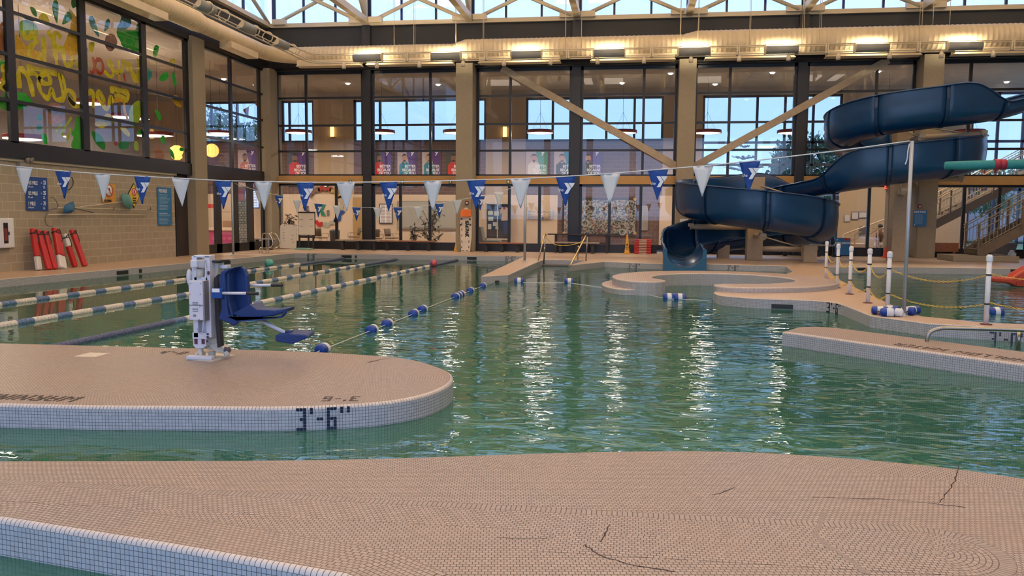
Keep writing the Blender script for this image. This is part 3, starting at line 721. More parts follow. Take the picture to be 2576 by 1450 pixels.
# ------------------------------------------------------------------ light rail: tubes, uplight troughs, can lamps
RLY, RLX = 34.35, -13.5
T_ = thing('light_rail', 'cream tubular light rail hung in front of the air duct', 'light rail', (0, RLY, 8.0))
def railpath(z, o=0.):
    p = [(RLX-o, 10, z), (RLX-o, 33.7, z)]
    p += [(RLX-o+.7-.7*cos(a), 33.7+(.7+o)*sin(a), z) for a in (pi/8, pi/4, 3*pi/8)] + [(RLX+.7, RLY+o, z), (20, RLY+o, z)]
    return p
for z, o, r in ((8.33, .12, .026), (8.25, 0, .018), (8.0, 0, .020), (7.95, .12, .024)):
    mb = MB(); mb.tube(railpath(z, o), r, n=6); mb.build('rail_tube', CREAMSTEEL, parent=T_)
RCX = [-11.1+3.358*i for i in range(9)]
for c in RCX:
    for dx in (.62, 1.68, 2.72):
        mb = MB()
        if dx == 1.68: mb.box((c+dx-.05, RLY-.03, 7.95), (c+dx-.02, RLY+.12, 8.33)); mb.box((c+dx+.03, RLY-.03, 7.95), (c+dx+.07, RLY+.12, 8.33)); mb.cyl((c+dx, RLY, 8.33), (c+dx, RLY, 7.95), .02, n=5)
        else: mb.box((c+dx-.03, RLY-.02, 7.97), (c+dx+.03, RLY+.14, 8.31))
        mb.build('bracket', CREAMSTEEL, parent=T_)
for y in [32.3-3.36*k for k in range(6)]:
    for dy in (0, 1.1):
        mb = MB(); pts = [(RLX-.05+.2*cos(a), y+dy, 8.14+.19*sin(a)) for a in [pi*k/6 for k in range(0, 13)]]; mb.tube(pts, .02, n=5); mb.build('bracket', CREAMSTEEL, parent=T_)
for X_ in [PY(p, 60, RLY).x for p in (1042, 1147, 1216, 1423, 1463, 1712, 1757, 1887, 2021, 2064, 2316)]:
    mb = MB(); mb.cyl((X_, RLY+.12, 8.33), (X_, RLY+.12, 13.1), .010, n=5); mb.build('hanger_rod', CREAMSTEEL, parent=T_)
TROUGH = mat('trough_grey', (.30, .31, .29), .5); LAMPG = mat('uplight_lamp_glass', (1, .82, .55), .4, emit=6.)
def trough(idx, loc, along):
    nm = ['first', 'second', 'third', 'fourth', 'fifth', 'sixth', 'seventh', 'eighth'][idx]
    t = thing('uplight_trough', ('grey curved uplight trough on the rail along the back wall, %s from the corner bend' if along == 'X' else 'grey curved uplight trough on the rail along the left wall, %s from the corner bend') % nm, 'uplight', loc, 'uplight troughs on the light rail')
    mb = MB(); pr = [(.165*cos(a), .165*sin(a)) for a in [radians(132+15*k) for k in range(13)]]
    L_ = 1.2 if along == 'X' else 1.0
    vs = []
    for s_ in (-L_/2, L_/2):
        for q, z in pr: vs.append((loc[0]+s_, loc[1]+q, loc[2]+z) if along == 'X' else (loc[0]-q, loc[1]+s_, loc[2]+z))
    n = len(pr); mb.add(vs, [(i, i+1, n+i+1, n+i) for i in range(n-1)], sm=True)
    mb.build('trough_shell', TROUGH, parent=t, solid=.012)
    for s_ in (-L_/2, L_/2):
        mb = MB(); P_ = [((loc[0]+s_, loc[1]+q, loc[2]+z) if along == 'X' else (loc[0]-q, loc[1]+s_, loc[2]+z)) for q, z in pr]
        mb.prism(P_, (.02*(1 if s_ > 0 else -1), 0, 0) if along == 'X' else (0, .02*(1 if s_ > 0 else -1), 0)); mb.build('end_plate', CREAMSTEEL, parent=t)
    mb = MB(); mb.box((loc[0]-.4, loc[1]-.05, loc[2]-.1), (loc[0]+.4, loc[1]+.05, loc[2]-.06)) if along == 'X' else mb.box((loc[0]-.05, loc[1]-.4, loc[2]-.1), (loc[0]+.05, loc[1]+.4, loc[2]-.06))
    mb.build('lamp_tube', LAMPG, parent=t)
    if along == 'X':
        ar = area('uplight_lamp', (loc[0], loc[1]-.03, loc[2]-.04), .9, 42, (1.0, .84, .58), (loc[0], loc[1]+.6, loc[2]+.42), sizey=.10)
    elif idx < 0:
        ar = area('uplight_lamp', (loc[0], loc[1], loc[2]+.02), .12, 14, (1.0, .80, .50), (loc[0]-1.2, loc[1], loc[2]+.8), sizey=.7)
for i, x in enumerate(RCX[:8]): trough(i, (x, RLY+.03, 8.14), 'X')
for i in range(4): trough(i, (RLX-.05, 31.2-2.9*i, 8.14), 'Y')
CAN = mat('can_lamp_cream', (.78, .66, .48), .5)
for i, px in enumerate((865, 948, 1055, 1165, 1268, 1388, 1503, 1620, 1738, 1859, 1983, 2108, 2237, 2367, 2497)):
    x = PY(px, 160, RLY).x; t = thing('can_downlight', 'small cream can lamp under the light rail, number %d counted from the corner' % (i+1), 'lamp', (x, RLY, 7.9), 'can lamps under the light rail')
    rot = Matrix.Rotation(radians(20), 3, 'Y') if i == 5 else Matrix.Identity(3)
    d = rot @ Vector((0, 0, -1)); mb = MB(); mb.lathe([(.0, -.02), (.05, -.01), (.085, .05), (.085, .21), (.07, .212), (.065, .16), (0, .16)], (x, RLY, 7.91), d=d, n=14)
    mb.build('lamp_body', CAN, parent=t); mb = MB(); mb.cyl((x, RLY, 7.89), (x, RLY, 7.98), .016, n=6); mb.build('stem', CREAMSTEEL, parent=t)

# ================================================================== lobby behind the glass
FW = 43.0
ZF = lambda y, x=1300: PY(x, y, FW).z
XF = lambda x, y=400: PY(x, y, FW).x
mb = MB(); mb.box((-27, BY+.1, -.2), (20.3, FW+.3, -.02)); mb.box((-27, 6, -.2), (LX-.4, BY+.1, -.02)); struct('floor_lobby', mb, mat('lobby_floor', (.42, .30, .22), .35, var=.05))
mb = MB(); mb.box((-27, BY+.3, 8.0), (20.3, FW+.3, 8.2)); mb.box((-27, 6, 8.0), (LX-.4, BY+.3, 8.2)); struct('ceiling_lobby', mb, LOCEIL)
wn = [0]
def lw(x0, x1, z0, z1, m, y=FW):
    mb = MB(); mb.box((x0, y, z0), (x1, y+.3, z1)); wn[0] += 1; return struct('wall_lobby', mb, m)
zt, zs, zb1, zb2 = ZF(246), ZF(356), ZF(405), ZF(491)
wins = [(XF(505), XF(660)), (XF(709), XF(790)), (XF(890), XF(1222)), (XF(1322), XF(1667))]
lw(-27, 20.3, zt, 8.0, LOCEIL)
xs = [-27] + [v for w in wins for v in w] + [XF(1765)]
for i in range(0, len(xs), 2): lw(xs[i], xs[i+1], 0, zt, PILLAR)
for w in wins: lw(w[0], w[1], zb2, zs, LOBRICK)
lw(wins[0][0], wins[0][1], 0, zb2, LOWALL); lw(wins[1][0], wins[1][1], 0, zb2, LOWALL); lw(wins[2][0], wins[2][1], 0, zb2, LOWALL)
lw(XF(1322), XF(1404), 0, zb2, LOWALL); lw(XF(1404), wins[3][1], 0, zb2, LOBRICK)
# plastered lower half of the pillars
for a, b in ((790, 890), (1222, 1322), (1662, 1765)):
    mb = MB(); mb.box((XF(a), FW-.04, 0), (XF(b), FW, zb2)); struct('wall_lobby_panel', mb, LOWALL)
lw(XF(2115), XF(2440), 0, zt, PILLAR); lw(20.0, 20.3, 0, zt, PILLAR)
mb = MB(); mb.box((-27.3, 6, 0), (-27, FW+.3, 8)); struct('wall_lobby_west', mb, mat('taupe_wall', (.33, .31, .30), .8))
mb = MB(); mb.box((-27, 5.8, 0), (LX-.5, 6, 8)); struct('wall_lobby_south', mb, LOWALL)
BARB = mat('lobby_window_bar', (.02, .03, .07), .4)
def lobbywin(n, x0, x1, z0, z1, xb, zb_=()):
    mb = MB()
    for x in [x0+.05, x1-.05] + list(xb): mb.box((x-.06, FW+.08, z0), (x+.06, FW+.18, z1))
    for z in [z0+.05, z1-.05] + list(zb_): mb.box((x0, FW+.08, z-.06), (x1, FW+.18, z+.06))
    w = tag(mb.build('window_%d' % n, BARB), kind='structure')
    mb = MB(); mb.box((x0, FW+.12, z0), (x1, FW+.13, z1)); mb.build('pane', TINTED, parent=w)
lobbywin(61, *wins[0], zs, zt, [XF(532), XF(597)]); lobbywin(62, *wins[1], zs, zt, [XF(728)])
lobbywin(63, *wins[2], zs, zt, [XF(955), XF(1022), XF(1089), XF(1158)]); lobbywin(64, *wins[3], zs, zt, [XF(1389), XF(1456), XF(1524), XF(1594)])
lobbywin(65, XF(1765), XF(2115), .4, zt, [XF(1902), XF(1972), XF(2043)], [ZF(361), ZF(415)+.0, 3.0]); lobbywin(66, XF(2440), 20, .4, zt, [XF(2508), XF(2572)], [ZF(361), 3.0])
# ring pendants
PR = mat('pendant_red_rim', (.24, .02, .03), .4); PL = mat('pendant_diffuser', (1, .84, .64), .5, emit=2.6)
def pendant(px, py, Y_, lab, r=.65):
    c = PY(px, py, Y_); t = thing('ring_pendant', lab, 'pendant lamp', tuple(c), 'red rimmed round pendants in the lobby')
    mb = MB(); mb.lathe([(r-.03, -.06), (r, -.06), (r, .08), (r-.03, .08), (r-.03, -.05)], c, n=28); mb.build('rim', PR, parent=t)
    mb = MB(); mb.lathe([(0, -.10), (r*.5, -.09), (r-.03, -.05), (r-.03, .06), (0, .07)], c, n=28); mb.build('diffuser', PL, parent=t)
    mb = MB(); mb.cyl((c.x, c.y, c.z), (c.x, c.y, 8.0), .008, n=5); mb.cyl((c.x+.4, c.y, c.z), (c.x, c.y, c.z+.9), .005, n=4); mb.cyl((c.x-.4, c.y, c.z), (c.x, c.y, c.z+.9), .005, n=4); mb.build('cable', BLK, parent=t)
    area('pendant_light', (c.x, c.y, c.z-.115), r*1.8, 135, (1.0, .80, .60), (c.x, c.y, 0), disk=True)
ords = ['first', 'second', 'third', 'fourth', 'fifth', 'sixth', 'seventh', 'eighth', 'ninth']
for i, px in enumerate((751, 960, 1148, 1359, 1567, 1779, 1992, 2232, 2438)): pendant(px, 332, 39.6, 'red rimmed disc pendant behind the back glass, %s along from the corner' % ords[i])
pendant(555, 333, 39.6, 'round disc pendant glimpsed behind the narrow corner window', .6)
for i, (px, py, Y_) in enumerate(((398, 338, 31), (60, 346, 24), (305, 292, 34), (345, 296, 38))): pendant(px, py, Y_, 'pale disc pendant behind the painted window, ' + ('near its pillar end', 'near the bottom edge at its far end', 'the higher one in its middle', 'the smaller one beside its middle')[i], .6)
for i, y in enumerate((14, 19.5, 25, 30.5)):  # extra row of pendants, added to brighten the dark side lobby
    q = Vector((-21.2, y, 5.9)); t = thing('ring_pendant', 'added disc pendant brightening the side lobby, %s along towards the back' % ords[i], 'pendant lamp', tuple(q), 'red rimmed round pendants in the lobby')
    mb = MB(); mb.lathe([(.57, -.06), (.6, -.06), (.6, .08), (.57, .08), (.57, -.05)], q, n=28); mb.build('rim', PR, parent=t)
    mb = MB(); mb.lathe([(0, -.10), (.3, -.09), (.57, -.05), (.57, .06), (0, .07)], q, n=28); mb.build('diffuser', PL, parent=t)
    mb = MB(); mb.cyl(q, (q.x, q.y, 8.0), .008, n=5); mb.build('cable', BLK, parent=t)
    area('pendant_light', (q.x, q.y, q.z-.115), 1.1, 300, (1.0, .80, .60), (q.x, q.y, 0), disk=True)
    area('added_side_lobby_fill', (-19.2, y, 5.5), .4, 90, (1.0, .80, .60), (-19.2, y, 8))  # added fill for the lobby ceiling, without any lamp fixture
GLOBE = mat('lantern_paper', (1, .62, .13), .6, emit=1.6)
for px, py, Y_, r, l in ((533, 379, 33.5, .29, 'round woven glowing lantern behind the corner window'), (445, 384, 33.5, .26, 'drum shaped glowing lantern just before the pillar')):
    c = PY(px, py, Y_); t = thing('globe_lantern', l, 'lantern', tuple(c))
    mb = MB()
    if r > .27: mb.ell(c, (r, r, r), 20, 12)
    else: mb.lathe([(.12, -.3), (.22, -.22), (.2, -.1), (.26, .02), (.26, .2), (.1, .3), (0, .3)], c, n=18)
    mb.build('shade', GLOBE, parent=t); mb = MB(); mb.cyl(c+Vector((0, 0, r)), (c.x, c.y, 8), .008, n=5); mb.build('cable', BLK, parent=t)
    if r > .27:
        mb = MB()
        for k in range(6): mb.tube([c+Vector(((r+.004)*cos(a)*cos(k*pi/6), (r+.004)*cos(a)*sin(k*pi/6), (r+.004)*sin(a))) for a in [2*pi*j/24 for j in range(24)]], .004, n=4, closed=True)
        mb.build('weave', mat('lantern_weave', (.5, .25, .03), .6), parent=t)
# wall sconces and ceiling spots
SCN = mat('sconce_glass', (1, .66, .2), .5, emit=3.2); BRASS = mat('sconce_brass', (.55, .33, .08), .35, metal=.7)
for px, l in ((835.5, 'glowing amber wall sconce on the pillar nearer the room corner'), (1270, 'glowing amber wall sconce on the pillar behind the second glazed bay')):
    c = PY(px, 332, FW-.12); t = thing('wall_sconce', l, 'wall lamp', tuple(c))
    mb = MB(); mb.box((c.x-.09, c.y-.06, c.z-.28), (c.x+.09, c.y+.06, c.z+.28)); mb.build('glass_shade', SCN, parent=t, bev=.02)
    mb = MB()
    for s_ in (-1, 1): mb.box((c.x-.13, c.y-.09, c.z+s_*.28-.02), (c.x+.13, c.y+.12, c.z+s_*.28+.02)); mb.prism([(c.x-.13, c.y-.1, c.z+s_*.28), (c.x+.13, c.y-.1, c.z+s_*.28), (c.x, c.y-.1, c.z+s_*.36)], (0, .2, 0))
    mb.build('bracket', BRASS, parent=t)
SPOT = mat('recessed_lamp', (1, .9, .78), .5, emit=9.)
for i, (px, py) in enumerate(((875, 211), (1565, 210), (1799, 213), (1102, 214), (1687, 186), (1943, 184), (2209, 181), (563, 200), (2532, 210))):
    d = _ray(px, py); c = CAMP + d*((7.97-EYE)/d.z)
    if c.y > FW-.3: c = PY(px, py, FW-.5); c.z = 7.97
    mb = MB(); mb.lathe([(0, -.03), (.07, -.03), (.10, 0), (.12, .02)], c, n=16)
    tag(mb.build('recessed_downlight', SPOT), 'small bright recessed spot in the lobby ceiling, %s of nine counted from the corner' % ords[[3, 5, 7, 2, 6, 8, 0, 1, 4].index(i) if i in [3,5,7,2,6,8,0,1,4] else 0], 'ceiling spot', 'recessed lobby ceiling spots')

# posters hung across the brick band
SK1, SK2 = mat('print_skin_brown', (.25, .12, .07), .7), mat('print_skin_fair', (.55, .33, .24), .7)
PURP = mat('print_purple', (.10, .035, .20), .7); GRN = mat('print_green', (.10, .32, .20), .7); TEAL = mat('print_teal', (.03, .22, .33), .7); PDK = mat('print_dark', (.07, .07, .06), .7); PALE = mat('print_pale', (.5, .4, .38), .7)
PRED = mat('print_red', (.55, .03, .02), .7); PWH = mat('print_white', (.7, .64, .6), .7); HAIR = mat('print_hair', (.025, .018, .015), .7)
def ylogo(mb, x, y, z, s, fn=None, th=.004):
    """the two-piece folded Y mark, s high; fn maps local (a,b) to a point"""
    A = [(0, 1), (.34, 1), (.66, .52), (.36, 0), (.04, 0), (.32, .5)]; B = [(.40, 1), (.98, 1), (.92, .84), (.71, .53)]
    for P in (A, B): mb.prism([fn(a*s, b*s) if fn else (x+a*s, y, z+b*s) for a, b in P], th if not isinstance(th, (int, float)) else (0, -th, 0))
def poster(x0, x1, lab, bg, acc, shirt, skin, Y_=FW-.08, y0=380, y1=469):
    a = PY(x0, y1, Y_); b = PY(x1, y0, Y_); w = b.x-a.x; h = b.z-a.z
    t = thing('hanging_banner', lab, 'banner', (a.x, Y_, a.z), 'banners hung on the brick band')
    mb = MB(); mb.box((a.x, Y_, a.z), (b.x, Y_+.03, b.z)); mb.build('cloth_print', bg, parent=t)
    mb = MB(); mb.prism([(a.x+w*.45, Y_-.002, b.z), (b.x, Y_-.002, b.z), (b.x, Y_-.002, a.z), (a.x+w*.86, Y_-.002, a.z)], (0, -.002, 0)); mb.build('colour_wedge', acc, parent=t)
    cx = a.x+w*.38; mb = MB()
    mb.prism([(cx-w*.28, Y_-.006, a.z+h*.18), (cx+w*.24, Y_-.006, a.z+h*.18), (cx+w*.26, Y_-.006, a.z+h*.62), (cx+w*.08, Y_-.006, a.z+h*.70), (cx-w*.1, Y_-.006, a.z+h*.70), (cx-w*.28, Y_-.006, a.z+h*.6)], (0, -.003, 0)); mb.build('printed_shirt', shirt, parent=t)
    mb = MB(); mb.prism([(cx+w*.13*cos(q), Y_-.007, a.z+h*.80+h*.10*sin(q)) for q in [2*pi*k/16 for k in range(16)]], (0, -.003, 0)); mb.prism([(cx-w*.05, Y_-.007, a.z+h*.66), (cx+w*.05, Y_-.007, a.z+h*.66), (cx+w*.05, Y_-.007, a.z+h*.74), (cx-w*.05, Y_-.007, a.z+h*.74)], (0, -.003, 0)); mb.build('printed_face', skin, parent=t)
    mb = MB(); mb.prism([(cx+w*.14*cos(q), Y_-.011, a.z+h*.82+h*.10*sin(q)) for q in [pi*k/10 for k in range(11)]] + [(cx-w*.1, Y_-.011, a.z+h*.87), (cx+w*.1, Y_-.011, a.z+h*.87)], (0, -.002, 0)); mb.build('printed_hair', HAIR, parent=t)
    mb = MB(); ylogo(mb, b.x-w*.3, Y_-.006, b.z-h*.13, h*.10); mb.build('logo', TEXTW, parent=t)
    for s_, k in (('BETTER', .535), ('BECAUSE', .43), ('OF YOU', .335)): text(s_, (b.x-w*.05, Y_-.012, a.z+h*k), h*.072, TEXTW, RY, t, align="RIGHT", bold=.004, wide=.92)
poster(722, 775, 'banner of a person in a red shirt, in the bay next to the corner pillar', PDK, PURP, PRED, SK1)
poster(936, 985, 'banner of a person in a red shirt, just past the dark steel post', PDK, PURP, PRED, SK1)
poster(1000, 1048, 'purple banner of a stretching person with pale backdrop, whole in its pane', PALE, PURP, TEAL, SK2)
poster(1062, 1108, 'purple banner of a stretching person crossed by the window bar', PALE, PURP, TEAL, SK2)
poster(1122, 1172, 'banner of a person in a red shirt, partly cut off by the concrete pillar', PDK, PURP, PRED, SK1)
poster(1322, 1378, 'green banner of a person with glasses in a white shirt', PALE, GRN, PWH, SK2)
poster(1393, 1447, 'blue banner of a person in a dark shirt and cap', PALE, TEAL, PDK, SK2)
poster(1458, 1514, 'violet banner of two swimmers beside the dark steel post', mat('print_violet', (.14, .10, .24), .7), PURP, PDK, SK2)
poster(600, 645, 'banner of a smiling person in orange seen through the corner window', PALE, PURP, mat('print_orange', (.5, .12, .05), .7), SK1, Y_=FW-.05, y0=378, y1=470)
# outdoors
mb = MB(); mb.box((-60, FW+.4, -.6), (60, 140, -.3)); struct('ground_outside', mb, mat('outside_lawn', (.10, .16, .07), .9, var=.2, scale=.4))
mb = MB(); mb.box((12.9, 80, -.3), (38, 84, 5.4)); struct('wall_outside_building', mb, mat('lilac_grey_render', (.36, .32, .36), .8))
def tree(name, lab, c, r, h, n, lm, cone=False):
    t = thing(name, lab, 'tree', (c[0], c[1], -.3)); mb = MB(); mb.cyl((c[0], c[1], -.3), (c[0], c[1], c[2]+h*.3), .22, .08, n=8); mb.build('trunk', mat('bark', (.06, .04, .03), .9), parent=t)
    mb = MB(); rr = random.Random(len(lab))
    if cone:
        for k in range(7):
            z = c[2]+h/2-h*k/7.; R_ = r*(.12+.88*k/6)
            for q in range(11):
                a = 2*pi*q/11+k; d = Vector((cos(a), sin(a), 0)); e_ = Vector((c[0], c[1], z))+d*R_+Vector((0, 0, R_*.22))
                for s_ in range(14):
                    p = Vector((c[0], c[1], z)).lerp(e_, (s_+1)/14); w_ = R_*.16; sd = Vector((-d.y, d.x, 0))
                    mb.add([p-sd*w_+Vector((0, 0, rr.uniform(-.1, .1))), p+d*w_*.7, p+sd*w_, p-d*w_*.5], [(0, 1, 2, 3)])
    else:
        for k in range(n):
            a, b_ = rr.uniform(0, 2*pi), rr.uniform(-1, 1); q = rr.uniform(.55, 1)**.6
            lob = 1+.22*sin(3*a+1)*cos(4*b_)
            p = Vector((c[0]+r*q*lob*sqrt(1-b_*b_)*cos(a), c[1]+r*q*lob*sqrt(1-b_*b_)*sin(a), c[2]+h/2*q*lob*b_)); s_ = rr.uniform(.10, .24)
            R_ = Euler((rr.uniform(0, 6), rr.uniform(0, 6), rr.uniform(0, 6))).to_matrix()
            mb.add([p+R_ @ Vector(v) for v in ((-s_, 0, 0), (0, -s_*.5, 0), (s_, 0, 0), (0, s_*.5, 0))], [(0, 1, 2, 3)])
    mb.build('foliage', lm, parent=t)
LF = mat('leaf_green', (.10, .17, .10), .7, var=.3, scale=4); CF = mat('conifer_green', (.02, .035, .035), .8)
p = PY(1872, 425, 64); tree('conifer', 'dark conifer with tiered branches outside the far windows', (p.x, 64, p.z-1.5), 3.3, 6.2, 0, CF, True)
p = PY(2035, 425, 50); tree('broadleaf_tree', 'bushy grey green tree outside, behind the slide', (p.x, 50, p.z-.7), 2.4, 5.0, 3600, LF)
p = PY(545, 330, 60); tree('broadleaf_tree', 'rounded tree outside, framed by the corner window', (p.x, 60, p.z-1.2), 2.6, 5.2, 3000, LF)
p = PY(632, 338, 70); tree('broadleaf_tree', 'lower rounded tree outside, beside the corner post', (p.x, 70, p.z-1.4), 2.4, 4.6, 2600, LF)
p = PY(2500, 425, 66); tree('broadleaf_tree', 'distant tree outside, beyond the stair at the edge of view', (p.x, 66, p.z-1.6), 4.4, 3.6, 2600, LF)
p = PY(2078, 560, 47); tree('broadleaf_tree', 'slender shrub outside, low behind the slide bend', (p.x, 47, p.z-.2), .7, 3.0, 1400, LF)

# ================================================================== water slide
SB = mat('slide_blue', (.005, .042, .13), .28, spec=.5, var=.12, scale=1.5); SBL = mat('slide_blue_rim', (.006, .028, .08), .3); SUP = mat('slide_support_cream', (.40, .33, .24), .55)
H1, H2 = (4.5, 31.75), (9.78, 32.6)
def on(c, r, deg, z, b): return (c[0]+r*cos(radians(deg)), c[1]+r*sin(radians(deg)), z, b)
ctrl = [(17.5, 30.9, 6.7, -.1), (15.2, 31.0, 5.95, -.1), (13.6, 30.95, 5.38, -.1), (12.3, 30.7, 4.98, .0), (11.2, 30.55, 4.80, .95), on(H2, 2.08, 276, 4.66, 1), on(H2, 2.08, 240, 4.50, 1), on(H2, 2.08, 205, 4.30, 1), on(H2, 2.08, 170, 4.08, 1), on(H2, 2.08, 135, 3.88, 1), on(H2, 2.08, 95, 3.68, 1),
        on(H2, 2.08, 55, 3.5, 1), on(H2, 2.08, 20, 3.38, 1), on(H2, 2.08, -15, 3.26, 1), on(H2, 2.08, -50, 3.08, 1), on(H2, 2.08, -90, 2.88, 1), (8.6, 30.62, 2.72, 1), (7.75, 30.95, 2.58, .95), (7.1, 31.6, 2.46, .1), (6.5, 32.4, 2.34, 0), (5.75, 33.4, 2.2, -.15),
        on(H1, 2.25, 78, 2.02, -1), on(H1, 2.25, 110, 1.86, -1), on(H1, 2.25, 145, 1.72, -1), on(H1, 2.25, 180, 1.58, -1), on(H1, 2.25, 215, 1.42, -1), on(H1, 2.25, 250, 1.25, -1), on(H1, 2.25, 285, 1.08, -1), on(H1, 2.25, 320, .90, -1), on(H1, 2.25, 355, .72, -1),
        on(H1, 2.25, 30, .55, -1), on(H1, 2.25, 65, .42, -1), on(H1, 2.25, 100, .30, -1), on(H1, 2.25, 135, .18, -1), (2.05, 32.2, .08, -.8), (1.78, 31.0, .07, -.6), (1.72, 29.8, .06, -.2), (1.74, 28.9, .04, 0), (1.76, 28.2, -.10, 0)]
PTH = catmull(ctrl, 7)
def section(b, exit_=0.):
    # b=+1: high wall on the side left of travel
    hl = .52 + .80*max(0, b) - .06*max(0, -b); hr = .52 + .80*max(0, -b) - .06*max(0, b)
    if exit_: hl = hr = .62
    w = .60; pts = []
    pts.append((-w-.07, hl-.03)); pts.append((-w-.02, hl)); pts.append((-w, hl-.05))
    if hl > .6: pts.append((-w-.03, (hl+.5)/2))
    for k in range(11):
        a = pi + pi*k/10; pts.append((w*cos(a), .5+.5*sin(a)))
    if hr > .6: pts.append((w+.03, (hr+.5)/2))
    else: pts.append((w, (hr+.5)/2))
    if hl <= .6: pts.insert(3, (-w, (hl+.5)/2))
    pts.append((w, hr-.05)); pts.append((w+.02, hr)); pts.append((w+.07, hr-.03))
    return pts
NP = len(PTH)
def frame(i):
    a = Vector(PTH[max(i-1, 0)][:3]); b = Vector(PTH[min(i+1, NP-1)][:3]); d = (b-a); d.z = 0; d.normalize()
    return Vector(PTH[i][:3]), d, Vector((-d.y, d.x, 0))   # left normal
SL = thing('water_slide', 'dark blue spiral water slide with two open flume loops', 'water slide', (H1[0], H1[1], 0))
def sweep(i0, i1, mb, grow=0.):
    vs = []; m = 0
    for i in range(i0, i1+1):
        p, d, l = frame(i); b = PTH[i][3]; ex = i/(NP-1) > .965
        sec = section(b, ex); m = len(sec)
        for x, z in sec:
            k = (1+grow) if grow else 1
            vs.append(p + l*(-x*k) + Vector((0, 0, z*k - (.02 if grow else 0))))
    n = i1-i0+1
    mb.add(vs, [(r*m+c, r*m+c+1, (r+1)*m+c+1, (r+1)*m+c) for r in range(n-1) for c in range(m-1)], sm=True)
# note: left of travel is +l, section x negative = left
def step_idx(L):
    out = [0]; acc = 0
    for i in range(1, NP):
        acc += (Vector(PTH[i][:3])-Vector(PTH[i-1][:3])).length
        if acc > L: out.append(i); acc = 0
    if out[-1] != NP-1: out.append(NP-1)
    return out
IDX = step_idx(1.75)
for a, b in zip(IDX[:-1], IDX[1:]):
    mb = MB(); sweep(a, b, mb); mb.build('flume_section', SB, parent=SL, solid=.035)
for i in IDX[1:-1]:
    p, d, l = frame(i); mb = MB(); sec = section(PTH[i][3]); q = [p+l*(-x*1.035)+Vector((0, 0, z*1.0-.03)) for x, z in sec]
    vs = [v-d*.045 for v in q]+[v+d*.045 for v in q]; m = len(q); mb.add(vs, [(c, c+1, m+c+1, m+c) for c in range(m-1)]); mb.build('joint_flange', SBL, parent=SL, solid=.05)
# flared mouth block at the end
p, d, l = frame(NP-1); mb = MB(); sec = section(0, True)
outer = [(-.70, -.12), (-.70, .60), (-.62, .66), (-.58, .60)] + [(x*.98, z) for x, z in sec[3:-3] if z < .55] + [(.58, .60), (.62, .66), (.70, .60), (.70, -.12)]
mb.prism([p + l*(-x) + Vector((0, 0, z)) for x, z in outer], d*.28); mb.build('exit_mouth', mat('slide_mouth_blue', (.018, .10, .20), .35), parent=SL)
# columns, cap blocks and arms
def col(c, w, z0, z1, nm='support_column'):
    mb = MB(); mb.box((c[0]-w/2, c[1]-w/2, z0), (c[0]+w/2, c[1]+w/2, z1)); return mb.build(nm, mat('slide_column_concrete', (.36, .29, .21), .85, var=.08, scale=20), parent=SL, bev=.02)
col(H1, .56, 0, 3.05); col((H2[0], H2[1]), .56, 0, 4.75); col((6.27, 30.75), .46, 0, .62)
arms = [(H1, (2.2, 31.75), 1.32), (H1, (4.5, 29.7), 1.02), (H1, (6.7, 31.9), .52), (H1, (4.4, 33.9), 1.75), (H2, (7.8, 32.5), 4.0), (H2, (9.8, 30.6), 4.45), (H2, (11.9, 32.7), 3.15), (H2, (9.7, 34.6), 3.45), (H2, (9.3, 30.6), 2.62), (H2, (11.9, 30.9), 4.6)]
for c, q, z in arms:
    mb = MB(); mb.cyl((c[0], c[1], z-.10), (q[0], q[1], z-.10), .10, n=12); mb.lathe([(0, 0), (.13, 0), (.13, .04), (0, .04)], (q[0], q[1], z-.10), d=(Vector((q[0], q[1], 0))-Vector((c[0], c[1], 0))), n=12)
    mb.cyl((c[0]+(q[0]-c[0])*.15, c[1]+(q[1]-c[1])*.15, z+.35), (c[0]+(q[0]-c[0])*.8, c[1]+(q[1]-c[1])*.8, z-.05), .03, n=6); mb.box((q[0]-.1, q[1]-.1, z-.1), (q[0]+.1, q[1]+.1, z+.02)); mb.build('support_arm', SUP, parent=SL)
mb = MB(); mb.cyl((4.6, 31.5, 2.75), (6.2, 30.2, 2.15), .025, n=6); mb.build('tie_rod', SUP, parent=SL)
p = PZ(1800, 660); mb = MB(); mb.box((3.35, 33.2, 0), (3.8, 33.65, .5)); mb.build('support_footing', mat('slide_column_concrete'), parent=SL)

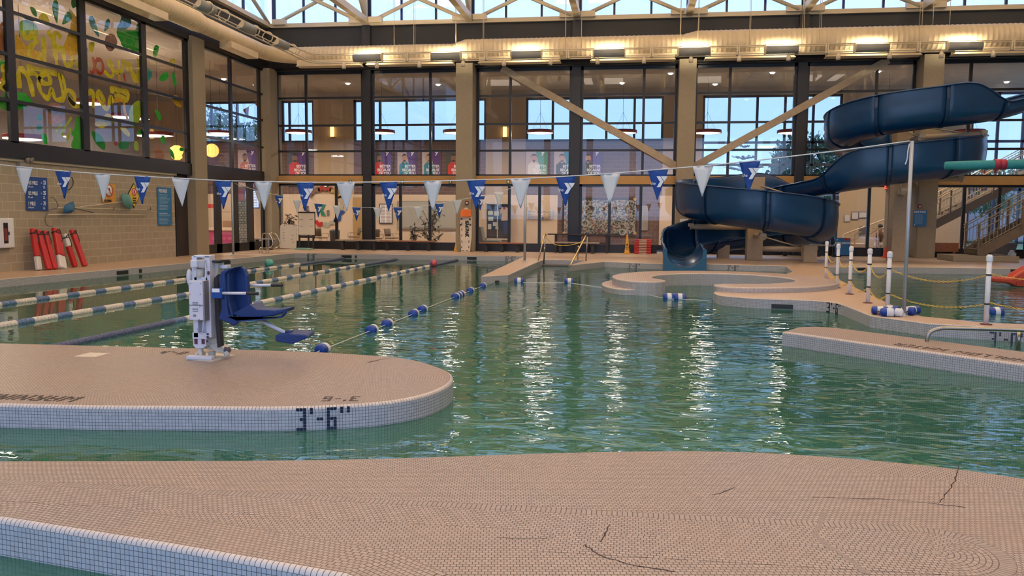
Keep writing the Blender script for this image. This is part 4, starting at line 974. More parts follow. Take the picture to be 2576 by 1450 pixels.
# ================================================================== stair tower at the right
STM = mat('stair_steel_brown', (.17, .125, .08), .6, var=.1); RAILM = mat('stair_rail_tan', (.42, .32, .20), .45)
def flight(name, lab, x0, y0, z0, n, rise, run, w, parent_loc, rails=True, m=STM, rm=RAILM, sgn=1):
    t = thing(name, lab, 'stair', parent_loc); L_ = n*run; Hh = n*rise
    for yy in (y0, y0+w):
        mb = MB(); a = Vector((x0, yy, z0)); b = Vector((x0+sgn*L_, yy, z0+Hh))
        mb.prism([a+Vector((0, 0, -.02)), a+Vector((sgn*.25, 0, -.05)), b+Vector((sgn*.05, 0, -.28)), b+Vector((0, 0, .06)), a+Vector((-sgn*.02, 0, .22))], (0, .05, 0)); mb.build('stringer', m, parent=t)
    for k in range(n):
        mb = MB(); x = x0+sgn*run*k; mb.box((x, y0+.05, z0+rise*(k+1)-.04), (x+sgn*run*1.08, y0+w, z0+rise*(k+1))); mb.box((x, y0+.05, z0+rise*k), (x+sgn*.02, y0+w, z0+rise*(k+1)-.04)); mb.build('step', m, parent=t)
    for yy in (y0-.02, y0+w+.04):
        mb = MB()
        for h in (1.0, .9, .12): mb.cyl((x0-sgn*.1, yy, z0+.1+h), (x0+sgn*L_, yy, z0+Hh+.1+h), .022 if h > .95 else .016, n=6)
        mb.cyl((x0-sgn*.1, yy-.04, z0+.72+.1), (x0+sgn*L_, yy-.04, z0+Hh+.82), .02, n=6)
        mb.build('handrail', rm, parent=t); mb = MB()
        k = 0
        while k*.13 < L_:
            x = x0+sgn*k*.13; z = z0+Hh*k*.13/L_; mb.cyl((x, yy, z+.2), (x, yy, z+1.0), .009, n=4, caps=False); k += 1
        mb.build('baluster', rm, parent=t)
        mb = MB()
        for q in (0, .33, .66, 1): x = x0+sgn*L_*q; mb.box((x-.03, yy-.03, z0+Hh*q), (x+.03, yy+.03, z0+Hh*q+1.12))
        mb.build('newel_post', m, parent=t)
    return t
flight('metal_stair', 'brown metal stair climbing to the slide top beside the last pillar', 12.85, 33.3, .26, 15, .19, .30, 1.15, (12.85, 33.3, 0))
mb = MB(); mb.box((11.9, 33.0, 0), (14.2, 34.7, .22)); tag(mb.build('concrete_pad', CONC, bev=.02), 'low concrete pad under the foot of the metal stair', 'concrete pad')
t = thing('stair_platform', 'brown steel stair landing on posts at the right edge', 'platform', (18.4, 33.8, 0)); mb = MB(); mb.box((17.75, 33.0, 2.95), (19.8, 35.8, 3.1)); mb.build('deck_plate', STM, parent=t)
for x in (17.85, 19.7):
    for y in (33.1, 35.6): mb = MB(); mb.box((x-.06, y-.06, 0), (x+.06, y+.06, 2.95)); mb.build('post', STM, parent=t)
flight('terrace_stair', 'lit cream railed stair rising outside behind the last glazed bay', 11.9, 38.3, .7, 17, .175, .30, 1.2, (11.9, 38.3, 0), m=mat('outdoor_stair_grey', (.22, .18, .15), .6), rm=mat('lit_rail', (.75, .58, .38), .45))

# ================================================================== pool lift on the near deck
LY = 8.42
def lp(x, y, dy=0.): return PY(x, y, LY+dy)
LF_ = thing('pool_lift', 'white pool access lift with a blue moulded seat on the near deck', 'pool lift', tuple(PZ(505, 903)))
LW = mat('lift_white', (.66, .66, .72), .35); LC = mat('lift_cream', (.60, .55, .46), .4); LG = mat('lift_grey', (.22, .22, .24), .5)
LB = mat('lift_seat_blue', (.004, .030, .145), .5, var=.1, scale=30, bump=.15, bscale=60)
mb = MB(); a, b, c, d = PZ(466, 906), PZ(535, 911), PZ(592, 896), PZ(527, 890); mb.prism([a, b, c, d], (0, 0, .012))
for q in ((478, 903), (535, 907), (575, 896), (528, 893)): p = PZ(*q); mb.cyl(p, p+Vector((0, 0, .03)), .012, n=6)
mb.build('base_plate', LC, parent=LF_)
mb = MB(); a, b = PZ(472, 906), PZ(530, 910); mb.box((a.x, a.y-.03, .012), (b.x, a.y+.05, .05)); mb.build('base_bar', LW, parent=LF_, bev=.006)
# tall front channel: two flanges, back web, cross bars
fr = MB(); y0 = -.03; y1 = .09
def bx(mb, xa, ya, xb, yb, d0, d1, mi=0): p = lp(xa, yb, d0); q = lp(xb, ya, d0); mb.box((p.x, LY+d0, p.z), (q.x, LY+d1, q.z), mi)
bx(fr, 487, 645, 494, 850, y0, y1); bx(fr, 519, 645, 527, 850, y0, y1); bx(fr, 487, 643, 527, 648, y0, y1); bx(fr, 488, 698, 522, 706, y0, y1); bx(fr, 484, 838, 520, 853, y0, y1); bx(fr, 494, 700, 519, 838, .05, y1)
fr.build('mast_channel', LW, parent=LF_, bev=.004)
mb = MB(); bx(mb, 486, 851, 518, 870, -.02, .08); a = lp(486, 870, -.02); b = lp(518, 870, -.02); mb.prism([a, b, lp(510, 877, -.02), lp(493, 877, -.02)], (0, .1, 0)); mb.build('foot_bracket', LW, parent=LF_, bev=.003)
for u_ in (489, 507): mb = MB(); bx(mb, u_, 853, u_+7, 866, -.028, -.02); mb.build('slot', mat('lift_bolt', (.10, .03, .05), .4), parent=LF_)
for q in ((523, 841), (523, 848), (522, 859), (525, 685), (525, 689)): p = lp(*q, -.03); mb = MB(); mb.cyl(p, p+Vector((0, -.012, 0)), .012, n=8); mb.build('bolt', mat('lift_bolt', (.10, .03, .05), .4), parent=LF_)
mb = MB(); mb.cyl(lp(504, 875, .02), lp(504, 903, .02), .03, n=12); mb.cyl(lp(497, 888, .02), lp(511, 888, .02), .022, n=10); mb.box(tuple(lp(497, 905, -.02)), tuple(lp(500, 885, .06))); mb.box(tuple(lp(508, 905, -.02)), tuple(lp(511, 885, .06))); mb.build('pivot_foot', LC, parent=LF_)
# rear boxed arm and its base casting
mb = MB(); mb.prism([lp(528, 659, .08), lp(549, 662, .08), lp(543, 770, .08), lp(545, 885, .08), lp(520, 878, .08), lp(517, 850, .08), lp(528, 740, .08)], (0, .14, 0)); mb.build('rear_arm', LC, parent=LF_, bev=.006)
mb = MB(); mb.prism([lp(518, 866, .06), lp(545, 866, .06), lp(572, 883, .1), lp(566, 890, .1), lp(545, 886, .06)], (0, .14, 0)); mb.cyl(lp(533, 884, .15), lp(533, 895, .15), .04, n=10); mb.cyl(lp(568, 884, .1), lp(572, 897, .1), .03, n=10); mb.build('base_casting', LC, parent=LF_, bev=.006)
mb = MB(); mb.cyl(lp(566, 881, .12), lp(577, 881, .12), .035, n=10); mb.build('end_knob', mat('lift_knob', (.10, .09, .13), .4), parent=LF_)
mb = MB(); bx(mb, 530, 656, 551, 660, .02, .26); mb.build('top_pad', BLK, parent=LF_)
mb = MB(); bx(mb, 476, 707, 509, 806, -.14, -.04); mb.build('battery_box', LW, parent=LF_, bev=.008)
mb = MB(); bx(mb, 509, 708, 513, 808, -.13, -.03); bx(mb, 475, 768, 510, 769.5, -.143, -.138); mb.build('battery_gasket', LG, parent=LF_)
for q in ((479, 714), (505, 714), (478, 741), (504, 741), (477, 767), (503, 767), (476.5, 773), (503, 773), (475.5, 803), (501, 804)): p = lp(*q, -.14); mb = MB(); mb.cyl(p, p+Vector((0, -.004, 0)), .006, n=6); mb.build('screw', LG, parent=LF_)
mb = MB(); bx(mb, 486, 792, 493, 797, -.143, -.138); mb.build('label_plate', LG, parent=LF_)
for i, y in enumerate((760.5, 763, 766, 776.5, 779, 783)): mb = MB(); bx(mb, 484, y, 498, y+1, -.143, -.139); mb.build('printed_line', LG, parent=LF_)
mb = MB(); bx(mb, 478, 655, 494, 674, -.1, .02); mb.build('motor_housing', LW, parent=LF_, bev=.012)
mb = MB(); bx(mb, 494, 654, 514, 675, -.07, .03); mb.build('motor_cover', mat('lift_pale_grey', (.45, .45, .46), .5), parent=LF_, bev=.015)
mb = MB(); mb.cyl(lp(505, 676, 0), lp(503, 699, 0), .045, n=14); mb.build('actuator', LC, parent=LF_)
mb = MB(); mb.ell(lp(476, 698, .05), (.03, .03, .09)); mb.build('hand_bulb', LW, parent=LF_)
mb = MB(); mb.tube(catmull([lp(513, 806, -.1), lp(512, 820, -.08), lp(509, 835, -.06), lp(500, 838, -.05), lp(495, 826, -.05)], 6), .005, n=5); mb.tube(catmull([lp(490, 675, -.06), lp(482, 685, -.05), lp(488, 700, -.05)], 6), .004, n=5)
mb.tube(catmull([lp(516, 660, -.05), lp(517, 700, -.06), lp(515, 760, -.06), lp(509, 835, -.06)], 6), .006, n=5); mb.build('cable', LW, parent=LF_)
mb = MB(); mb.prism([lp(538, 700, .02), lp(547, 690, .02), lp(549, 720, .02), lp(551, 800, .02), lp(556, 872, .02), lp(546, 876, .02), lp(541, 810, .02)], (0, .08, 0)); mb.build('black_sleeve', BLK, parent=LF_, bev=.01)
mb = MB(); mb.cyl(lp(546, 671, .15), lp(562, 671, .15), .028, n=12); bx(mb, 558, 668, 570, 676, .1, .2); mb.build('cross_tube', LW, parent=LF_, bev=.003)
# moulded seat: thick side profile swept across its width, tapering at the head
prof = [(553, 690), (560, 683), (578, 674), (596, 671), (608, 673), (617, 683), (622, 705), (624, 735), (627, 762), (638, 778), (655, 779), (690, 782), (717, 778), (719, 785), (712, 795), (690, 803), (650, 806), (610, 808), (598, 811), (588, 822), (575, 816), (562, 806), (552, 802), (553, 795), (558, 780), (560, 765), (558, 740), (556, 715)]
back = MB(); W2 = .23
def shell(mb, P, d0, d1): mb.prism([lp(x, y, d0) for x, y in P], (0, d1-d0, 0))
outer = [(549, 700), (556, 684), (575, 675), (585, 675), (565, 690), (567, 735), (574, 795), (600, 806), (650, 804), (705, 796), (719, 777), (718, 790), (708, 800), (690, 803), (600, 810), (588, 822), (570, 812), (548, 803), (557, 775), (553, 745)]
shell(back, outer, -.16, -.10)
shell(back, [(566, 690), (585, 674), (605, 671), (614, 676), (621, 695), (624, 735), (628, 765), (640, 778), (625, 790), (600, 796), (578, 790), (571, 760), (568, 730)], .05, .12)
shell(back, [(583, 790), (628, 766), (645, 779), (690, 781), (719, 777), (716, 786), (690, 795), (650, 800), (605, 801)], -.12, .14)
shell(back, [(553, 690), (578, 675), (590, 672), (575, 690), (576, 760), (588, 800), (570, 800), (560, 775), (556, 740)], -.12, .10)
bob = back.build('seat', LB, parent=LF_, bev=.022); q = bob.modifiers.new('remesh', 'REMESH'); bob.modifiers.remove(q)
for (xa, ya, xm, xb, yb, dd, l) in ((560, 738, 620, 650, 739, -.2, 'near'), (624, 718, 682, 711, 718, .14, 'far')):
    a = lp(xa, ya, dd); m_ = lp(xm, (ya+yb)/2, dd); b = lp(xb, yb, dd)
    mb = MB(); mb.cyl(a, m_, .015, n=12); ar = mb.build('armrest', LW, parent=LF_)
    mb = MB(); mb.lathe([(0, 0), (.016, .002), (.018, .01), (.017, (b-m_).length*.8), (.020, (b-m_).length*.95), (.012, (b-m_).length)], m_, d=(b-m_), n=12); mb.build('grip', BLK, parent=ar)
mb = MB(); bx(mb, 532, 727, 557, 751, -.22, -.12); mb.build('arm_bracket', mat('lift_bracket_blue', (.006, .06, .28), .4), parent=LF_, bev=.006)
mb = MB(); bx(mb, 533, 727, 552, 736, -.226, -.22); mb.build('hinge_plate', WHITE, parent=LF_, bev=.002)
mb = MB(); mb.cyl(lp(655, 806, 0), lp(718, 838, -.05), .020, n=10); mb.build('footrest_arm', LW, parent=LF_)
mb = MB(); P_ = [(692, 844), (725, 840), (740, 842), (770, 843), (775, 851), (735, 867), (692, 860)]; mb.prism([lp(x, y, -.14) for x, y in P_], (0, .2, .02)); bx(mb, 716, 833, 733, 843, -.08, .0); mb.build('footrest', LB, parent=LF_, bev=.012)
mb = MB(); a = PZ(190, 897); mb.prism([PZ(187, 898), PZ(240, 899), PZ(277, 890), PZ(225, 888)], (0, 0, .004)); tag(mb.build('deck_hatch', mat('pale_hatch', (.62, .55, .47), .6)), 'pale square hatch plate set in the near deck', 'hatch')

# ================================================================== pennant lines
def flagmesh(w, h, rr):
    mb = MB(); vs = []; N_ = 7
    for i in range(N_+1):
        t = i/N_; hw = w/2*(1-t)+.004
        for j in range(5):
            u = -1+.5*j; vs.append((u*hw, .012*sin(3*t+rr)*(1 if j % 2 else -1)+.03*t*sin(rr*2), -h*t))
    mb.add(vs, [(i*5+j, i*5+j+1, (i+1)*5+j+1, (i+1)*5+j) for i in range(N_) for j in range(4)], sm=True); return mb
protoF = {}
def emblem(parent, x, y, z, s, with_text=True):
    mb = MB(); ylogo(mb, x-s*.12, y, z, s); mb.build('emblem', TEXTW, parent=parent)
    if with_text: text('the', (x-s*.17, y-.002, z+s*.22), s*.28, TEXTW, RY, parent, name='emblem_word', align='RIGHT', wide=.9, ext=.001)
def hang(c0, c1, yfun, w, h, items, tagname, where):
    nB = nW = 0
    ords2 = ['first', 'second', 'third', 'fourth', 'fifth', 'sixth', 'seventh', 'eighth', 'ninth', 'tenth', 'eleventh', 'twelfth', 'thirteenth', 'fourteenth']
    for k, (x, z, blue, y) in enumerate(items):
        if blue: nB += 1; idx = nB
        else: nW += 1; idx = nW
        t = thing('pennant', '%s pennant %s, %s %s one from the lap lane side' % ('blue' if blue else 'white', where, ords2[idx-1], 'blue' if blue else 'white'), 'pennant', (x, y, z), tagname)
        mb = flagmesh(w, h, k*1.7); me = mb.build('cloth', NAVY if blue else FLAGW, solid=.004); me.location = (x, y, z); 
        if k: 
            me.rotation_euler = (0, 0, radians(random.uniform(-6, 6)))
        adopt(me, t)
        if blue: emblem(t, x, y-.03, z-h*.58, h*.36)
big = [(61, 421), (160, 431), (257, 438), (358, 444), (455, 449), (562, 455), (662, 457), (768, 459), (870, 459), (978, 458), (1088, 456), (1198, 453), (1310, 450), (1423, 444), (1535, 437), (1655, 427), (1768, 418), (1886, 406)]
YF = 14.34; pts = [PY(x, y, YF) for x, y in big]
hang(0, 0, None, .34, .51, [(p.x, p.z, i % 2 == 1, YF) for i, p in enumerate(pts)], 'pennants on the near line', 'on the near flag line')
mb = MB(); pole = PY(2288, 355, YF); mb.tube([PY(-60, 408, YF)] + pts + [PY(2080, 383, YF), PY(2180, 370, YF), pole], .011, n=6); tag(mb.build('flag_line', FLAGW), 'white line carrying the near row of pennants', 'rope')
def ly(x): return 30.3-(x-588)/730*1.7
sm = [(652, 481, 0), (702, 492, 1), (747, 504, 0), (801, 513, 1), (848, 518, 0), (897, 522, 1), (950, 523, 0), (1001, 522, 1), (1052, 520, 0), (1105, 513, 1), (1150, 504, 0), (1208, 494, 1), (1255, 484, 0)]
pts = [(PY(x, y, ly(x)), b) for x, y, b in sm]
hang(0, 0, None, .33, .50, [(p.x, p.z, b == 1, p.y) for p, b in pts], 'pennants on the far line', 'on the far flag line')
mb = MB(); mb.tube([PY(588, 461, 30.3)] + [p for p, b in pts] + [PY(1318, 463, 28.6)], .009, n=5); tag(mb.build('flag_line', FLAGW), 'thin white line carrying the far row of pennants', 'rope')
for (bx_, by_, tx_, ty_), r, l in (((2273, 795, 2290, 355), .030, 'tall grey flag pole standing among the white posts'), ((1320, 659, 1319, 465), .045, 'grey flag pole standing on the narrow pier'), ((587, 643, 586, 458), .04, 'grey flag pole on the far side deck before the glass doors')):
    b = PZ(bx_, by_); z = PY(tx_, ty_, b.y).z; t = thing('flag_pole', l, 'pole', tuple(b)); mb = MB(); mb.cyl(b, (b.x, b.y, z), r, n=14); mb.build('tube', GALV, parent=t); mb = MB(); mb.lathe([(r*2.6, 0), (r*2.6, .012), (r*1.3, .02), (r*1.1, .05), (r, .05)], b, n=16); mb.build('floor_flange', GALV, parent=t)
    if by_ == 795: mb = MB(); mb.tube(catmull([PY(2288, 362, YF), PY(2284, 380, YF-.03), PY(2282, 400, YF-.02), PY(2277, 414, YF-.03)], 5), .010, n=5); mb.build('rope_tail', FLAGW, parent=t)

# ------------------------------------------------------------------ lane ropes: sections of ribbed discs
LBL, LWH, LNV = mat('lane_disc_blue', (.09, .155, .30), .45), mat('lane_disc_white', (.66, .60, .52), .5), mat('lane_disc_slate', (.07, .09, .17), .45)
def ropesec(L_, r=.062):
    mb = MB(); n = int(L_/.075); p = [(.02, 0)]
    for i in range(n):
        a = L_*i/n; b = L_*(i+1)/n; p += [(r*.35, a+.006), (r*.9, a+.014), (r, (a+b)/2), (r*.9, b-.012), (r*.35, b-.004)]
    p.append((.02, L_)); mb.lathe(p, (0, 0, 0), d=(0, 1, 0), n=12); return mb
def lane(name, label, A, B, solid_far, solid_near=0):
    A = Vector((*A, WL+.012)); B = Vector((*B, WL+.012)); L_ = (B-A).length; d = (B-A).normalized(); ang = atan2(d.y, d.x)-pi/2; S_ = .46
    t = thing(name, label, 'lane rope', tuple(A), 'floating lane ropes'); protos = {}
    cuts = []; s = 0.
    while s < L_-.3:
        far = (L_-s < solid_far or s < solid_near); kind = 'far' if far else ('blue' if len(cuts) % 2 else 'white'); l_ = {'far': .46, 'blue': .36, 'white': .54}[kind]; cuts.append((s, l_, kind)); s += l_
    mb = MB(); mb.cyl(A, B, .012, n=6); mb.build('cable', BLK, parent=t)
    for s, l_, kind in cuts:
        if kind not in protos:
            ob = ropesec(l_).build('blue_float_section' if kind != 'white' else 'white_float_section', {'far': LNV, 'blue': LBL, 'white': LWH}[kind]); protos[kind] = ob
        else: ob = protos[kind].copy(); ob.parent = None; ob.matrix_parent_inverse = Matrix.Identity(4); COL.objects.link(ob)
        ob.location = A+d*s; ob.rotation_euler = (0, 0, ang); adopt(ob, t)
lane('lane_rope', 'blue and white lane rope farthest out, beside the side deck', (-12.05, 12.0), (-11.4, 32.05), 4.4)
lane('lane_rope', 'blue and white lane rope in the middle of the three', (-9.75, 10.5), (-9.18, 32.1), 4.4)
lane('lane_rope', 'blue and white lane rope passing just behind the pool lift', (-7.5, 9.35), (-6.75, 32.1), 4.4, 3.2)
# ------------------------------------------------------------------ buoy line and other floats
FB, FWH = mat('float_blue', (.008, .05, .30), .35), mat('float_white', (.72, .74, .76), .4)
def floatbuoy(p, d, lab, group, kind=0, r=.085):
    d = Vector(d).normalized(); t = thing('rope_float', lab, 'float', tuple(p), group)
    if kind == 0: segs_ = [(-.11, -.01, FB), (-.01, .10, FWH)]
    elif kind == 1: segs_ = [(-.13, -.045, FB), (-.045, .045, FWH), (.045, .13, FB)]
    elif kind == 2: segs_ = [(-.1, .02, FWH), (.02, .12, FB)]
    for a, b, m in segs_:
        mb = MB(); lo, hi = a == segs_[0][0], b == segs_[-1][1]
        mb.lathe([(0, a) if lo else (r, a)] + ([(r*.6, a), (r*.93, a+.015)] if lo else []) + [(r, a+.03), (r, b-.03)] + ([(r*.93, b-.015), (r*.6, b), (0, b)] if hi else [(r, b)]), p, d=d, n=18)
        mb.build('blue_half' if m is FB else 'white_band', m, parent=t)
BUO = [(812, 876), (936, 827), (975, 812), (1041, 786), (1063, 775), (1153, 740), (1183, 728), (1215, 716)]
bw = [PZ(x, y+4, WL+.02) for x, y in BUO]; dr = (bw[-1]-bw[0]).normalized()
labs = ['blue and white float at the edge of the near deck', 'blue float, second out from the near deck', 'blue float, third out from the near deck', 'nearer float of the mid-line pair', 'farther float of the mid-line pair', 'bunched floats along the diagonal line towards the pier', 'blue float, second one short of the pier', 'blue float touching the pier tip']
for p, l in zip(bw, labs): floatbuoy(p, dr, l, 'floats on the diagonal line')
for k, q in enumerate(((1160, 737), (1146, 743))): floatbuoy(PZ(q[0], q[1]+4, WL+.02), dr, ('back', 'front')[k]+' float of the bunched trio on the diagonal line', 'floats on the diagonal line')
mb = MB(); mb.tube([Vector((-4.0, 9.3, WL+.0))] + [Vector((p.x, p.y, WL+.02)) for p in bw] + [Vector((-3.6, 21.5, WL+.02))], .006, n=6); tag(mb.build('float_line', FLAGW), 'thin rope of the diagonal float line across the pool', 'rope')
for (x, y), l in (((1306, 705), 'blue float with white band, nearer the pier'), ((1432, 706), 'blue float with white band, between pier and ring'), ((1683, 746), 'blue float with white band at the ring opening, left of its twin'), ((1710, 747), 'blue float with white band at the ring opening, right of its twin')):
    floatbuoy(PZ(x, y+3, WL+.03), (1, .1, 0), l, 'loose banded floats', 1, .10)
floatbuoy(PZ(2505, 786, WL+.03), (1, .1, 0), 'blue and white float in the shallow pool behind the end post', 'loose banded floats', 1, .10)
mb = MB(); a, b = PZ(1320, 712, WL), PZ(1432, 712, WL); mb.tube([PZ(1290, 708, WL+.01), a, b, PZ(1560, 730, WL+.01), PZ(1680, 752, WL+.01), PZ(1790, 757, WL+.01)], .008, n=5); tag(mb.build('float_line', FLAGW), 'thin rope of the float line across the ring opening', 'rope')
# heap of floats by the flag pole
H = [(2213, 784, 1, 'leftmost white ended float'), (2232, 789, 0, 'front blue float'), (2255, 789, 0, 'middle blue float'), (2243, 782, 2, 'rear float half hidden'), (2283, 785, 2, 'float just beyond the pole'), (2296, 783, 2, 'round white float at the far end')]
for x, y, k, l in H: floatbuoy(PZ(x, y+8)+Vector((0, 0, .07)), (1, random.uniform(-.8, .8), 0), l+' in the heap at the flag pole foot', 'heap of floats on the path', k % 3, .07)
mb = MB()
rp_ = [PZ(2195, 793)+Vector((0, 0, .02))]
for i in range(26): rp_.append(PZ(2200+100*i/26+8*sin(i*2.1), 791+5*sin(i*1.7))+Vector((0, 0, .02+.06*abs(sin(i*1.3)))))
mb.tube(catmull(rp_, 4), .009, n=5); tag(mb.build('tangled_rope', mat('purple_grey_rope', (.16, .13, .20), .8)), 'tangled thin rope among the heap of floats', 'rope')
# balls
for (x, y), r, m, l, m2 in (((677, 663), .15, mat('ball_teal', (.10, .38, .33), .35, var=.35, scale=6), 'teal marbled ball floating by the farthest lane rope', None), ((1091, 662), .13, mat('ball_purple', (.22, .05, .30), .35), 'purple and red ball floating near the far end of the lanes', mat('ball_red', (.65, .10, .06), .35))):
    p = PZ(x, y+7, WL+.02); mb = MB(); mb.ell(p+Vector((0, 0, r*.7)), (r, r, r), 22, 14, mi=0)
    if m2: mb.mi = [1 if (i % 22) % 8 < 4 else 0 for i in range(len(mb.f))]
    tag(mb.build('play_ball', [m, m2 or m]), l, 'ball')

# ------------------------------------------------------------------ posts with chains on the path
PO = [(2077, 701, .97), (2105, 725, 1.0), (2137, 741, 1.0), (2183, 763, 1.02), (2232, 783, 1.02), (2480, 817, 1.05)]
pn = ['farthest white post, by the ring curb', 'second white post from the ring curb', 'third white post from the ring curb', 'fourth white post from the ring curb', 'white post just before the tall grey pole', 'nearest white post, alone at the path bend']
PP = []
for (x, y, h), l in zip(PO, pn):
    p = PZ(x, y); PP.append((p, h)); t = thing('chain_post', l, 'post', tuple(p), 'white plastic posts with yellow chain')
    mb = MB(); mb.cyl(p, p+Vector((0, 0, h-.07)), .036, n=16); mb.build('tube', WHITE, parent=t)
    mb = MB(); mb.lathe([(.045, 0), (.047, .06), (.042, .085), (.02, .1), (0, .1)], p+Vector((0, 0, h-.09)), n=16); mb.build('cap', WHITE, parent=t)
    mb = MB(); mb.lathe([(.085, 0), (.085, .012), (.05, .02), (.036, .02)], p, n=18); mb.build('base_disc', mat('rust_base', (.14, .05, .035), .7), parent=t)
    for z in (h*.30, h*.72): mb = MB(); mb.lathe([(.037, -.012), (.041, -.012), (.041, .012), (.037, .012)], p+Vector((0, 0, z)), n=12); mb.build('hook_band', BLK, parent=t)
def chain(a, b, sag, lab, group='yellow plastic chains'):
    L_ = (b-a).length*(1+.06); n = min(int(L_/.045), 95); t = thing('plastic_chain', lab, 'chain', tuple(a), group)
    pr = None
    for i in range(n):
        u = (i+.5)/n; p = a.lerp(b, u)+Vector((0, 0, -sag*4*u*(1-u))); q = a.lerp(b, min(1, u+.01))+Vector((0, 0, -sag*4*min(1, u+.01)*(1-min(1, u+.01))))
        d = (q-p).normalized(); l_ = L_/n*.72
        if pr is None:
            mb = MB(); mb.tube([(l_*.5*1.3*cos(s_), .012*sin(s_), 0) for s_ in [2*pi*k/8 for k in range(8)]], .0045, n=4, closed=True); ob = mb.build('link', CHAIN); pr = ob
        else: ob = pr.copy(); ob.parent = None; ob.matrix_parent_inverse = Matrix.Identity(4); COL.objects.link(ob)
        m_ = d.to_track_quat('X', 'Z').to_matrix().to_4x4() @ Matrix.Rotation(pi/2*(i % 2), 4, 'X'); ob.location = p; ob.rotation_euler = m_.to_euler(); adopt(ob, t)
nm_ = ['between the two farthest posts', 'between the second and third posts', 'between the third and fourth posts', 'from the fourth post to the one at the pole', 'sweeping past the tall grey pole to the end post']
for i in range(5):
    (a, ha), (b, hb) = PP[i], PP[i+1]; sg = .20 if i < 4 else .16
    for k, f in (('upper', .72), ('lower', .30)): chain(a+Vector((0, 0, ha*f)), b+Vector((0, 0, hb*f)), sg if k == 'upper' else sg*.8, '%s yellow chain %s' % (k, nm_[i]))
(a, ha) = PP[5]
for k, f, y2 in (('upper', .74, 706), ('lower', .33, 785)): chain(a+Vector((0, 0, ha*f)), PY(2640, y2, 12.9), .03, '%s yellow chain running from the end post out of view' % k)
# ------------------------------------------------------------------ handrails
T_ = thing('pool_handrail', 'looped dull steel handrail at the shallow water entry', 'handrail', tuple(PZ(2335, 858, WL)))
y_ = 11.4; mb = MB(); q = [PY(2345, 880, y_), PY(2333, 862, y_), PY(2333, 848, y_), PY(2342, 835, y_), PY(2362, 828, y_), PY(2400, 826, y_), PY(2576, 831, y_-.1), PY(2700, 836, y_-.2)]
mb.tube(catmull(q, 5), .026, n=12); mb.build('top_rail', mat('dull_steel', (.34, .32, .28), .3, metal=1.), parent=T_)
mb = MB(); mb.cyl(PY(2564, 832, y_), PY(2561, 882, y_), .024, n=12); mb.build('post', mat('dull_steel'), parent=T_)
for s_, (top, bot, post, pb, lab) in enumerate((((1369, 590), (1350, 672), (1368, 590), (1368, 655), 'brass sloping step rail on the pier side of the steps'), ((1472, 594), (1435, 668), (1474, 594), (1474, 657), 'brass sloping step rail on the slide side of the steps'))):
    b = PZ(*pb); b2 = PZ(*bot, -.2 if s_ == 0 else 0); T_ = thing('step_rail', lab, 'handrail', tuple(b)); Yt = b.y
    mb = MB(); top3 = PY(*top, Yt-.15); mb.tube([b2, top3+Vector((0, -.03, -.05)), top3, PY(top[0]+3, top[1]-1, Yt), PY(post[0]+6, post[1]+4, Yt)], .024, n=10); mb.build('rail', mat('brass_rail', (.66, .50, .27), .25, metal=.9), parent=T_)
    mb = MB(); mb.cyl(b, PY(post[0]+4, post[1]+2, Yt), .026, n=10); mb.cyl(PZ(bot[0]+18, bot[1]-8, -.1), PY(bot[0]+20, bot[1]-48, Yt-1.0), .024, n=10); mb.build('post', mat('dull_steel'), parent=T_)
a, b = PY(1375, 598, 30), PY(1470, 612, 30)
mb = MB(); mb.tube(catmull([PY(1374, 598, 29.6), PY(1395, 615, 29.6), PY(1425, 618, 29.6), PY(1455, 612, 29.6), PY(1472, 602, 29.5)], 5), .014, n=6); tag(mb.build('barrier_rope', CHAIN), 'yellow rope strung across the pool steps', 'rope')
# ladder grab rails near the corner
T_ = thing('pool_ladder', 'pair of bent chrome ladder rails on the side deck', 'ladder', tuple(PZ(665, 636)))
for dx in (0, 17):
    y_ = 31.9+dx*.02; mb = MB(); q = [PY(653+dx, 637, y_), PY(653+dx, 627, y_), PY(658+dx, 624, y_), PY(678+dx, 624, y_), PY(685+dx, 617, y_), PY(686+dx, 608, y_), PY(679+dx, 592, y_), PY(672+dx, 587, y_), PY(664+dx, 588, y_), PY(660+dx, 594, y_), PY(659+dx, 637, y_)]
    mb.tube(catmull(q, 4), .024, n=10); mb.build('rail', CHROME, parent=T_)
# ------------------------------------------------------------------ red toy and turquoise pipe at the right
t = thing('red_float_toy', 'red plastic pool toy with a raised fin at the edge of view', 'pool toy', tuple(PZ(2540, 712, WL))); y_ = PZ(2530, 722, WL).y
mb = MB(); mb.prism([PY(x, y, y_) for x, y in ((2500, 697), (2545, 700), (2560, 688), (2590, 672), (2640, 668), (2640, 722), (2560, 722), (2540, 714), (2501, 711))], (0, .45, 0)); mb.build('body', mat('toy_red', (.50, .06, .03), .35), parent=t, bev=.05)
mb = MB(); mb.prism([PY(x, y, y_-.02) for x, y in ((2560, 722), (2555, 706), (2575, 700), (2600, 706), (2600, 722))], (0, .5, 0)); mb.build('side_block', mat('toy_red_deep', (.36, .04, .02), .4), parent=t, bev=.02)
yp = 17.0; t = thing('water_spout', 'turquoise foam covered spout arm with red straps reaching in from the edge', 'water spout', (6.9+1.2, yp, 0))
mb = MB(); mb.tube([PY(2376, 417, yp), PY(2378, 417, yp), PY(2440, 416, yp), PY(2576, 413, yp), PY(2780, 411, yp)], [.04, .075, .085, .09, .09], n=16); mb.build('arm', mat('foam_turquoise', (.02, .22, .24), .7, var=.15), parent=t)
for x in (2507, 2522): mb = MB(); q = PY(x, 414, yp); mb.cyl(q-Vector((.05, 0, 0)), q+Vector((.05, 0, 0)), .10, n=16); mb.build('red_strap', mat('strap_red', (.35, .02, .05), .6), parent=t)
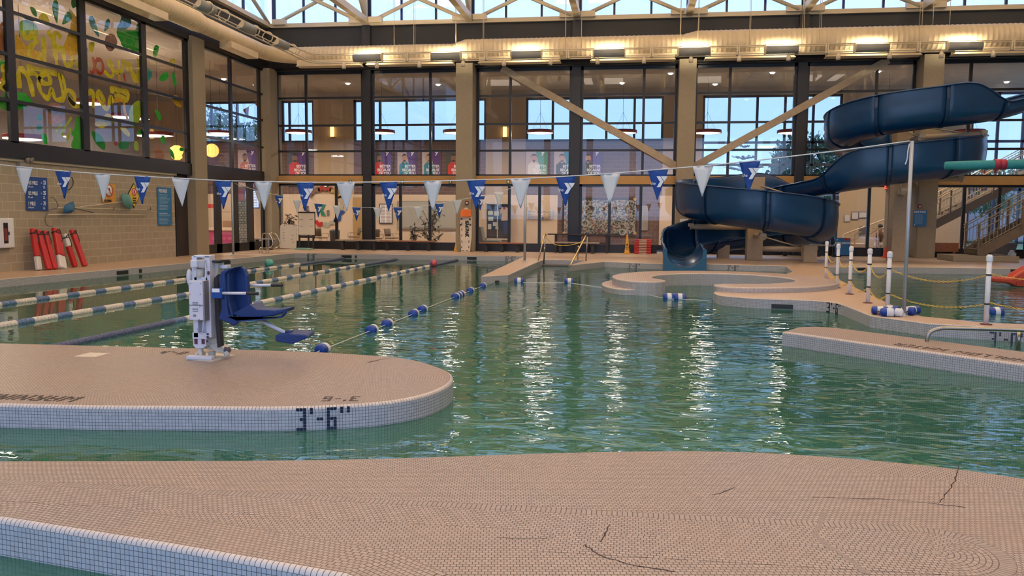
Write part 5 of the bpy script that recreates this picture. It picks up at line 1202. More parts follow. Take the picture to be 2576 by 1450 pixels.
mb = MB(); a = PY(2478, 420, yp); mb.cyl(a, a-Vector((0, 0, .13)), .015, n=6); a = PY(2506, 420, yp); mb.cyl(a, a-Vector((0, 0, .12)), .012, n=6); mb.build('buckle_tail', mat('strap_red'), parent=t)
mb = MB(); q = PY(2760, 411, yp); mb.cyl((q.x, yp, -1.24), (q.x, yp, q.z+.08), .09, n=16); mb.build('standpipe', mat('foam_turquoise'), parent=t)

# ================================================================== things on and by the left wall
WX = LX+.02
def txX(s, px, py, hpx, m, parent, wide=1., bold=0., align='LEFT'):
    a = PX(px, py, WX); h = PX(px, py-hpx, WX).z-a.z; return text(s, (WX+.022, a.y, a.z), h, m, RX, parent, wide=wide, bold=bold, align=align)
def signX(name, lab, cat, r, m, th=.015):
    a = PX(r[0], r[3], WX); t = thing(name, lab, cat, tuple(a)); mb = MB(); d = rectX(mb, *r, WX+th, th); mb.build('sign_board', m, parent=t); return t, d
t, d = signX('distance_sign', 'dark blue swimming distance sign with three white lines of fractions', 'sign', (66, 446, 120, 530), SIGNNAVY)
for i, (l, r, sm1, y) in enumerate((('1/3 MILE', '23', '577 yards', 464), ('1/2 MILE', '35', '871 yards', 490.5), ('1 MILE', '70', '1,700 yards', 516.5))):
    txX(l, 69, y, 9, TEXTW, t, wide=.74, bold=.004); txX('=', 101, y, 7, TEXTW, t, wide=.8); txX(r, 107, y, 9.5, TEXTW, t, wide=.72, bold=.004)
    txX(sm1, 69, y+7.5, 4, TEXTW, t, wide=.8); txX('pool', 107, y+6, 3, TEXTW, t, wide=.8); txX('lengths', 107, y+10, 3, TEXTW, t, wide=.6)
t, d = signX('rules_sign', 'tall bright blue pool rules sign near the end of the block wall', 'sign', (397, 472, 432, 567), SKYSIGN)
txX('POOL RULES', 398.5, 484, 8, TEXTW, t, wide=.56, bold=.004)
for i, y in enumerate([490+3.1*k for k in range(24)]):
    if i in (8, 13, 14, 18): continue
    mb = MB(); rectX(mb, 401, y, 401+random.uniform(18, 28), y+1.2, WX+.018, .003); mb.build('text_line', TEXTW if i in (9, 15) else mat('pale_sign_text', (.25, .42, .55), .6), parent=t)
t, d = signX('no_diving_sign', 'orange square sign with a crossed out diver', 'sign', (257, 463, 291, 510), mat('sign_orange', (.62, .31, .05), .5))
def ringX(px, py, r, m, w=.2):
    c = PX(px, py, WX); rr = PX(px, py-r, WX).z-c.z; mb = MB(); mb.lathe([(rr*(1-w), 0), (rr*(1-w), .004), (rr, .004), (rr, 0)], (WX+.018, c.y, c.z), d=(1, 0, 0), n=26); return mb, c, rr
for tt, px, py, r in ((t, 273, 480, 15),):
    mb, c, rr = ringX(px, py, r, None, 1.); mb.build('white_disc', TEXTW, parent=tt); mb, c, rr = ringX(px, py, r+.5, None, .13); mb.v = [(v[0]+.004, v[1], v[2]) for v in mb.v]
    mb.prism([(WX+.024, c.y+(-.7*rr)-.02, c.z+.68*rr), (WX+.024, c.y-.7*rr+.02, c.z+.74*rr), (WX+.024, c.y+.72*rr, c.z-.62*rr), (WX+.024, c.y+.66*rr, c.z-.72*rr)], (.003, 0, 0)); mb.build('red_prohibition_ring', PRED, parent=tt)
    mb = MB(); mb.prism([(WX+.021, c.y-.1*rr, c.z+.5*rr), (WX+.021, c.y+.1*rr, c.z+.5*rr), (WX+.021, c.y+.35*rr, c.z-.35*rr), (WX+.021, c.y+.15*rr, c.z-.35*rr)], (.002, 0, 0)); mb.build('diver_figure', TEXTB, parent=tt)
txX('NO DIVING', 260, 508, 6, TEXTB, t, wide=.7, bold=.003)
c = PX(336, 487, WX); t = thing('breath_holding_sign', 'yellow diamond sign with a red crossed figure', 'sign', tuple(c)); Dm = mat('sign_yellow', (.72, .50, .06), .5)
pp = [PX(335, 461, WX), PX(320, 490, WX), PX(337, 524, WX), PX(350.5, 495, WX)]; mb = MB(); mb.prism([p+Vector((.002, 0, 0)) for p in pp], (.012, 0, 0)); mb.build('sign_board', TEXTB, parent=t)
cc = sum((p for p in pp), Vector())/4; mb = MB(); mb.prism([cc+(p-cc)*.9+Vector((.015, 0, 0)) for p in pp], (.003, 0, 0)); mb.build('yellow_face', Dm, parent=t)
mb, c2, rr = ringX(336, 483, 9, None, 1.); mb.build('white_disc', TEXTW, parent=t); mb, c2, rr = ringX(336, 483, 10, None, .22); mb.v = [(v[0]+.004, v[1], v[2]) for v in mb.v]; mb.build('red_prohibition_ring', PRED, parent=t)
mb = MB(); mb.box((WX+.023, c2.y-.25*rr, c2.z-.5*rr), (WX+.026, c2.y+.25*rr, c2.z+.6*rr)); mb.build('red_figure', PRED, parent=t)
for s_, y in (('NO LONG', 501), ('BREATH', 507), ('HOLDING', 513)): txX(s_, 337, y, 4, TEXTB, t, wide=.6, align='CENTER', bold=.002)
# long poles and nets on hooks
ALU = mat('pale_pole', (.62, .55, .42), .4); NETB = mat('net_blue', (.02, .12, .25), .6); NETT = mat('net_teal', (.10, .27, .25), .6)
def poleX(name, lab, pts, r, m=ALU, off=.09):
    t = thing(name, lab, 'pole', tuple(PX(*pts[0], WX))); mb = MB(); mb.tube([PX(x, y, WX)+Vector((off, 0, 0)) for x, y in pts], r, n=8); mb.build('tube', m, parent=t)
    return t
t = poleX('net_pole', 'upper long cream pole on the wall hooks', [(135, 523), (200, 524), (378, 529)], .016)
for x in (278, 371): mb = MB(); q = PX(x, 527, WX); mb.cyl(q, q+Vector((.12, 0, 0)), .012, n=6); mb.cyl(q+Vector((.12, 0, 0)), q+Vector((.12, 0, .08)), .012, n=6); mb.build('wall_hook', BLK, parent=t)
poleX('net_pole', 'lower long cream pole on the wall hooks', [(114, 540.5), (235, 539), (360, 541)], .016)
t = poleX('skimmer_net', 'pole with a teal skimmer net at its end', [(190, 521), (240, 515), (297, 508)], .016, off=.14)
def netX(t, P, m, off=.14, deep=.12):
    q = [PX(x, y, WX)+Vector((off, 0, 0)) for x, y in P]; c = sum(q, Vector())/len(q)+Vector((deep, 0, -.05)); mb = MB(); mb.tube(q, .012, n=6, closed=True); mb.build('net_hoop', m, parent=t)
    mb = MB(); n = len(q); inner = [p.lerp(c, .6)+Vector((deep*.5, 0, 0)) for p in q]; mb.add(q+inner+[c], [(i, (i+1) % n, n+(i+1) % n, n+i) for i in range(n)]+[(n+i, n+(i+1) % n, 2*n) for i in range(n)], sm=True); mb.build('net_bag', m, parent=t)
netX(t, [(298, 488), (306, 487), (315, 491), (322, 505), (323, 518), (318, 527), (308, 521), (300, 512), (297, 500)], NETT)
t = poleX('leaf_net', 'short net with a blue bag hanging over the poles', [(222, 535), (190, 528), (165, 522)], .012, BLK, off=.16)
netX(t, [(149, 519), (160, 512), (172, 507), (171, 522), (168, 534), (158, 536), (148, 536)], NETB, .16)
mb = MB(); mb.tube([PX(*p, WX)+Vector((.05, 0, 0)) for p in catmull([(163, 478), (172, 476), (179, 466), (180, 455), (176, 447), (168, 449)], 5)], .014, n=6); tag(mb.build('black_hoop', BLK), 'black hoop hung on the block wall', 'hoop')
mb = MB(); mb.tube([PX(*p, WX)+Vector((.10, 0, 0)) for p in catmull([(120, 497), (128, 499), (134, 508), (138, 518), (134, 524), (122, 527), (112, 533), (106, 545), (106, 558), (112, 568), (124, 570)], 5)], .011, n=6); tag(mb.build('bent_hose', mat('hose_grey', (.10, .10, .11), .6)), 'thin bent hose drooping from the pole ends', 'hose')
t, d = signX('defibrillator_cabinet', 'white rounded wall cabinet with a dark window at the edge of view', 'cabinet', (1, 549, 36, 624), WHITE, th=.01)
mb = MB(); rectX(mb, 1, 549, 36, 624, WX+.16, .15); mb.build('cabinet_body', WHITE, parent=t, bev=.03)
mb = MB(); rectX(mb, 9.5, 561, 21, 613, WX+.165, .006); mb.build('window', mat('dark_cabinet_window', (.03, .02, .03), .2), parent=t, bev=.002)
mb = MB(); rectX(mb, 22.5, 583, 25, 592, WX+.18, .02); mb.build('latch', CHROME, parent=t); mb = MB(); rectX(mb, 11, 575, 19, 606, WX+.168, .003); mb.build('red_kit', mat('kit_dark_red', (.18, .03, .03), .5), parent=t)
c = PX(62, 412, WX); t = thing('emergency_light', 'small grey emergency light box on top of the block wall', 'wall lamp', tuple(c)); mb = MB(); rectX(mb, 52, 409, 74, 421, WX+.12, .12); mb.build('box', mat('grey_box', (.25, .23, .21), .6), parent=t, bev=.01)
for x in (58, 68): mb = MB(); q = PX(x, 402, WX)+Vector((.08, 0, 0)); mb.lathe([(0, 0), (.05, .01), (.08, .07), (.075, .08), (0, .07)], q, d=(1, .3, -.3), n=14); mb.build('lamp_head', mat('grey_box'), parent=t)
# rescue tubes leaning on the wall
def rescue(lab, top, bot, w, whites=(), strap=True, th=.11):
    b = PZ(*bot); tp = PX(top[0], top[1], LX+.16); d = (tp-b); L_ = d.length; d.normalize(); side = Vector((0, 1, 0)); side = (side-d*side.dot(d)).normalized(); nr = d.cross(side)
    if nr.x < 0: nr = -nr
    t = thing('rescue_tube', lab, 'rescue tube', tuple(b), 'rescue tubes leaning on the block wall')
    def part(a, c, nm, m, g=1.):
        mb = MB(); q = [b+d*(L_*a)+side*(s1*w/2*g)+nr*(s2*th/2*g+th*.5) for s1, s2 in ((-1, -1), (1, -1), (1, 1), (-1, 1))]; mb.prism(q, d*(L_*(c-a))); mb.build(nm, m, parent=t, bev=.035*min(1, w/.2))
    cuts = sorted([0, 1] + [c for ww in whites for c in ww])
    cuts = sorted(set(cuts))
    for a, c in zip(cuts[:-1], cuts[1:]):
        part(a, c, 'foam_body' if not any(x0 <= a and c <= x1 for x0, x1 in whites) else 'white_end', RED if not any(x0 <= a and c <= x1 for x0, x1 in whites) else mat('white_vinyl', (.72, .70, .66), .5))
    if strap: part(.86, .90, 'strap', BLK, 1.12); mb = MB(); q0 = b+d*(L_*.9)+nr*th; mb.tube(catmull([q0-side*w*.3, q0+nr*.06+d*.06, q0+side*w*.4, q0+side*w*.5-d*.2, q0+side*w*.2-d*.3], 5), .012, n=5); mb.build('tow_line', BLK, parent=t)
rescue('red rescue tube with a white foot, at the near end of the row', (78, 576), (94, 681), .17, [(0, .33)])
rescue('plain red rescue tube leaning second in the row', (92, 582), (120, 680), .18)
rescue('red rescue tube hung with a black strap, third in the row', (108, 583), (134, 679), .16)
rescue('wide red rescue tube with a white foot, middle of the row', (136, 578), (154, 678), .26, [(0, .32)])
rescue('red rescue tube with a white head', (158, 590), (185, 673), .17, [(.62, 1)])
rescue('slim all red rescue tube at the far end of the row', (177, 580), (210, 672), .17)

# ================================================================== back deck furniture
def bench(lab, xa, xb, py, m, Yb=35.9, dep=.38, legs=3, lm=BLK, th=.055):
    a = PY(xa, py, Yb-dep); b = PY(xb, py, Yb-dep); z = a.z; t = thing('bench', lab, 'bench', ((a.x+b.x)/2, Yb-dep/2, 0), 'low benches on the back deck')
    for k in range(2): mb = MB(); mb.box((a.x, Yb-dep+k*dep/2+.01, z-th), (b.x, Yb-dep+(k+1)*dep/2-.01, z)); mb.build('seat_board', m, parent=t, bev=.006)
    for i in range(legs):
        x = a.x+.28+(b.x-a.x-.56)*i/(legs-1); mb = MB(); mb.box((x-.07, Yb-dep*.75, 0), (x+.07, Yb-dep*.25, z-th-.05)); mb.box((x-.06, Yb-dep+.02, z-th-.05), (x+.06, Yb-.02, z-th)); mb.build('leg', lm, parent=t, bev=.004)
    return t
bench('grey topped bench against the glass, closer to the corner', 843, 954, 603, GREYW); bench('reddish bench against the glass, just before the backboard pillar', 956, 1092, 605, BROWN)
bench('red brown bench just past the backboard pillar', 1205, 1317, 610, BROWN); bench('grey bench in front of the dark picnic table', 1393, 1508, 609, GREYW, Yb=35.7)
bench('grey bench by the corner behind the ladder rails', 625, 692, 600, GREYW, Yb=35.0, legs=2)
bench('grey bench behind the slide column', 1960, 2080, 615, GREYW, Yb=35.8); bench('grey bench right of the slide pedestal', 2084, 2132, 617, GREYW, Yb=35.8, legs=2)
t = thing('picnic_table', 'dark picnic style table with crossed rails before the steel post', 'table', (-1.6, 36.0, 0)); a = PY(1378, 588, 35.85); b = PY(1534, 588, 35.85); z = a.z
mb = MB(); mb.box((a.x, 35.75, z-.05), (b.x, 36.15, z)); mb.build('table_top', mat('dark_wood', (.03, .017, .014), .5), parent=t)
for x in (a.x+.35, b.x-.12, b.x-.95): mb = MB(); mb.box((x-.05, 35.85, 0), (x+.05, 36.05, z-.05)); mb.build('leg', mat('dark_wood'), parent=t)
mb = MB(); mb.box((a.x+.35, 35.9, z-.42), (b.x-.12, 36.0, z-.36)); mb.build('cross_rail', mat('dark_wood'), parent=t)
# backboard with head block
Yk = 35.22; t = thing('spine_board', 'white spine board with black lettering standing against the pillar', 'backboard', tuple(PY(1171, 634, Yk)))
mb = MB(); mb.prism([PY(x, y, Yk) for x, y in ((1157, 575), (1158, 548), (1163, 528), (1172, 522), (1181, 528), (1187, 548), (1186, 600), (1182, 634), (1160, 634))], (0, .06, 0)); mb.build('board', mat('board_ivory', (.72, .64, .52), .5), parent=t, bev=.01)
for y in (563, 578, 593, 608, 622):
    for x in (1161, 1180): mb = MB(); q = PY(x, y, Yk); mb.prism([(q.x+(.03*sin(pi*k/6))*(1 if x < 1170 else -1), q.y, q.z+.055*cos(pi*k/6)) for k in range(7)], (0, -.006, 0)); mb.build('hand_hold', BLK, parent=t)
for x in (1165, 1175): mb = MB(); q = PY(x, 631.5, Yk); mb.prism([(q.x+.045*cos(pi*k/6), q.y, q.z+.03*sin(pi*k/6)) for k in range(7)], (0, -.006, 0)); mb.build('hand_hold', BLK, parent=t)
for x, y in ((1161, 551), (1182, 552), (1159, 566), (1183, 566)): mb = MB(); q = PY(x, y, Yk-.03); mb.ell(q, (.045, .03, .035)); mb.build('strap_clip', BLK, parent=t)
q = PY(1174.5, 556, Yk-.005); text('BAK·PAK', (q.x-.06, Yk-.008, q.z), .13, TEXTB, (pi/2, pi/2, 0), t, bold=.012, wide=.92)
mb = MB(); rectY(mb, 1160, 527, 1183, 546, Yk-.14, .12); rectY(mb, 1158, 531, 1167, 546, Yk-.17, .1); rectY(mb, 1176, 529, 1185, 545, Yk-.17, .1); ob = mb.build('head_block', ORANGE, parent=t, bev=.02); ob['label'] = 'orange foam head block strapped on the board'
t = thing('folded_floor_signs', 'yellow folded floor cone leaning by the spine board', 'floor cone', tuple(PZ(1147, 634)))
for k in range(4): mb = MB(); xx = 1141+k*4.2; mb.prism([PY(xx, 634, 35.3+k*.05), PY(xx+5, 634, 35.3+k*.05), PY(1153+k*1.2, 592, 35.5+k*.05), PY(1150+k*1.2, 592, 35.5+k*.05)], (0, .02, 0)); mb.build('fold_panel', mat('cone_ochre', (.60, .33, .03), .5), parent=t)
for (px, py), l in (((1174, 510), 'small red fire alarm strobe above the spine board'), ((2314, 519), 'small red fire alarm strobe above the blue sign on the last pillar')):
    Yq = 35.35; t = thing('fire_alarm', l, 'alarm', tuple(PY(px, py, Yq))); mb = MB(); rectY(mb, px-4, py-4.5, px+4, py+5, Yq-.05, .06); mb.build('housing', mat('alarm_red', (.22, .02, .02), .5), parent=t, bev=.006); mb = MB(); rectY(mb, px-1.5, py-1, px+2, py+3, Yq-.06, .012); mb.build('strobe_lens', TEXTW, parent=t)
# lane numbers on the beam
for n, (px, l) in enumerate(((881, 'first'), (1012, 'second'), (1133, 'third'), (1278, 'fourth'))):
    Yq = BY-.19; t = thing('lane_number_plate', 'small green plate with numeral %s on the ochre beam' % ['one', 'two', 'three', 'four'][n], 'number plate', tuple(PY(px, 458, Yq)), 'lane number plates'); mb = MB(); rectY(mb, px-4, 453, px+4, 462, Yq, .02); mb.build('plate', mat('plate_green', (.02, .16, .08), .5), parent=t, bev=.003)
    q = PY(px, 460.5, Yq-.004); text(str(n+1), tuple(q), .11, TEXTW, RY, t, align='CENTER', bold=.006)
# whiteboards, mat, floor cone, step stack, box
t = thing('message_board', 'white message board on the deck leaning against the glass', 'whiteboard', tuple(PZ(722, 627))); Yq = 35.9
mb = MB(); mb.prism([PY(x, y, Yq) for x, y in ((703, 624), (705, 568), (709, 564), (741, 566), (747, 570), (745, 626))], (.0, .03, 0)); mb.build('board', mat('board_white', (.72, .66, .56), .5), parent=t)
for x, y, w_ in ((712, 577, 3), (712, 585, 4), (713, 592, 3), (712, 599, 4), (714, 606, 3), (733, 592, 6), (732, 601, 6), (735, 609, 5)): mb = MB(); rectY(mb, x, y, x+w_, y+1.2, Yq-.006, .004); mb.build('marker_scribble', mat('marker_grey', (.25, .22, .2), .8), parent=t)
for x in (716, 740): mb = MB(); rectY(mb, x-1, 567, x+1, 569, Yq-.01, .01); mb.build('magnet', BLK, parent=t)
t = thing('easel_board', 'black framed white flip board on an easel', 'whiteboard', tuple(PZ(770, 627))); Yq = 35.7
mb = MB(); rectY(mb, 750, 533, 793, 592, Yq+.02, .04); mb.build('frame', BLK, parent=t, bev=.01); mb = MB(); rectY(mb, 751, 537, 791, 591, Yq, .02); mb.build('sheet', mat('board_white'), parent=t, bev=.006)
for y in (552, 569):
    for x in (753, 778): mb = MB(); rectY(mb, x, y, x+9, y+1.2, Yq-.006, .004); mb.build('marker_scribble', mat('marker_grey'), parent=t)
for x in (751, 774, 786): mb = MB(); rectY(mb, x, 590, x+3.5, 626, Yq+.1, .05); mb.build('leg', BLK, parent=t)
mb = MB(); rectY(mb, 752, 593, 790, 599, Yq+.02, .12); mb.build('tray', BLK, parent=t)
mb = MB(); q = PZ(748, 627); q2 = PZ(791, 627); mb.box((q.x, q.y-.35, 0), (q2.x, q.y+.1, .06)); tag(mb.build('foam_mat', mat('mint_foam', (.20, .42, .35), .7), bev=.02), 'thin mint green foam mat lying before the easel', 'mat')
b = PZ(1577, 639); t = thing('wet_floor_cone', 'yellow caution wet floor cone standing on the back deck', 'floor cone', tuple(b))
YC = mat('cone_yellow', (.80, .40, .02), .45)
mb = MB(); mb.box((b.x-.16, b.y-.16, 0), (b.x+.16, b.y+.16, .035)); mb.build('foot', YC, parent=t, bev=.008)
mb = MB(); vs = [(b.x+sx_*r_, b.y+sy_*r_*.8, z) for r_, z in ((.105, .035), (.035, .80), (.03, .82)) for sx_, sy_ in ((-1, -1), (1, -1), (1, 1), (-1, 1))]; mb.add(vs, [(a+i, a+(i+1) % 4, a+4+(i+1) % 4, a+4+i) for a in (0, 4) for i in range(4)]+[(8, 9, 10, 11)]); mb.build('cone_body', YC, parent=t)
for z_, s_ in ((.18, 'WET'), (.26, 'CAUTION'), (.64, '?')):
    text(s_, (b.x, b.y-.1, z_), .045 if s_ != '?' else .07, TEXTB, (pi/2-.08, 0, 0), t, align='CENTER', wide=.7)
mb = MB(); mb.prism([(b.x-.05, b.y-.098, .36), (b.x+.05, b.y-.098, .36), (b.x, b.y-.09, .45)], (0, -.004, 0)); mb.build('warning_triangle', TEXTB, parent=t)
a, b = PY(1594, 638, 35.75), PY(1639, 638, 35.75); hS = (PY(1617, 602, 35.75).z)/9.
for k in range(9):
    top = k == 8; t = thing('kickboard', ('red board with a cream centre, topmost of the stack' if top else 'red board with cream centre, %s from the bottom of the stack' % ords[k]), 'board', ((a.x+b.x)/2, 35.9, k*hS), 'stacked red boards on the back deck')
    i_ = .02 if not top else .04; mb = MB(); mb.box((a.x+i_, 35.72, k*hS+.004), (b.x-i_, 36.05, (k+1)*hS-.012)); mb.build('slab', mat('board_red', (.62, .035, .03), .45), parent=t, bev=.012)
    mb = MB(); mb.box((a.x+.22, 35.712, k*hS+.008), (b.x-.22, 35.74, (k+1)*hS-.02)); mb.build('centre_label', mat('board_cream', (.6, .48, .38), .6), parent=t)
q = PZ(1661, 640); t = thing('foam_box', 'small white and blue foam box beside the slide', 'box', tuple(q)); mb = MB(); mb.box((q.x-.14, q.y, 0), (q.x+.1, q.y+.3, .12)); mb.build('white_block', WHITE, parent=t, bev=.01); mb = MB(); mb.box((q.x-.14, q.y-.02, .12), (q.x+.25, q.y+.3, .16)); mb.build('blue_lid', mat('sign_navy'), parent=t)
Yq = 35.35; t = thing('notice_sheet', 'white notice with red marks on the pillar behind the slide', 'notice', tuple(PY(1722, 565, Yq))); mb = MB(); rectY(mb, 1710, 551, 1731, 576, Yq, .01); mb.build('sheet', TEXTW, parent=t); mb = MB(); rectY(mb, 1713, 562, 1719, 571, Yq-.006, .004); mb.build('red_mark', PRED, parent=t); mb = MB(); rectY(mb, 1722, 556, 1725, 570, Yq-.006, .004); mb.build('dark_mark', TEXTB, parent=t)
Yq = 35.34; t = thing('slide_rules_sign', 'bright blue slide rules sign on the last pillar', 'sign', tuple(PY(2314, 570, Yq))); mb = MB(); rectY(mb, 2297, 529, 2331, 570, Yq, .015); mb.build('sign_board', SKYSIGN, parent=t)
q = PY(2314, 535.5, Yq-.004); text('SLIDE RULES', tuple(q), .07, TEXTW, RY, t, align='CENTER', wide=.8, bold=.004)
for k in range(10): mb = MB(); rectY(mb, 2301, 539+2.6*k, 2301+random.uniform(18, 27), 540+2.6*k, Yq-.004, .003); mb.build('text_line', mat('pale_sign_text'), parent=t)
mb = MB(); q = PY(2299, 568, Yq); ylogo(mb, q.x, Yq-.002, q.z, .06); mb.build('logo', TEXTW, parent=t)
t = thing('exit_sign', 'red lit exit sign over the far door', 'exit sign', tuple(PY(2232, 470, 36.2))); mb = MB(); rectY(mb, 2227, 464, 2246, 477, 36.2, .06); mb.build('case', mat('exit_case', (.20, .01, .01), .5), parent=t); q = PY(2236, 475, 36.19); text('EXIT', tuple(q), .15, mat('exit_glow', (1, .08, .04), .5, emit=2.5), RY, t, align='CENTER', wide=.8, bold=.006)
Yq = 35.3; t = thing('lesson_board', 'blue notice board with white lettering standing at the back deck', 'sign', tuple(PY(2120, 625, Yq))); mb = MB(); rectY(mb, 2101, 599, 2139, 642, Yq, .04); mb.build('board', SKYSIGN, parent=t)
q = PY(2120, 614, Yq-.004); text('SWIM LESSONS', tuple(q), .075, TEXTW, RY, t, align='CENTER', wide=.8, bold=.003); mb = MB(); q = PY(2104, 606, Yq); ylogo(mb, q.x, Yq-.002, q.z, .07); mb.build('logo', TEXTW, parent=t); mb = MB(); rectY(mb, 2124, 600, 2136, 605, Yq-.006, .004); mb.build('red_pattern', PRED, parent=t)
q = PZ(2228, 650); t = thing('traffic_cone', 'bright orange red cone half behind the round pillar', 'cone', tuple(q)); mb = MB(); mb.box((q.x-.17, q.y-.17, 0), (q.x+.17, q.y+.17, .03)); mb.build('foot', ORANGE, parent=t); mb = MB(); mb.lathe([(.13, .03), (.03, .46), (.025, .47), (0, .47)], q, n=18); mb.build('cone', mat('cone_red', (.70, .06, .03), .45), parent=t)
# clutter beside the stair
q = PZ(2530, 652); t = thing('storage_bin', 'grey plastic tub beside the metal stair', 'bin', tuple(q)); mb = MB(); vs = [(q.x+sx_*r_, q.y+.3+sy_*r_*.7, z) for r_, z in ((.30, 0), (.42, .62)) for sx_, sy_ in ((-1, -1), (1, -1), (1, 1), (-1, 1))]; mb.add(vs, [(i, (i+1) % 4, 4+(i+1) % 4, 4+i) for i in range(4)]+[(3, 2, 1, 0)]); mb.build('tub', mat('tub_grey', (.16, .15, .15), .5), parent=t, solid=.02, bev=.02); mb = MB(); mb.box((q.x-.45, q.y-.02, .6), (q.x+.45, q.y+.62, .65)); mb.build('rim', mat('tub_grey'), parent=t, bev=.01)
q = PZ(2538, 655); t = thing('white_jug', 'white jug standing on the deck before the grey tub', 'jug', (q.x, q.y-.2, 0)); mb = MB(); mb.lathe([(0, 0), (.11, 0), (.13, .05), (.13, .25), (.07, .36), (.05, .4), (0, .4)], (q.x, q.y-.2, 0), n=16); mb.build('body', WHITE, parent=t); mb = MB(); mb.tube([(q.x+.1, q.y-.2, .3), (q.x+.16, q.y-.2, .26), (q.x+.13, q.y-.2, .14)], .018, n=6); mb.build('handle', WHITE, parent=t)
q = PZ(2560, 655); t = thing('dark_cart', 'dark wheeled cart with bags at the edge of view', 'cart', (q.x+.9, q.y+.3, 0)); mb = MB(); mb.box((q.x+.45, q.y+.0, .25), (q.x+1.6, q.y+.7, .9)); mb.build('body', mat('cart_dark', (.02, .018, .02), .6), parent=t, bev=.03); mb = MB(); mb.ell((q.x+.9, q.y+.3, 1.1), (.42, .33, .3)); mb.build('bag', mat('bag_black', (.015, .015, .018), .4), parent=t)
for dx in (.55, 1.5): mb = MB(); mb.cyl((q.x+dx, q.y+.02, .12), (q.x+dx, q.y+.07, .12), .12, n=14); mb.build('wheel', BLK, parent=t)
mb = MB(); mb.tube([(q.x+.45, q.y+.1, .9), (q.x+.25, q.y+.1, 1.35), (q.x+.3, q.y+.6, 1.35), (q.x+.45, q.y+.6, .9)], .02, n=6); mb.build('push_handle', BRACE, parent=t)
mb = MB(); a, b = PY(2337, 612, 36.0), PY(2410, 634, 36.0); mb.box((a.x, 35.95, b.z), (b.x, 36.25, a.z+.02)); mb.box((a.x+.1, 35.98, 0), (a.x+.2, 36.2, b.z)); mb.box((b.x-.2, 35.98, 0), (b.x-.1, 36.2, b.z)); tag(mb.build('timber_ledge', BROWN), 'red brown timber ledge under the last glazed bay', 'ledge')

# ================================================================== painting on the left window
def pm(n, c): return mat('paint_'+n, c, .7, var=.18, scale=9)
PG, PGD, PLI, PYE, POR, PTE, PRD, PPK, PBR = pm('green', (.01, .50, .02)), pm('deep_green', (.005, .28, .04)), pm('lime', (.42, .62, .02)), pm('yellow', (.90, .68, .01)), pm('amber', (.92, .48, .01)), pm('teal', (.03, .33, .33)), pm('red', (.55, .05, .01)), pm('pink', (.55, .27, .18)), pm('brick', (.50, .16, .04))
WP = LX-.07
T_ = thing('window_painting', 'bright green and yellow painting with backwards lettering on the side window', 'window painting', (WP, 20, 3.5))
def q5(P): return [(x/5.18, y/5.18) for x, y in P]
def q6(P): return [(x/3.68, y/3.68+200) for x, y in P]
lay = [0]
def blob(nm, P, m, smooth=True):
    lay[0] += 1; off = .0006*(lay[0] % 9)
    if smooth: P = catmull(P, 4, closed=True)
    mb = MB(); mb.prism([PX(x, y, WP)+Vector((off, 0, 0)) for x, y in P], (.004, 0, 0)); mb.build(nm, m, parent=T_)
def stroke(nm, P, w, m):
    lay[0] += 1; off = .0006*(lay[0] % 9)+.006
    P = catmull(P, 6); q = [PX(x, y, WP) for x, y in P]; L_ = []; R_ = []
    w = PX(P[0][0], P[0][1]-w/2, WP).z-PX(P[0][0], P[0][1]+w/2, WP).z
    for i, p in enumerate(q):
        d = (q[min(i+1, len(q)-1)]-q[max(i-1, 0)]).normalized(); n_ = Vector((0, -d.z, d.y))*(w/2*(.85+.2*sin(i*.7))); L_.append(p+n_+Vector((off, 0, 0))); R_.append(p-n_+Vector((off, 0, 0)))
    n = len(q); mb = MB(); mb.add(L_+R_, [(i, i+1, n+i+1, n+i) for i in range(n-1)]); mb.build(nm, m, parent=T_, solid=.004)
# large motifs
blob('painted_fruit', q5([(250, 300), (330, 260), (440, 300), (490, 380), (480, 470), (400, 530), (300, 500), (250, 400)]), PLI)
blob('painted_sun', q5([(900, 110), (960, 180), (1060, 330), (1070, 600), (1060, 700), (900, 720), (820, 640), (860, 520), (910, 380), (920, 260)]), POR)
blob('painted_corner_shape', q5([(215, 450), (330, 600), (520, 690), (540, 800), (240, 740)]), POR)
blob('painted_bush', q5([(1520, 400), (1590, 380), (1760, 390), (1780, 320), (1840, 300), (1840, 700), (1700, 640), (1600, 610), (1560, 520), (1530, 470)]), PG)
blob('painted_bush_top', q5([(1600, 190), (1690, 230), (1700, 330), (1600, 400), (1520, 380), (1560, 290)]), PTE)
blob('painted_melon', q5([(0, 320), (100, 330), (130, 560), (110, 760), (60, 790), (0, 740)]), PBR)
blob('painted_leaf', q5([(0, 780), (120, 820), (140, 840), (0, 860)]), PG)
blob('painted_leaf', q5([(40, 1250), (90, 1150), (140, 1150), (230, 1200), (330, 1220), (420, 1330), (400, 1350), (300, 1420), (100, 1440), (0, 1400), (0, 1290)]), PG)
blob('painted_tree', q6([(700, 360), (740, 340), (780, 370), (795, 480), (800, 655), (680, 645), (660, 600), (680, 540), (660, 500), (690, 450)]), PG)
blob('painted_onion', q6([(430, 240), (500, 215), (560, 240), (580, 300), (620, 350), (570, 390), (500, 425), (440, 390), (425, 310)]), PPK)
blob('painted_cucumber', q6([(1195, 300), (1230, 230), (1280, 195), (1305, 230), (1300, 330), (1270, 430), (1220, 440), (1195, 380)]), PLI)
blob('painted_pepper', q6([(880, 400), (960, 340), (990, 315), (1040, 340), (1050, 400), (980, 430), (950, 455), (890, 430)]), PYE)
blob('painted_flower', q5([(1380, 470), (1430, 440), (1490, 460), (1525, 540), (1510, 600), (1450, 670), (1390, 640), (1365, 560)]), PPK)
blob('painted_pear', q5([(1810, 800), (1860, 830), (1950, 900), (1980, 960), (1940, 1050), (1880, 1060), (1820, 990), (1800, 900)]), PTE)
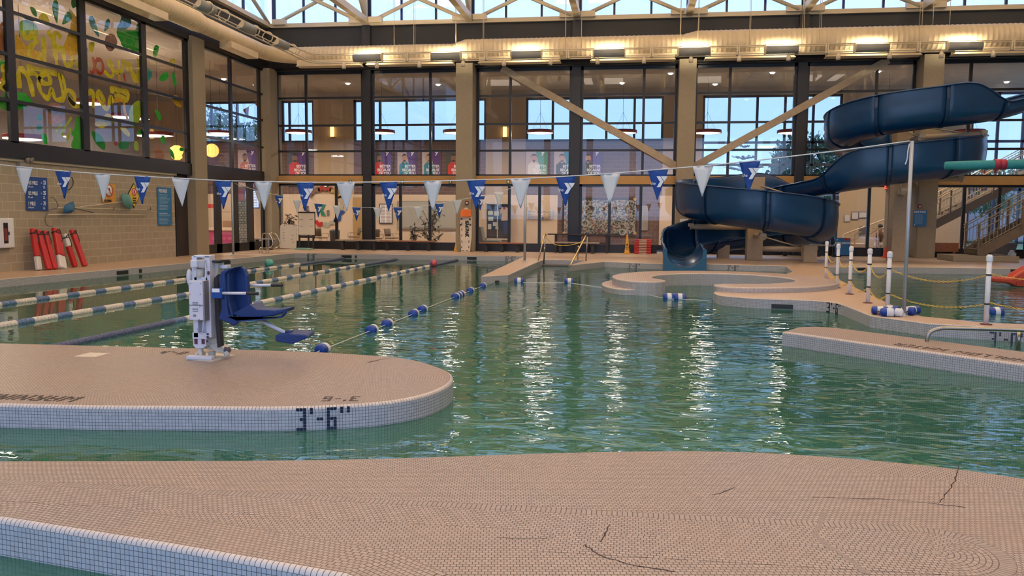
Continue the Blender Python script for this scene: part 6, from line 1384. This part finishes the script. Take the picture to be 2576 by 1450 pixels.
for P, m in (([(680, 60), (710, 0), (750, 20), (760, 120), (745, 290), (730, 290), (690, 180)], PGD), ([(930, 0), (1020, 0), (1020, 60), (945, 105)], PGD), ([(810, 290), (850, 180), (900, 150), (940, 220), (900, 280), (820, 320)], PGD), ([(390, 90), (450, 110), (480, 180), (470, 220), (420, 180)], PGD), ([(1160, 230), (1200, 210), (1240, 280), (1290, 480), (1200, 380), (1165, 300)], PTE), ([(1370, 290), (1410, 240), (1435, 290), (1410, 370), (1360, 410), (1365, 340)], PTE), ([(2010, 610), (2040, 585), (2070, 620), (2040, 730), (2000, 735), (1990, 690)], PG), ([(2080, 1010), (2120, 960), (2180, 945), (2190, 1010), (2140, 1055), (2080, 1050)], PG), ([(2240, 950), (2270, 960), (2300, 1090), (2270, 1120), (2245, 1030)], PG), ([(2210, 790), (2270, 760), (2280, 820), (2200, 840)], PYE), ([(500, 230), (550, 170), (600, 190), (640, 290), (540, 290)], PYE), ([(1160, 560), (1230, 560), (1200, 680), (1160, 650)], PYE)):
    blob('painted_leaf', q5(P), m)
for P, m in (([(380, 500), (430, 520), (435, 600), (400, 580)], PG), ([(850, 480), (920, 510), (970, 590), (965, 655), (900, 610), (860, 540)], PGD), ([(1100, 590), (1150, 570), (1195, 590), (1180, 635), (1130, 650), (1100, 625)], PGD), ([(1270, 490), (1300, 460), (1330, 480), (1320, 530), (1280, 520)], PG), ([(1240, 590), (1260, 570), (1280, 600), (1275, 660), (1245, 650)], PLI), ([(1435, 275), (1480, 310), (1490, 370), (1465, 375), (1440, 310)], PG), ([(1480, 530), (1515, 520), (1530, 570), (1510, 600), (1485, 570)], PG), ([(1565, 640), (1600, 670), (1615, 740), (1585, 710)], PG), ([(1440, 600), (1480, 640), (1515, 700), (1500, 745), (1440, 750)], PBR), ([(1590, 160), (1640, 150), (1680, 220), (1670, 260), (1610, 220)], POR), ([(340, 340), (380, 330), (380, 375), (345, 370)], PTE), ([(340, 430), (380, 420), (380, 470), (345, 470)], PTE), ([(1110, 450), (1160, 450), (1200, 500), (1190, 530), (1150, 500)], PYE), ([(1670, 630), (1700, 640), (1690, 665), (1660, 655)], PG), ([(1060, 580), (1085, 580), (1085, 615), (1060, 605)], PRD)):
    blob('painted_leaf', q6(P), m)
for P in ([(565, 520), (590, 460), (660, 350)], [(515, 485), (545, 440), (570, 410)], [(620, 565), (640, 500), (650, 450)]): stroke('painted_stalk', q6(P), 7, PLI)
# backwards lettering
S1, S2 = 11, 9
for P, w, m in (([(290, 420), (350, 500), (430, 440), (470, 500), (450, 560), (390, 620), (370, 690), (420, 790), (500, 780), (530, 680)], 12, PYE), ([(565, 480), (575, 810)], 13, PYE), ([(620, 400), (680, 520), (720, 700), (740, 870)], 12, PYE), ([(790, 500), (740, 430), (700, 480), (740, 620), (820, 640), (830, 740), (850, 830), (920, 850), (950, 760), (1000, 840), (1060, 890)], 11, PYE), ([(1040, 560), (1050, 700), (1075, 880)], 9, PYE),
        ([(1205, 740), (1225, 860), (1200, 950), (1165, 930)], 7, PRD), ([(1250, 780), (1320, 790), (1340, 900), (1300, 960), (1240, 880), (1250, 780)], 8, PRD), ([(1470, 880), (1430, 790), (1415, 830), (1470, 920), (1540, 930), (1540, 780)], 8, PYE), ([(1540, 920), (1600, 920), (1600, 800), (1650, 830), (1660, 930)], 8, PYE), ([(1690, 810), (1700, 900), (1760, 1030), (1810, 1030), (1800, 900), (1810, 770)], 14, PYE), ([(1350, 930), (1440, 1000), (1480, 960)], 8, PYE),
        ([(30, 1180), (60, 1000), (50, 890), (110, 880), (120, 1060), (60, 1180)], 16, PYE), ([(250, 1150), (240, 930), (300, 920), (380, 1050), (430, 1260)], 13, PYE), ([(340, 870), (480, 900), (740, 960)], 11, PYE), ([(350, 950), (450, 960), (560, 1080), (650, 1080), (620, 980), (540, 980), (500, 1060), (530, 1200), (620, 1280), (660, 1160), (720, 1290), (800, 1300)], 11, PYE), ([(770, 950), (790, 1100), (830, 1250), (840, 1120), (790, 960)], 9, PYE), ([(800, 1320), (870, 1180), (960, 1240), (960, 1350), (880, 1260), (960, 1370), (1080, 1380)], 11, PYE), ([(1060, 1160), (1080, 1250), (1200, 1200), (1210, 1400)], 11, PYE),
        ([(1360, 1330), (1290, 1190), (1270, 1260), (1330, 1360), (1400, 1420), (1440, 1270), (1480, 1340)], 10, PYE), ([(1430, 1170), (1560, 1180), (1660, 1220), (1640, 1300), (1490, 1230)], 13, PYE), ([(1490, 1310), (1600, 1310), (1620, 1440), (1660, 1560)], 9, POR), ([(1550, 970), (1555, 1080)], 6, POR), ([(1610, 970), (1630, 1070)], 5, PRD)):
    stroke('painted_letter', q5(P), w*1.4, m)
for P in ([(1100, 500), (1120, 480)], [(1160, 500), (1190, 520)]): pass
# ================================================================== lobby contents
def boxY(nm, r, Y_, th, m, parent, bev=0.):
    mb = MB(); rectY(mb, *r, Y_, th, 0); return mb.build(nm, m, parent=parent, bev=bev)
def tpx(nm, lab, cat, px, py, Y_, group=None): return thing(nm, lab, cat, tuple(PY(px, py, Y_)), group)
mb = MB(); rectY(mb, 888, 497, 918, 607, FW-.09, .05); q = mb.build('door_2', mat('tan_door', (.42, .26, .10), .5)); tag(q, kind='structure')
# community mural of joined hands
t = tpx('hands_mural', 'ring of coloured joined hands on the wall with a green chevron', 'wall art', 812, 520, FW-.06)
HC = [('hand_brown', (.20, .10, .05)), ('hand_red', (.33, .04, .03)), ('hand_gold', (.42, .28, .10)), ('hand_tan', (.45, .36, .26)), ('hand_blue', (.01, .05, .30)), ('hand_grey', (.38, .36, .30)), ('hand_scarlet', (.50, .02, .03)), ('hand_dark', (.05, .02, .02))]
c = PY(815, 520, FW-.10); rr = 1.0
for k, a0 in enumerate((125, 88, 50, 12, -35, -72, -118, -160)):
    mb = MB(); P_ = []
    for s_ in range(9): a = radians(a0-22+44*s_/8); w_ = .13+.07*sin(s_*1.3+k); P_.append((c.x+(rr+w_)*cos(a), c.y, c.z+(rr+w_)*sin(a)*.95))
    for s_ in range(8, -1, -1): a = radians(a0-22+44*s_/8); w_ = .10+.05*sin(s_*1.9+k); P_.append((c.x+(rr-w_)*cos(a), c.y, c.z+(rr-w_)*sin(a)*.95))
    mb.prism(P_, (0, .02, 0)); mb.build('painted_hand', mat(*HC[k], .7), parent=t)
mb = MB(); mb.prism([PY(x, y, FW-.10) for x, y in ((809, 515), (819, 515), (812, 529), (819, 543), (809, 543), (803, 529))], (0, .02, 0)); mb.build('green_chevron', mat('chevron_green', (.01, .20, .11), .6), parent=t)
boxY('small_plaque', (822, 529, 828, 543), FW-.10, .02, mat('plaque_grey', (.18, .16, .14), .6), t)
t = tpx('text_poster', 'framed poster filled with small lines of text on the lobby wall', 'poster', 970, 540, FW-.06); boxY('frame', (954, 513, 987, 563), FW-.06, .03, BLK, t); boxY('sheet', (956, 515, 985, 561), FW-.07, .012, TEXTW, t)
for k in range(15):
    for x0 in (957.5, 971.5): boxY('text_line', (x0, 517+3*k, x0+random.uniform(10, 12.5), 518.2+3*k), FW-.074, .004, mat('text_line_maroon', (.22, .10, .10), .7), t)
mb = MB(); rectY(mb, 999, 506, 1157, 577, FW-.10, .05); w = tag(mb.build('window_70', mat('blind_frame', (.30, .28, .25), .6)), kind='structure')
mb = MB(); rectY(mb, 1003, 509, 1157, 573, FW-.12, .03); mb.build('blind', brick('roller_blind', (.42, .41, .38), (.40, .39, .36), (.33, .32, .30), 5, .05, .008, 0, .8, coord='Object', axes=('X', 'Z'), bump=0), parent=w)
t = tpx('wall_clock', 'round white wall clock just under the ochre beam', 'clock', 818, 463, FW-.08); mb = MB(); q = PY(818, 464, FW-.06); mb.lathe([(0, 0), (.15, 0), (.15, .03)], q, d=(0, -1, 0), n=22); mb.build('face', TEXTW, parent=t); mb = MB(); mb.lathe([(.15, 0), (.17, 0), (.17, .04), (.15, .04)], q, d=(0, -1, 0), n=22); mb.build('rim', BLK, parent=t); mb = MB(); mb.box((q.x-.006, q.y-.045, q.z), (q.x+.006, q.y-.035, q.z+.10)); mb.box((q.x, q.y-.045, q.z-.006), (q.x+.07, q.y-.035, q.z+.006)); mb.build('hands', BLK, parent=t)
# display cabinet
t = tpx('display_cabinet', 'glazed display cabinet with blue backing and papers', 'cabinet', 1255, 600, FW-.45); Yc = FW-.45
boxY('carcass', (1221, 512, 1283, 603), Yc+.1, .3, mat('cabinet_inner_navy', (.02, .035, .10), .6), t)
for r in ((1221, 512, 1224, 603), (1250, 512, 1252, 603), (1281, 512, 1284, 603), (1221, 511, 1284, 514), (1221, 600, 1284, 604)): boxY('frame_bar', r, Yc, .1, mat('cabinet_frame', (.45, .40, .34), .5), t)
boxY('lower_panel', (1224, 578, 1281, 600), Yc+.04, .05, mat('cabinet_dark', (.04, .03, .035), .5), t)
for i, r in enumerate(((1227, 531, 1240, 541), (1243, 532, 1255, 543), (1228, 546, 1241, 556), (1227, 564, 1236, 577), (1240, 559, 1253, 569), (1246, 570, 1254, 577))): mb = MB(); rectY(mb, *r, Yc+.07, .01); tag(mb.build('display_card', mat('card_pale', (.42, .45, .42), .6)), ['pale card at the upper end', 'pale card beside the shirt, upper row', 'pale card in the second row', 'cream card at the cabinet foot', 'pale card above the cabinet foot', 'small card next to the cream one'][i]+' inside the display cabinet', 'card', 'cards in the display cabinet')
t = tpx('hanging_shirt', 'pale team shirt hung inside the display cabinet', 'shirt', 1268, 545, Yc+.05); mb = MB(); mb.prism([PY(x, y, Yc+.06) for x, y in ((1258, 528), (1264, 521), (1268, 524), (1272, 521), (1279, 525), (1279, 555), (1261, 556), (1262, 536), (1259, 539))], (0, .03, 0)); mb.build('cloth', mat('shirt_pale', (.46, .38, .36), .8), parent=t); boxY('collar', (1266, 521, 1271, 527), Yc+.055, .008, mat('shirt_red', (.25, .05, .06), .8), t)
t = tpx('hanging_jeans', 'blue trousers hung below the shirt in the cabinet', 'trousers', 1270, 575, Yc+.05); mb = MB(); mb.prism([PY(x, y, Yc+.02) for x, y in ((1265, 557), (1279, 557), (1279, 588), (1273, 590), (1266, 588))], (0, .03, 0)); mb.build('cloth', mat('denim', (.03, .05, .14), .8), parent=t)
# coat rail
t = tpx('coat_rail', 'wall mounted metal coat rail with hooks', 'coat rail', 1360, 545, FW-.2)
for y, o_ in ((533, .3), (540, .25), (546, .12)): mb = MB(); mb.cyl(PY(1329, y, FW-o_), PY(1391, y, FW-o_), .018, n=8); mb.build('bar', CHROME, parent=t)
for x in (1330, 1390): mb = MB(); a = PY(x, 530, FW-.05); mb.box((a.x-.02, FW-.32, a.z-.42), (a.x+.02, FW-.02, a.z)); mb.build('bracket', CHROME, parent=t)
boxY('black_bottle', (1363, 546, 1367, 553), FW-.15, .08, BLK, t, .01)
# donor collage panel
c1, c2 = PY(1415, 590, FW-.09), PY(1602, 499, FW-.09)
t = thing('collage_panel', 'large framed grey collage mosaic panel on the brick wall', 'wall panel', tuple(c1))
def collage():
    m = bpy.data.materials.new('collage_mosaic'); m.use_nodes = True; n = m.node_tree; b = n.nodes['Principled BSDF']; b.inputs['Roughness'].default_value = .6
    tcn = n.nodes.new('ShaderNodeTexCoord'); nz_ = n.nodes.new('ShaderNodeTexNoise'); nz_.inputs['Scale'].default_value = 3; nz_.inputs['Detail'].default_value = 3
    ad = n.nodes.new('ShaderNodeMixRGB'); ad.inputs[0].default_value = .12; n.links.new(tcn.outputs['Object'], nz_.inputs['Vector']); n.links.new(tcn.outputs['Object'], ad.inputs[1]); n.links.new(nz_.outputs['Color'], ad.inputs[2])
    v = n.nodes.new('ShaderNodeTexVoronoi'); v.inputs['Scale'].default_value = 17; n.links.new(ad.outputs[0], v.inputs['Vector'])
    r = n.nodes.new('ShaderNodeValToRGB'); e = r.color_ramp.elements; cols = [(.0, (.02, .025, .03)), (.22, (.10, .12, .13)), (.36, (.30, .28, .24)), (.52, (.22, .22, .21)), (.62, (.38, .33, .28)), (.74, (.16, .13, .10)), (.82, (.30, .27, .22)), (.9, (.28, .05, .04)), (.96, (.05, .08, .16))]
    e[0].position, e[0].color = cols[0][0], (*cols[0][1], 1); e[1].position, e[1].color = cols[1][0], (*cols[1][1], 1)
    for p, c in cols[2:]: k = e.new(p); k.color = (*c, 1)
    r.color_ramp.interpolation = 'CONSTANT'; s = n.nodes.new('ShaderNodeSeparateColor'); n.links.new(v.outputs['Color'], s.inputs[0]); n.links.new(s.outputs[0], r.inputs[0]); n.links.new(r.outputs[0], b.inputs['Base Color']); return m
mb = MB(); rectY(mb, 1415, 499, 1602, 592, FW-.07, .04); mb.build('frame', mat('frame_dark', (.04, .025, .03), .5), parent=t); mb = MB(); rectY(mb, 1419, 503, 1599, 588, FW-.10, .05); mb.build('mosaic_face', collage(), parent=t)
for x, y in ((1597, 502), (1597, 587), (1419, 502), (1419, 587)): mb = MB(); q = PY(x, y, FW-.11); mb.lathe([(0, .01), (.07, .01), (.085, 0)], q, d=(0, -1, 0), n=16); mb.build('round_boss', mat('boss_gold', (.45, .30, .12), .4), parent=t)
for (x, y, r_), m in (((1530, 520, .2), 'boss_gold'), ((1471, 562, .19), 'card_pale'), ((1566, 584, .17), 'card_pale'), ((1510, 581, .13), 'shirt_red')): mb = MB(); q = PY(x, y, FW-.105); mb.lathe([(r_*.72, 0), (r_*.72, .015), (r_, .015), (r_, 0)], q, d=(0, -1, 0), n=22); mb.build('round_emblem', mat(m), parent=t)
t = tpx('paper_notice', 'narrow grey paper notice on the brick wall', 'notice', 1622, 550, FW-.05); boxY('sheet', (1614, 518, 1630, 580), FW-.05, .02, mat('notice_grey', (.32, .29, .26), .8), t)
for k in range(14): boxY('text_line', (1616, 522+4*k, 1628, 523+4*k), FW-.055, .003, mat('marker_grey'), t)
for i, (r, l) in enumerate((((2124, 540, 2139, 558), 'small grey framed notice, lowest on the cream wall past the slide'), ((2142, 533, 2160, 553), 'violet framed notice on the cream wall past the slide'), ((2160, 533, 2181, 549), 'wide framed certificate on the cream wall past the slide'))):
    t = tpx('framed_notice', l, 'notice', r[0], r[3], FW-.05); boxY('frame', r, FW-.05, .03, mat('frame_violet', (.10, .09, .16), .5) if i else mat('frame_grey', (.3, .31, .33), .5), t); boxY('sheet', (r[0]+1.5, r[1]+1.5, r[2]-1.5, r[3]-1.5), FW-.06, .012, mat('notice_pale', (.50, .46, .44), .7), t)
# chairs and tables in the lobby
CHM = mat('chair_brown', (.16, .11, .075), .6); CHF = mat('chair_frame', (.35, .28, .20), .4, metal=.5)
def chair(lab, px, Y_, rz, m=CHM, back=True):
    x = PY(px, 560, Y_).x; t = thing('lobby_chair', lab, 'chair', (0, 0, 0), 'brown armchairs in the lobby')
    mb = MB(); mb.box((-.26, -.24, .42), (.26, .26, .47)); mb.build('seat', m, parent=t, bev=.02)
    mb = MB(); v = [(.27*sin(a)*1.0, .20+.10*cos(a), 0) for a in [radians(-75+25*k) for k in range(7)]]; vs = [(a, b, .52) for a, b, _ in v]+[(a*1.12, b+.06, .90) for a, b, _ in v]; mb.add(vs, [(i, i+1, 7+i+1, 7+i) for i in range(6)], sm=True); mb.build('backrest', m, parent=t, solid=.025)
    for sx_ in (-1, 1): mb = MB(); mb.tube(catmull([(sx_*.25, .28, .62), (sx_*.30, .1, .66), (sx_*.30, -.2, .65), (sx_*.29, -.26, .45)], 4), .014, n=6); mb.build('arm', CHF, parent=t)
    for sx_ in (-1, 1):
        for sy_ in (-1, 1): mb = MB(); mb.cyl((sx_*.22, sy_*.2, .43), (sx_*.27, sy_*.27, 0), .012, n=6); mb.build('leg', CHF, parent=t)
    t.location = (x, Y_, -.02); t.rotation_euler = (0, 0, rz)
chair('brown tub chair behind the easel board', 806, 39.0, radians(160)); chair('brown chair just before the dark steel post', 890, 41.2, radians(-60)); chair('brown chair at the lobby table seen from behind', 945, 38.7, pi)
chair('brown chair turned sideways beside the lobby table', 986, 39.8, radians(75))
t = thing('lobby_table', 'dark small table between the lobby chairs', 'table', (PY(932, 590, 40.3).x, 40.3, -.02)); x = PY(932, 590, 40.3).x
mb = MB(); mb.lathe([(0, .70), (.5, .70), (.52, .72), (.5, .74), (0, .74)], (x, 40.3, 0), n=24); mb.build('table_top', mat('dark_wood'), parent=t); mb = MB(); mb.cyl((x, 40.3, 0), (x, 40.3, .7), .04, n=10); mb.lathe([(0, 0), (.3, 0), (.05, .05)], (x, 40.3, -.02), n=16); mb.build('pedestal', BLK, parent=t)
t = thing('waste_bin', 'dark grey tall waste bin behind the first bench', 'bin', (PY(842, 600, 40.2).x, 40.2, -.02)); x = PY(842, 600, 40.2).x; mb = MB(); mb.lathe([(0, 0), (.22, 0), (.26, .75), (.24, .8), (.12, .84), (0, .84)], (x, 40.2, -.02), n=20); mb.build('body', mat('bin_grey', (.07, .07, .07), .5), parent=t)
t = thing('armchair', 'pale grey cushioned armchair behind the second red brown bench', 'armchair', (PY(1228, 600, 38.6).x, 38.6, -.02)); x = PY(1215, 600, 38.6).x; G_ = mat('armchair_grey', (.20, .20, .19), .8)
mb = MB(); mb.box((x, 38.3, -.02), (x+.85, 39.0, .42)); mb.build('seat', G_, parent=t, bev=.05); mb = MB(); mb.prism([(x-.15, 38.3, .15), (x+.08, 38.3, .3), (x-.05, 38.3, 1.05), (x-.25, 38.3, 1.05)], (0, .7, 0)); mb.build('backrest', G_, parent=t, bev=.04)
t = thing('stacked_chair', 'brown and cream chair stack at the end of the brick wall', 'chair', (PY(1675, 600, 39).x, 39, -.02)); boxY('backrest', (1663, 589, 1690, 607), 39, .05, CHM, t, .03); boxY('cream_shell', (1663, 610, 1690, 616), 39, .3, mat('notice_pale'), t, .02)
for x in (1664, 1688): boxY('leg', (x, 590, x+1.5, 640), 39.1, .03, CHF, t)
# rubber plants
def plant(lab, px, py0, hpx, wpx, Y_, n, pot=True, m=None, seed=1):
    rr_ = random.Random(seed); b = PY(px, py0, Y_); top = PY(px, py0-hpx, Y_); h = top.z+.0; w_ = PY(px+wpx, py0, Y_).x-b.x; t = thing('potted_plant', lab, 'plant', (b.x, Y_, -.02))
    mb = MB(); mb.lathe([(0, 0), (.16, 0), (.22, .32), (.2, .32), (.19, .27), (0, .27)], (b.x, Y_, -.02), n=18); mb.build('pot', mat('pot_terracotta', (.20, .10, .06), .7), parent=t)
    st = MB(); lf = MB()
    for k in range(n):
        a = rr_.uniform(0, 2*pi); r_ = w_*rr_.uniform(.25, 1); z = .35+(h-.4)*rr_.uniform(.15, 1)*(1-.35*(r_/w_)); e_ = Vector((b.x+r_*cos(a), Y_+r_*sin(a)*.6, z)); st.tube(catmull([(b.x, Y_, .2), (b.x+.2*r_*cos(a), Y_, z*.55), tuple(e_)], 3), .008, n=4)
        for q in range(7):
            p = Vector((b.x+.2*r_*cos(a), Y_, z*.55)).lerp(e_, (q+1)/7); R_ = Euler((rr_.uniform(-1, 1), rr_.uniform(-1, 1), rr_.uniform(0, 6.28))).to_matrix(); s_ = rr_.uniform(.07, .13)
            lf.add([p+R_ @ Vector(v) for v in ((0, 0, 0), (s_, -s_*.45, 0), (s_*2, 0, -s_*.3), (s_, s_*.45, 0))], [(0, 1, 2, 3)])
    st.build('stems', mat('stem_brown', (.10, .06, .04), .8), parent=t); lf.build('leaves', m or mat('rubber_leaf', (.055, .06, .03), .4, var=.3, scale=5), parent=t)
plant('tall rubber plant with glossy leaves beside the window bar', 1082, 606, 108, 38, 39.3, 26, seed=3); plant('short potted plant at the foot of the rubber plant', 1040, 606, 48, 14, 38.4, 10, seed=5)
plant('dark bushy potted plant behind the easel board', 733, 606, 92, 18, 40.2, 26, m=mat('dark_foliage', (.02, .014, .018), .7), seed=8)
# items behind the corner glass doors
t = thing('wall_screen', 'bright wall screen with lists seen through the corner door', 'screen', (-18.8, 42, 1.5)); Ys = 42.0
boxY('bezel', (607, 478, 652, 525), Ys+.01, .05, mat('bezel_blue', (.03, .06, .30), .4), t); boxY('display', (618, 481, 650, 522), Ys, .02, mat('screen_glow', (.45, .66, 1.0), .4, emit=.8), t)
for k in range(9): boxY('text_line', (620, 485+4*k, 626, 486+4*k), Ys-.004, .004, mat('text_line_maroon'), t); boxY('text_line', (636, 485+4*k, 647, 486+4*k), Ys-.004, .004, mat('text_line_maroon'), t)
t = thing('rock_column', 'column clad with grey blue stones behind the corner door', 'column', (-19, 38, 0)); boxY('stone_cladding', (600, 500, 618, 613), 38.5, .3, brick('pebble_stone', (.12, .16, .18), (.30, .32, .32), (.04, .05, .06), .16, .12, .02, .5, .7, coord='Object', axes=('X', 'Z'), bump=0), t); boxY('poster_sheet', (598, 478, 612, 505), 38.3, .1, mat('maroon_print', (.20, .02, .06), .6), t)
t = thing('reception_desk', 'magenta fronted reception desk behind the corner glass', 'desk', (-18.6, 35.6, 0)); boxY('front_panel', (521, 580, 583, 629), 35.4, .5, mat('magenta_panel', (.45, .05, .18), .6), t); boxY('counter_top', (519, 573, 585, 580), 35.3, .7, LOWALL, t); boxY('shelf_unit', (560, 556, 583, 574), 36.2, .3, mat('desk_wood', (.30, .15, .07), .6), t)
t = thing('desk_sign', 'small red first aid style sign behind the corner glass', 'sign', (-19, 37.4, 1.9)); boxY('plate', (519, 514, 537, 524), 37.4, .03, mat('board_red'), t); q = PY(521, 520, 37.42); mb = MB(); mb.cyl((q.x, 37.44, -.02), (q.x, 37.44, q.z), .02, n=8); mb.build('stand', BLK, parent=t)
t = thing('red_pennant_string', 'string of small flags inside the side window', 'bunting', (-18, 37, 5)); YY = 38.0
for a in ((611, 268, 626, 300), (640, 252, 655, 276)): mb = MB(); mb.prism([PY(a[0], a[1]+8, YY), PY(a[2], a[1], YY), PY(a[2]-2, a[3], YY)], (0, .01, 0)); mb.build('flag', mat('bunting_rose', (.35, .12, .14), .8), parent=t)
mb = MB(); mb.tube([(PY(560, 210, YY).x, YY, 8.0), PY(600, 290, YY), PY(626, 268, YY), PY(655, 252, YY), (PY(690, 210, YY).x, YY, 8.0)], .008, n=4); mb.build('string', BLK, parent=t)
# entrance ramp rails and a person beyond the far door
t = thing('ramp_rail', 'cream double handrail of steps beyond the far door', 'handrail', (PY(2150, 600, 39.5).x, 39.5, 0)); Yr = 39.5
for P in ([(2122, 625), (2122, 592), (2126, 589), (2150, 580), (2238, 548)], [(2150, 628), (2150, 592), (2154, 587), (2166, 583)], [(2122, 612), (2165, 597), (2238, 566)], [(2195, 575), (2240, 575)], [(2208, 575), (2208, 622)], [(2140, 612), (2140, 628)]):
    mb = MB(); mb.tube([PY(x, y, Yr) for x, y in P], .03, n=8); mb.build('rail', mat('lit_rail'), parent=t)
boxY('grey_panel', (2160, 570, 2180, 596), Yr+.05, .02, mat('frame_grey'), t)
boxY('step_block', (2130, 614, 2180, 628), Yr+.2, .8, LOWALL, t)
def person():
    Yp = 40.6; b = PY(2211, 615, Yp); x, z0 = b.x, b.z
    t = thing('person', 'person in brown top and white trousers crouching beyond the far door', 'person', (x, Yp, max(0, z0))); z0 = max(0, z0)
    J = {'pel': (x, Yp, .42), 'sp': (x-.02, Yp-.12, .66), 'ch': (x-.04, Yp-.2, .86), 'nk': (x-.04, Yp-.24, 1.02), 'hd': (x-.04, Yp-.27, 1.18), 'ls': (x-.22, Yp-.2, .92), 'le': (x-.30, Yp-.3, .66), 'lh': (x-.12, Yp-.44, .56), 'rs': (x+.14, Yp-.2, .92), 're': (x+.30, Yp-.28, .70), 'rh': (x+.18, Yp-.44, .60),
         'lk': (x-.16, Yp-.42, .48), 'la': (x-.15, Yp-.16, .08), 'lf': (x-.15, Yp-.36, .05), 'rk': (x+.16, Yp-.42, .48), 'ra': (x+.15, Yp-.16, .08), 'rf': (x+.15, Yp-.36, .05), 'lhp': (x-.1, Yp, .40), 'rhp': (x+.1, Yp, .40)}
    R_ = {'pel': .15, 'sp': .13, 'ch': .15, 'nk': .06, 'hd': .10, 'ls': .07, 'le': .05, 'lh': .04, 'rs': .07, 're': .05, 'rh': .04, 'lk': .08, 'la': .05, 'lf': .045, 'rk': .08, 'ra': .05, 'rf': .045, 'lhp': .12, 'rhp': .12}
    E_ = [('pel', 'sp'), ('sp', 'ch'), ('ch', 'nk'), ('nk', 'hd'), ('ch', 'ls'), ('ls', 'le'), ('le', 'lh'), ('ch', 'rs'), ('rs', 're'), ('re', 'rh'), ('pel', 'lhp'), ('lhp', 'lk'), ('lk', 'la'), ('la', 'lf'), ('pel', 'rhp'), ('rhp', 'rk'), ('rk', 'ra'), ('ra', 'rf')]
    K = list(J); me = bpy.data.meshes.new('body'); me.from_pydata([J[k] for k in K], [(K.index(a), K.index(b_)) for a, b_ in E_], []); ob = bpy.data.objects.new('body', me); COL.objects.link(ob)
    ob.modifiers.new('skin', 'SKIN'); ob.modifiers.new('sub', 'SUBSURF').levels = 1; ob.modifiers['sub'].render_levels = 1
    for i, k in enumerate(K): me.skin_vertices[0].data[i].radius = (R_[k], R_[k])
    me.skin_vertices[0].data[0].use_root = True; me.materials.append(mat('person_skin', (.36, .20, .13), .6)); adopt(ob, t)
    mb = MB(); mb.ell((x-.03, Yp-.16, .78), (.19, .15, .24), 16, 10); mb.build('brown_top', mat('top_brown', (.11, .05, .03), .8), parent=t)
    mb = MB(); mb.ell((x-.1, Yp-.12, .36), (.14, .26, .17), 14, 8); mb.ell((x+.12, Yp-.12, .36), (.14, .26, .17), 14, 8); mb.build('white_trousers', mat('trousers_white', (.62, .58, .55), .8), parent=t)
    mb = MB(); mb.ell((x-.04, Yp-.24, 1.22), (.115, .12, .11), 14, 8); mb.build('hair', HAIR, parent=t)
person()
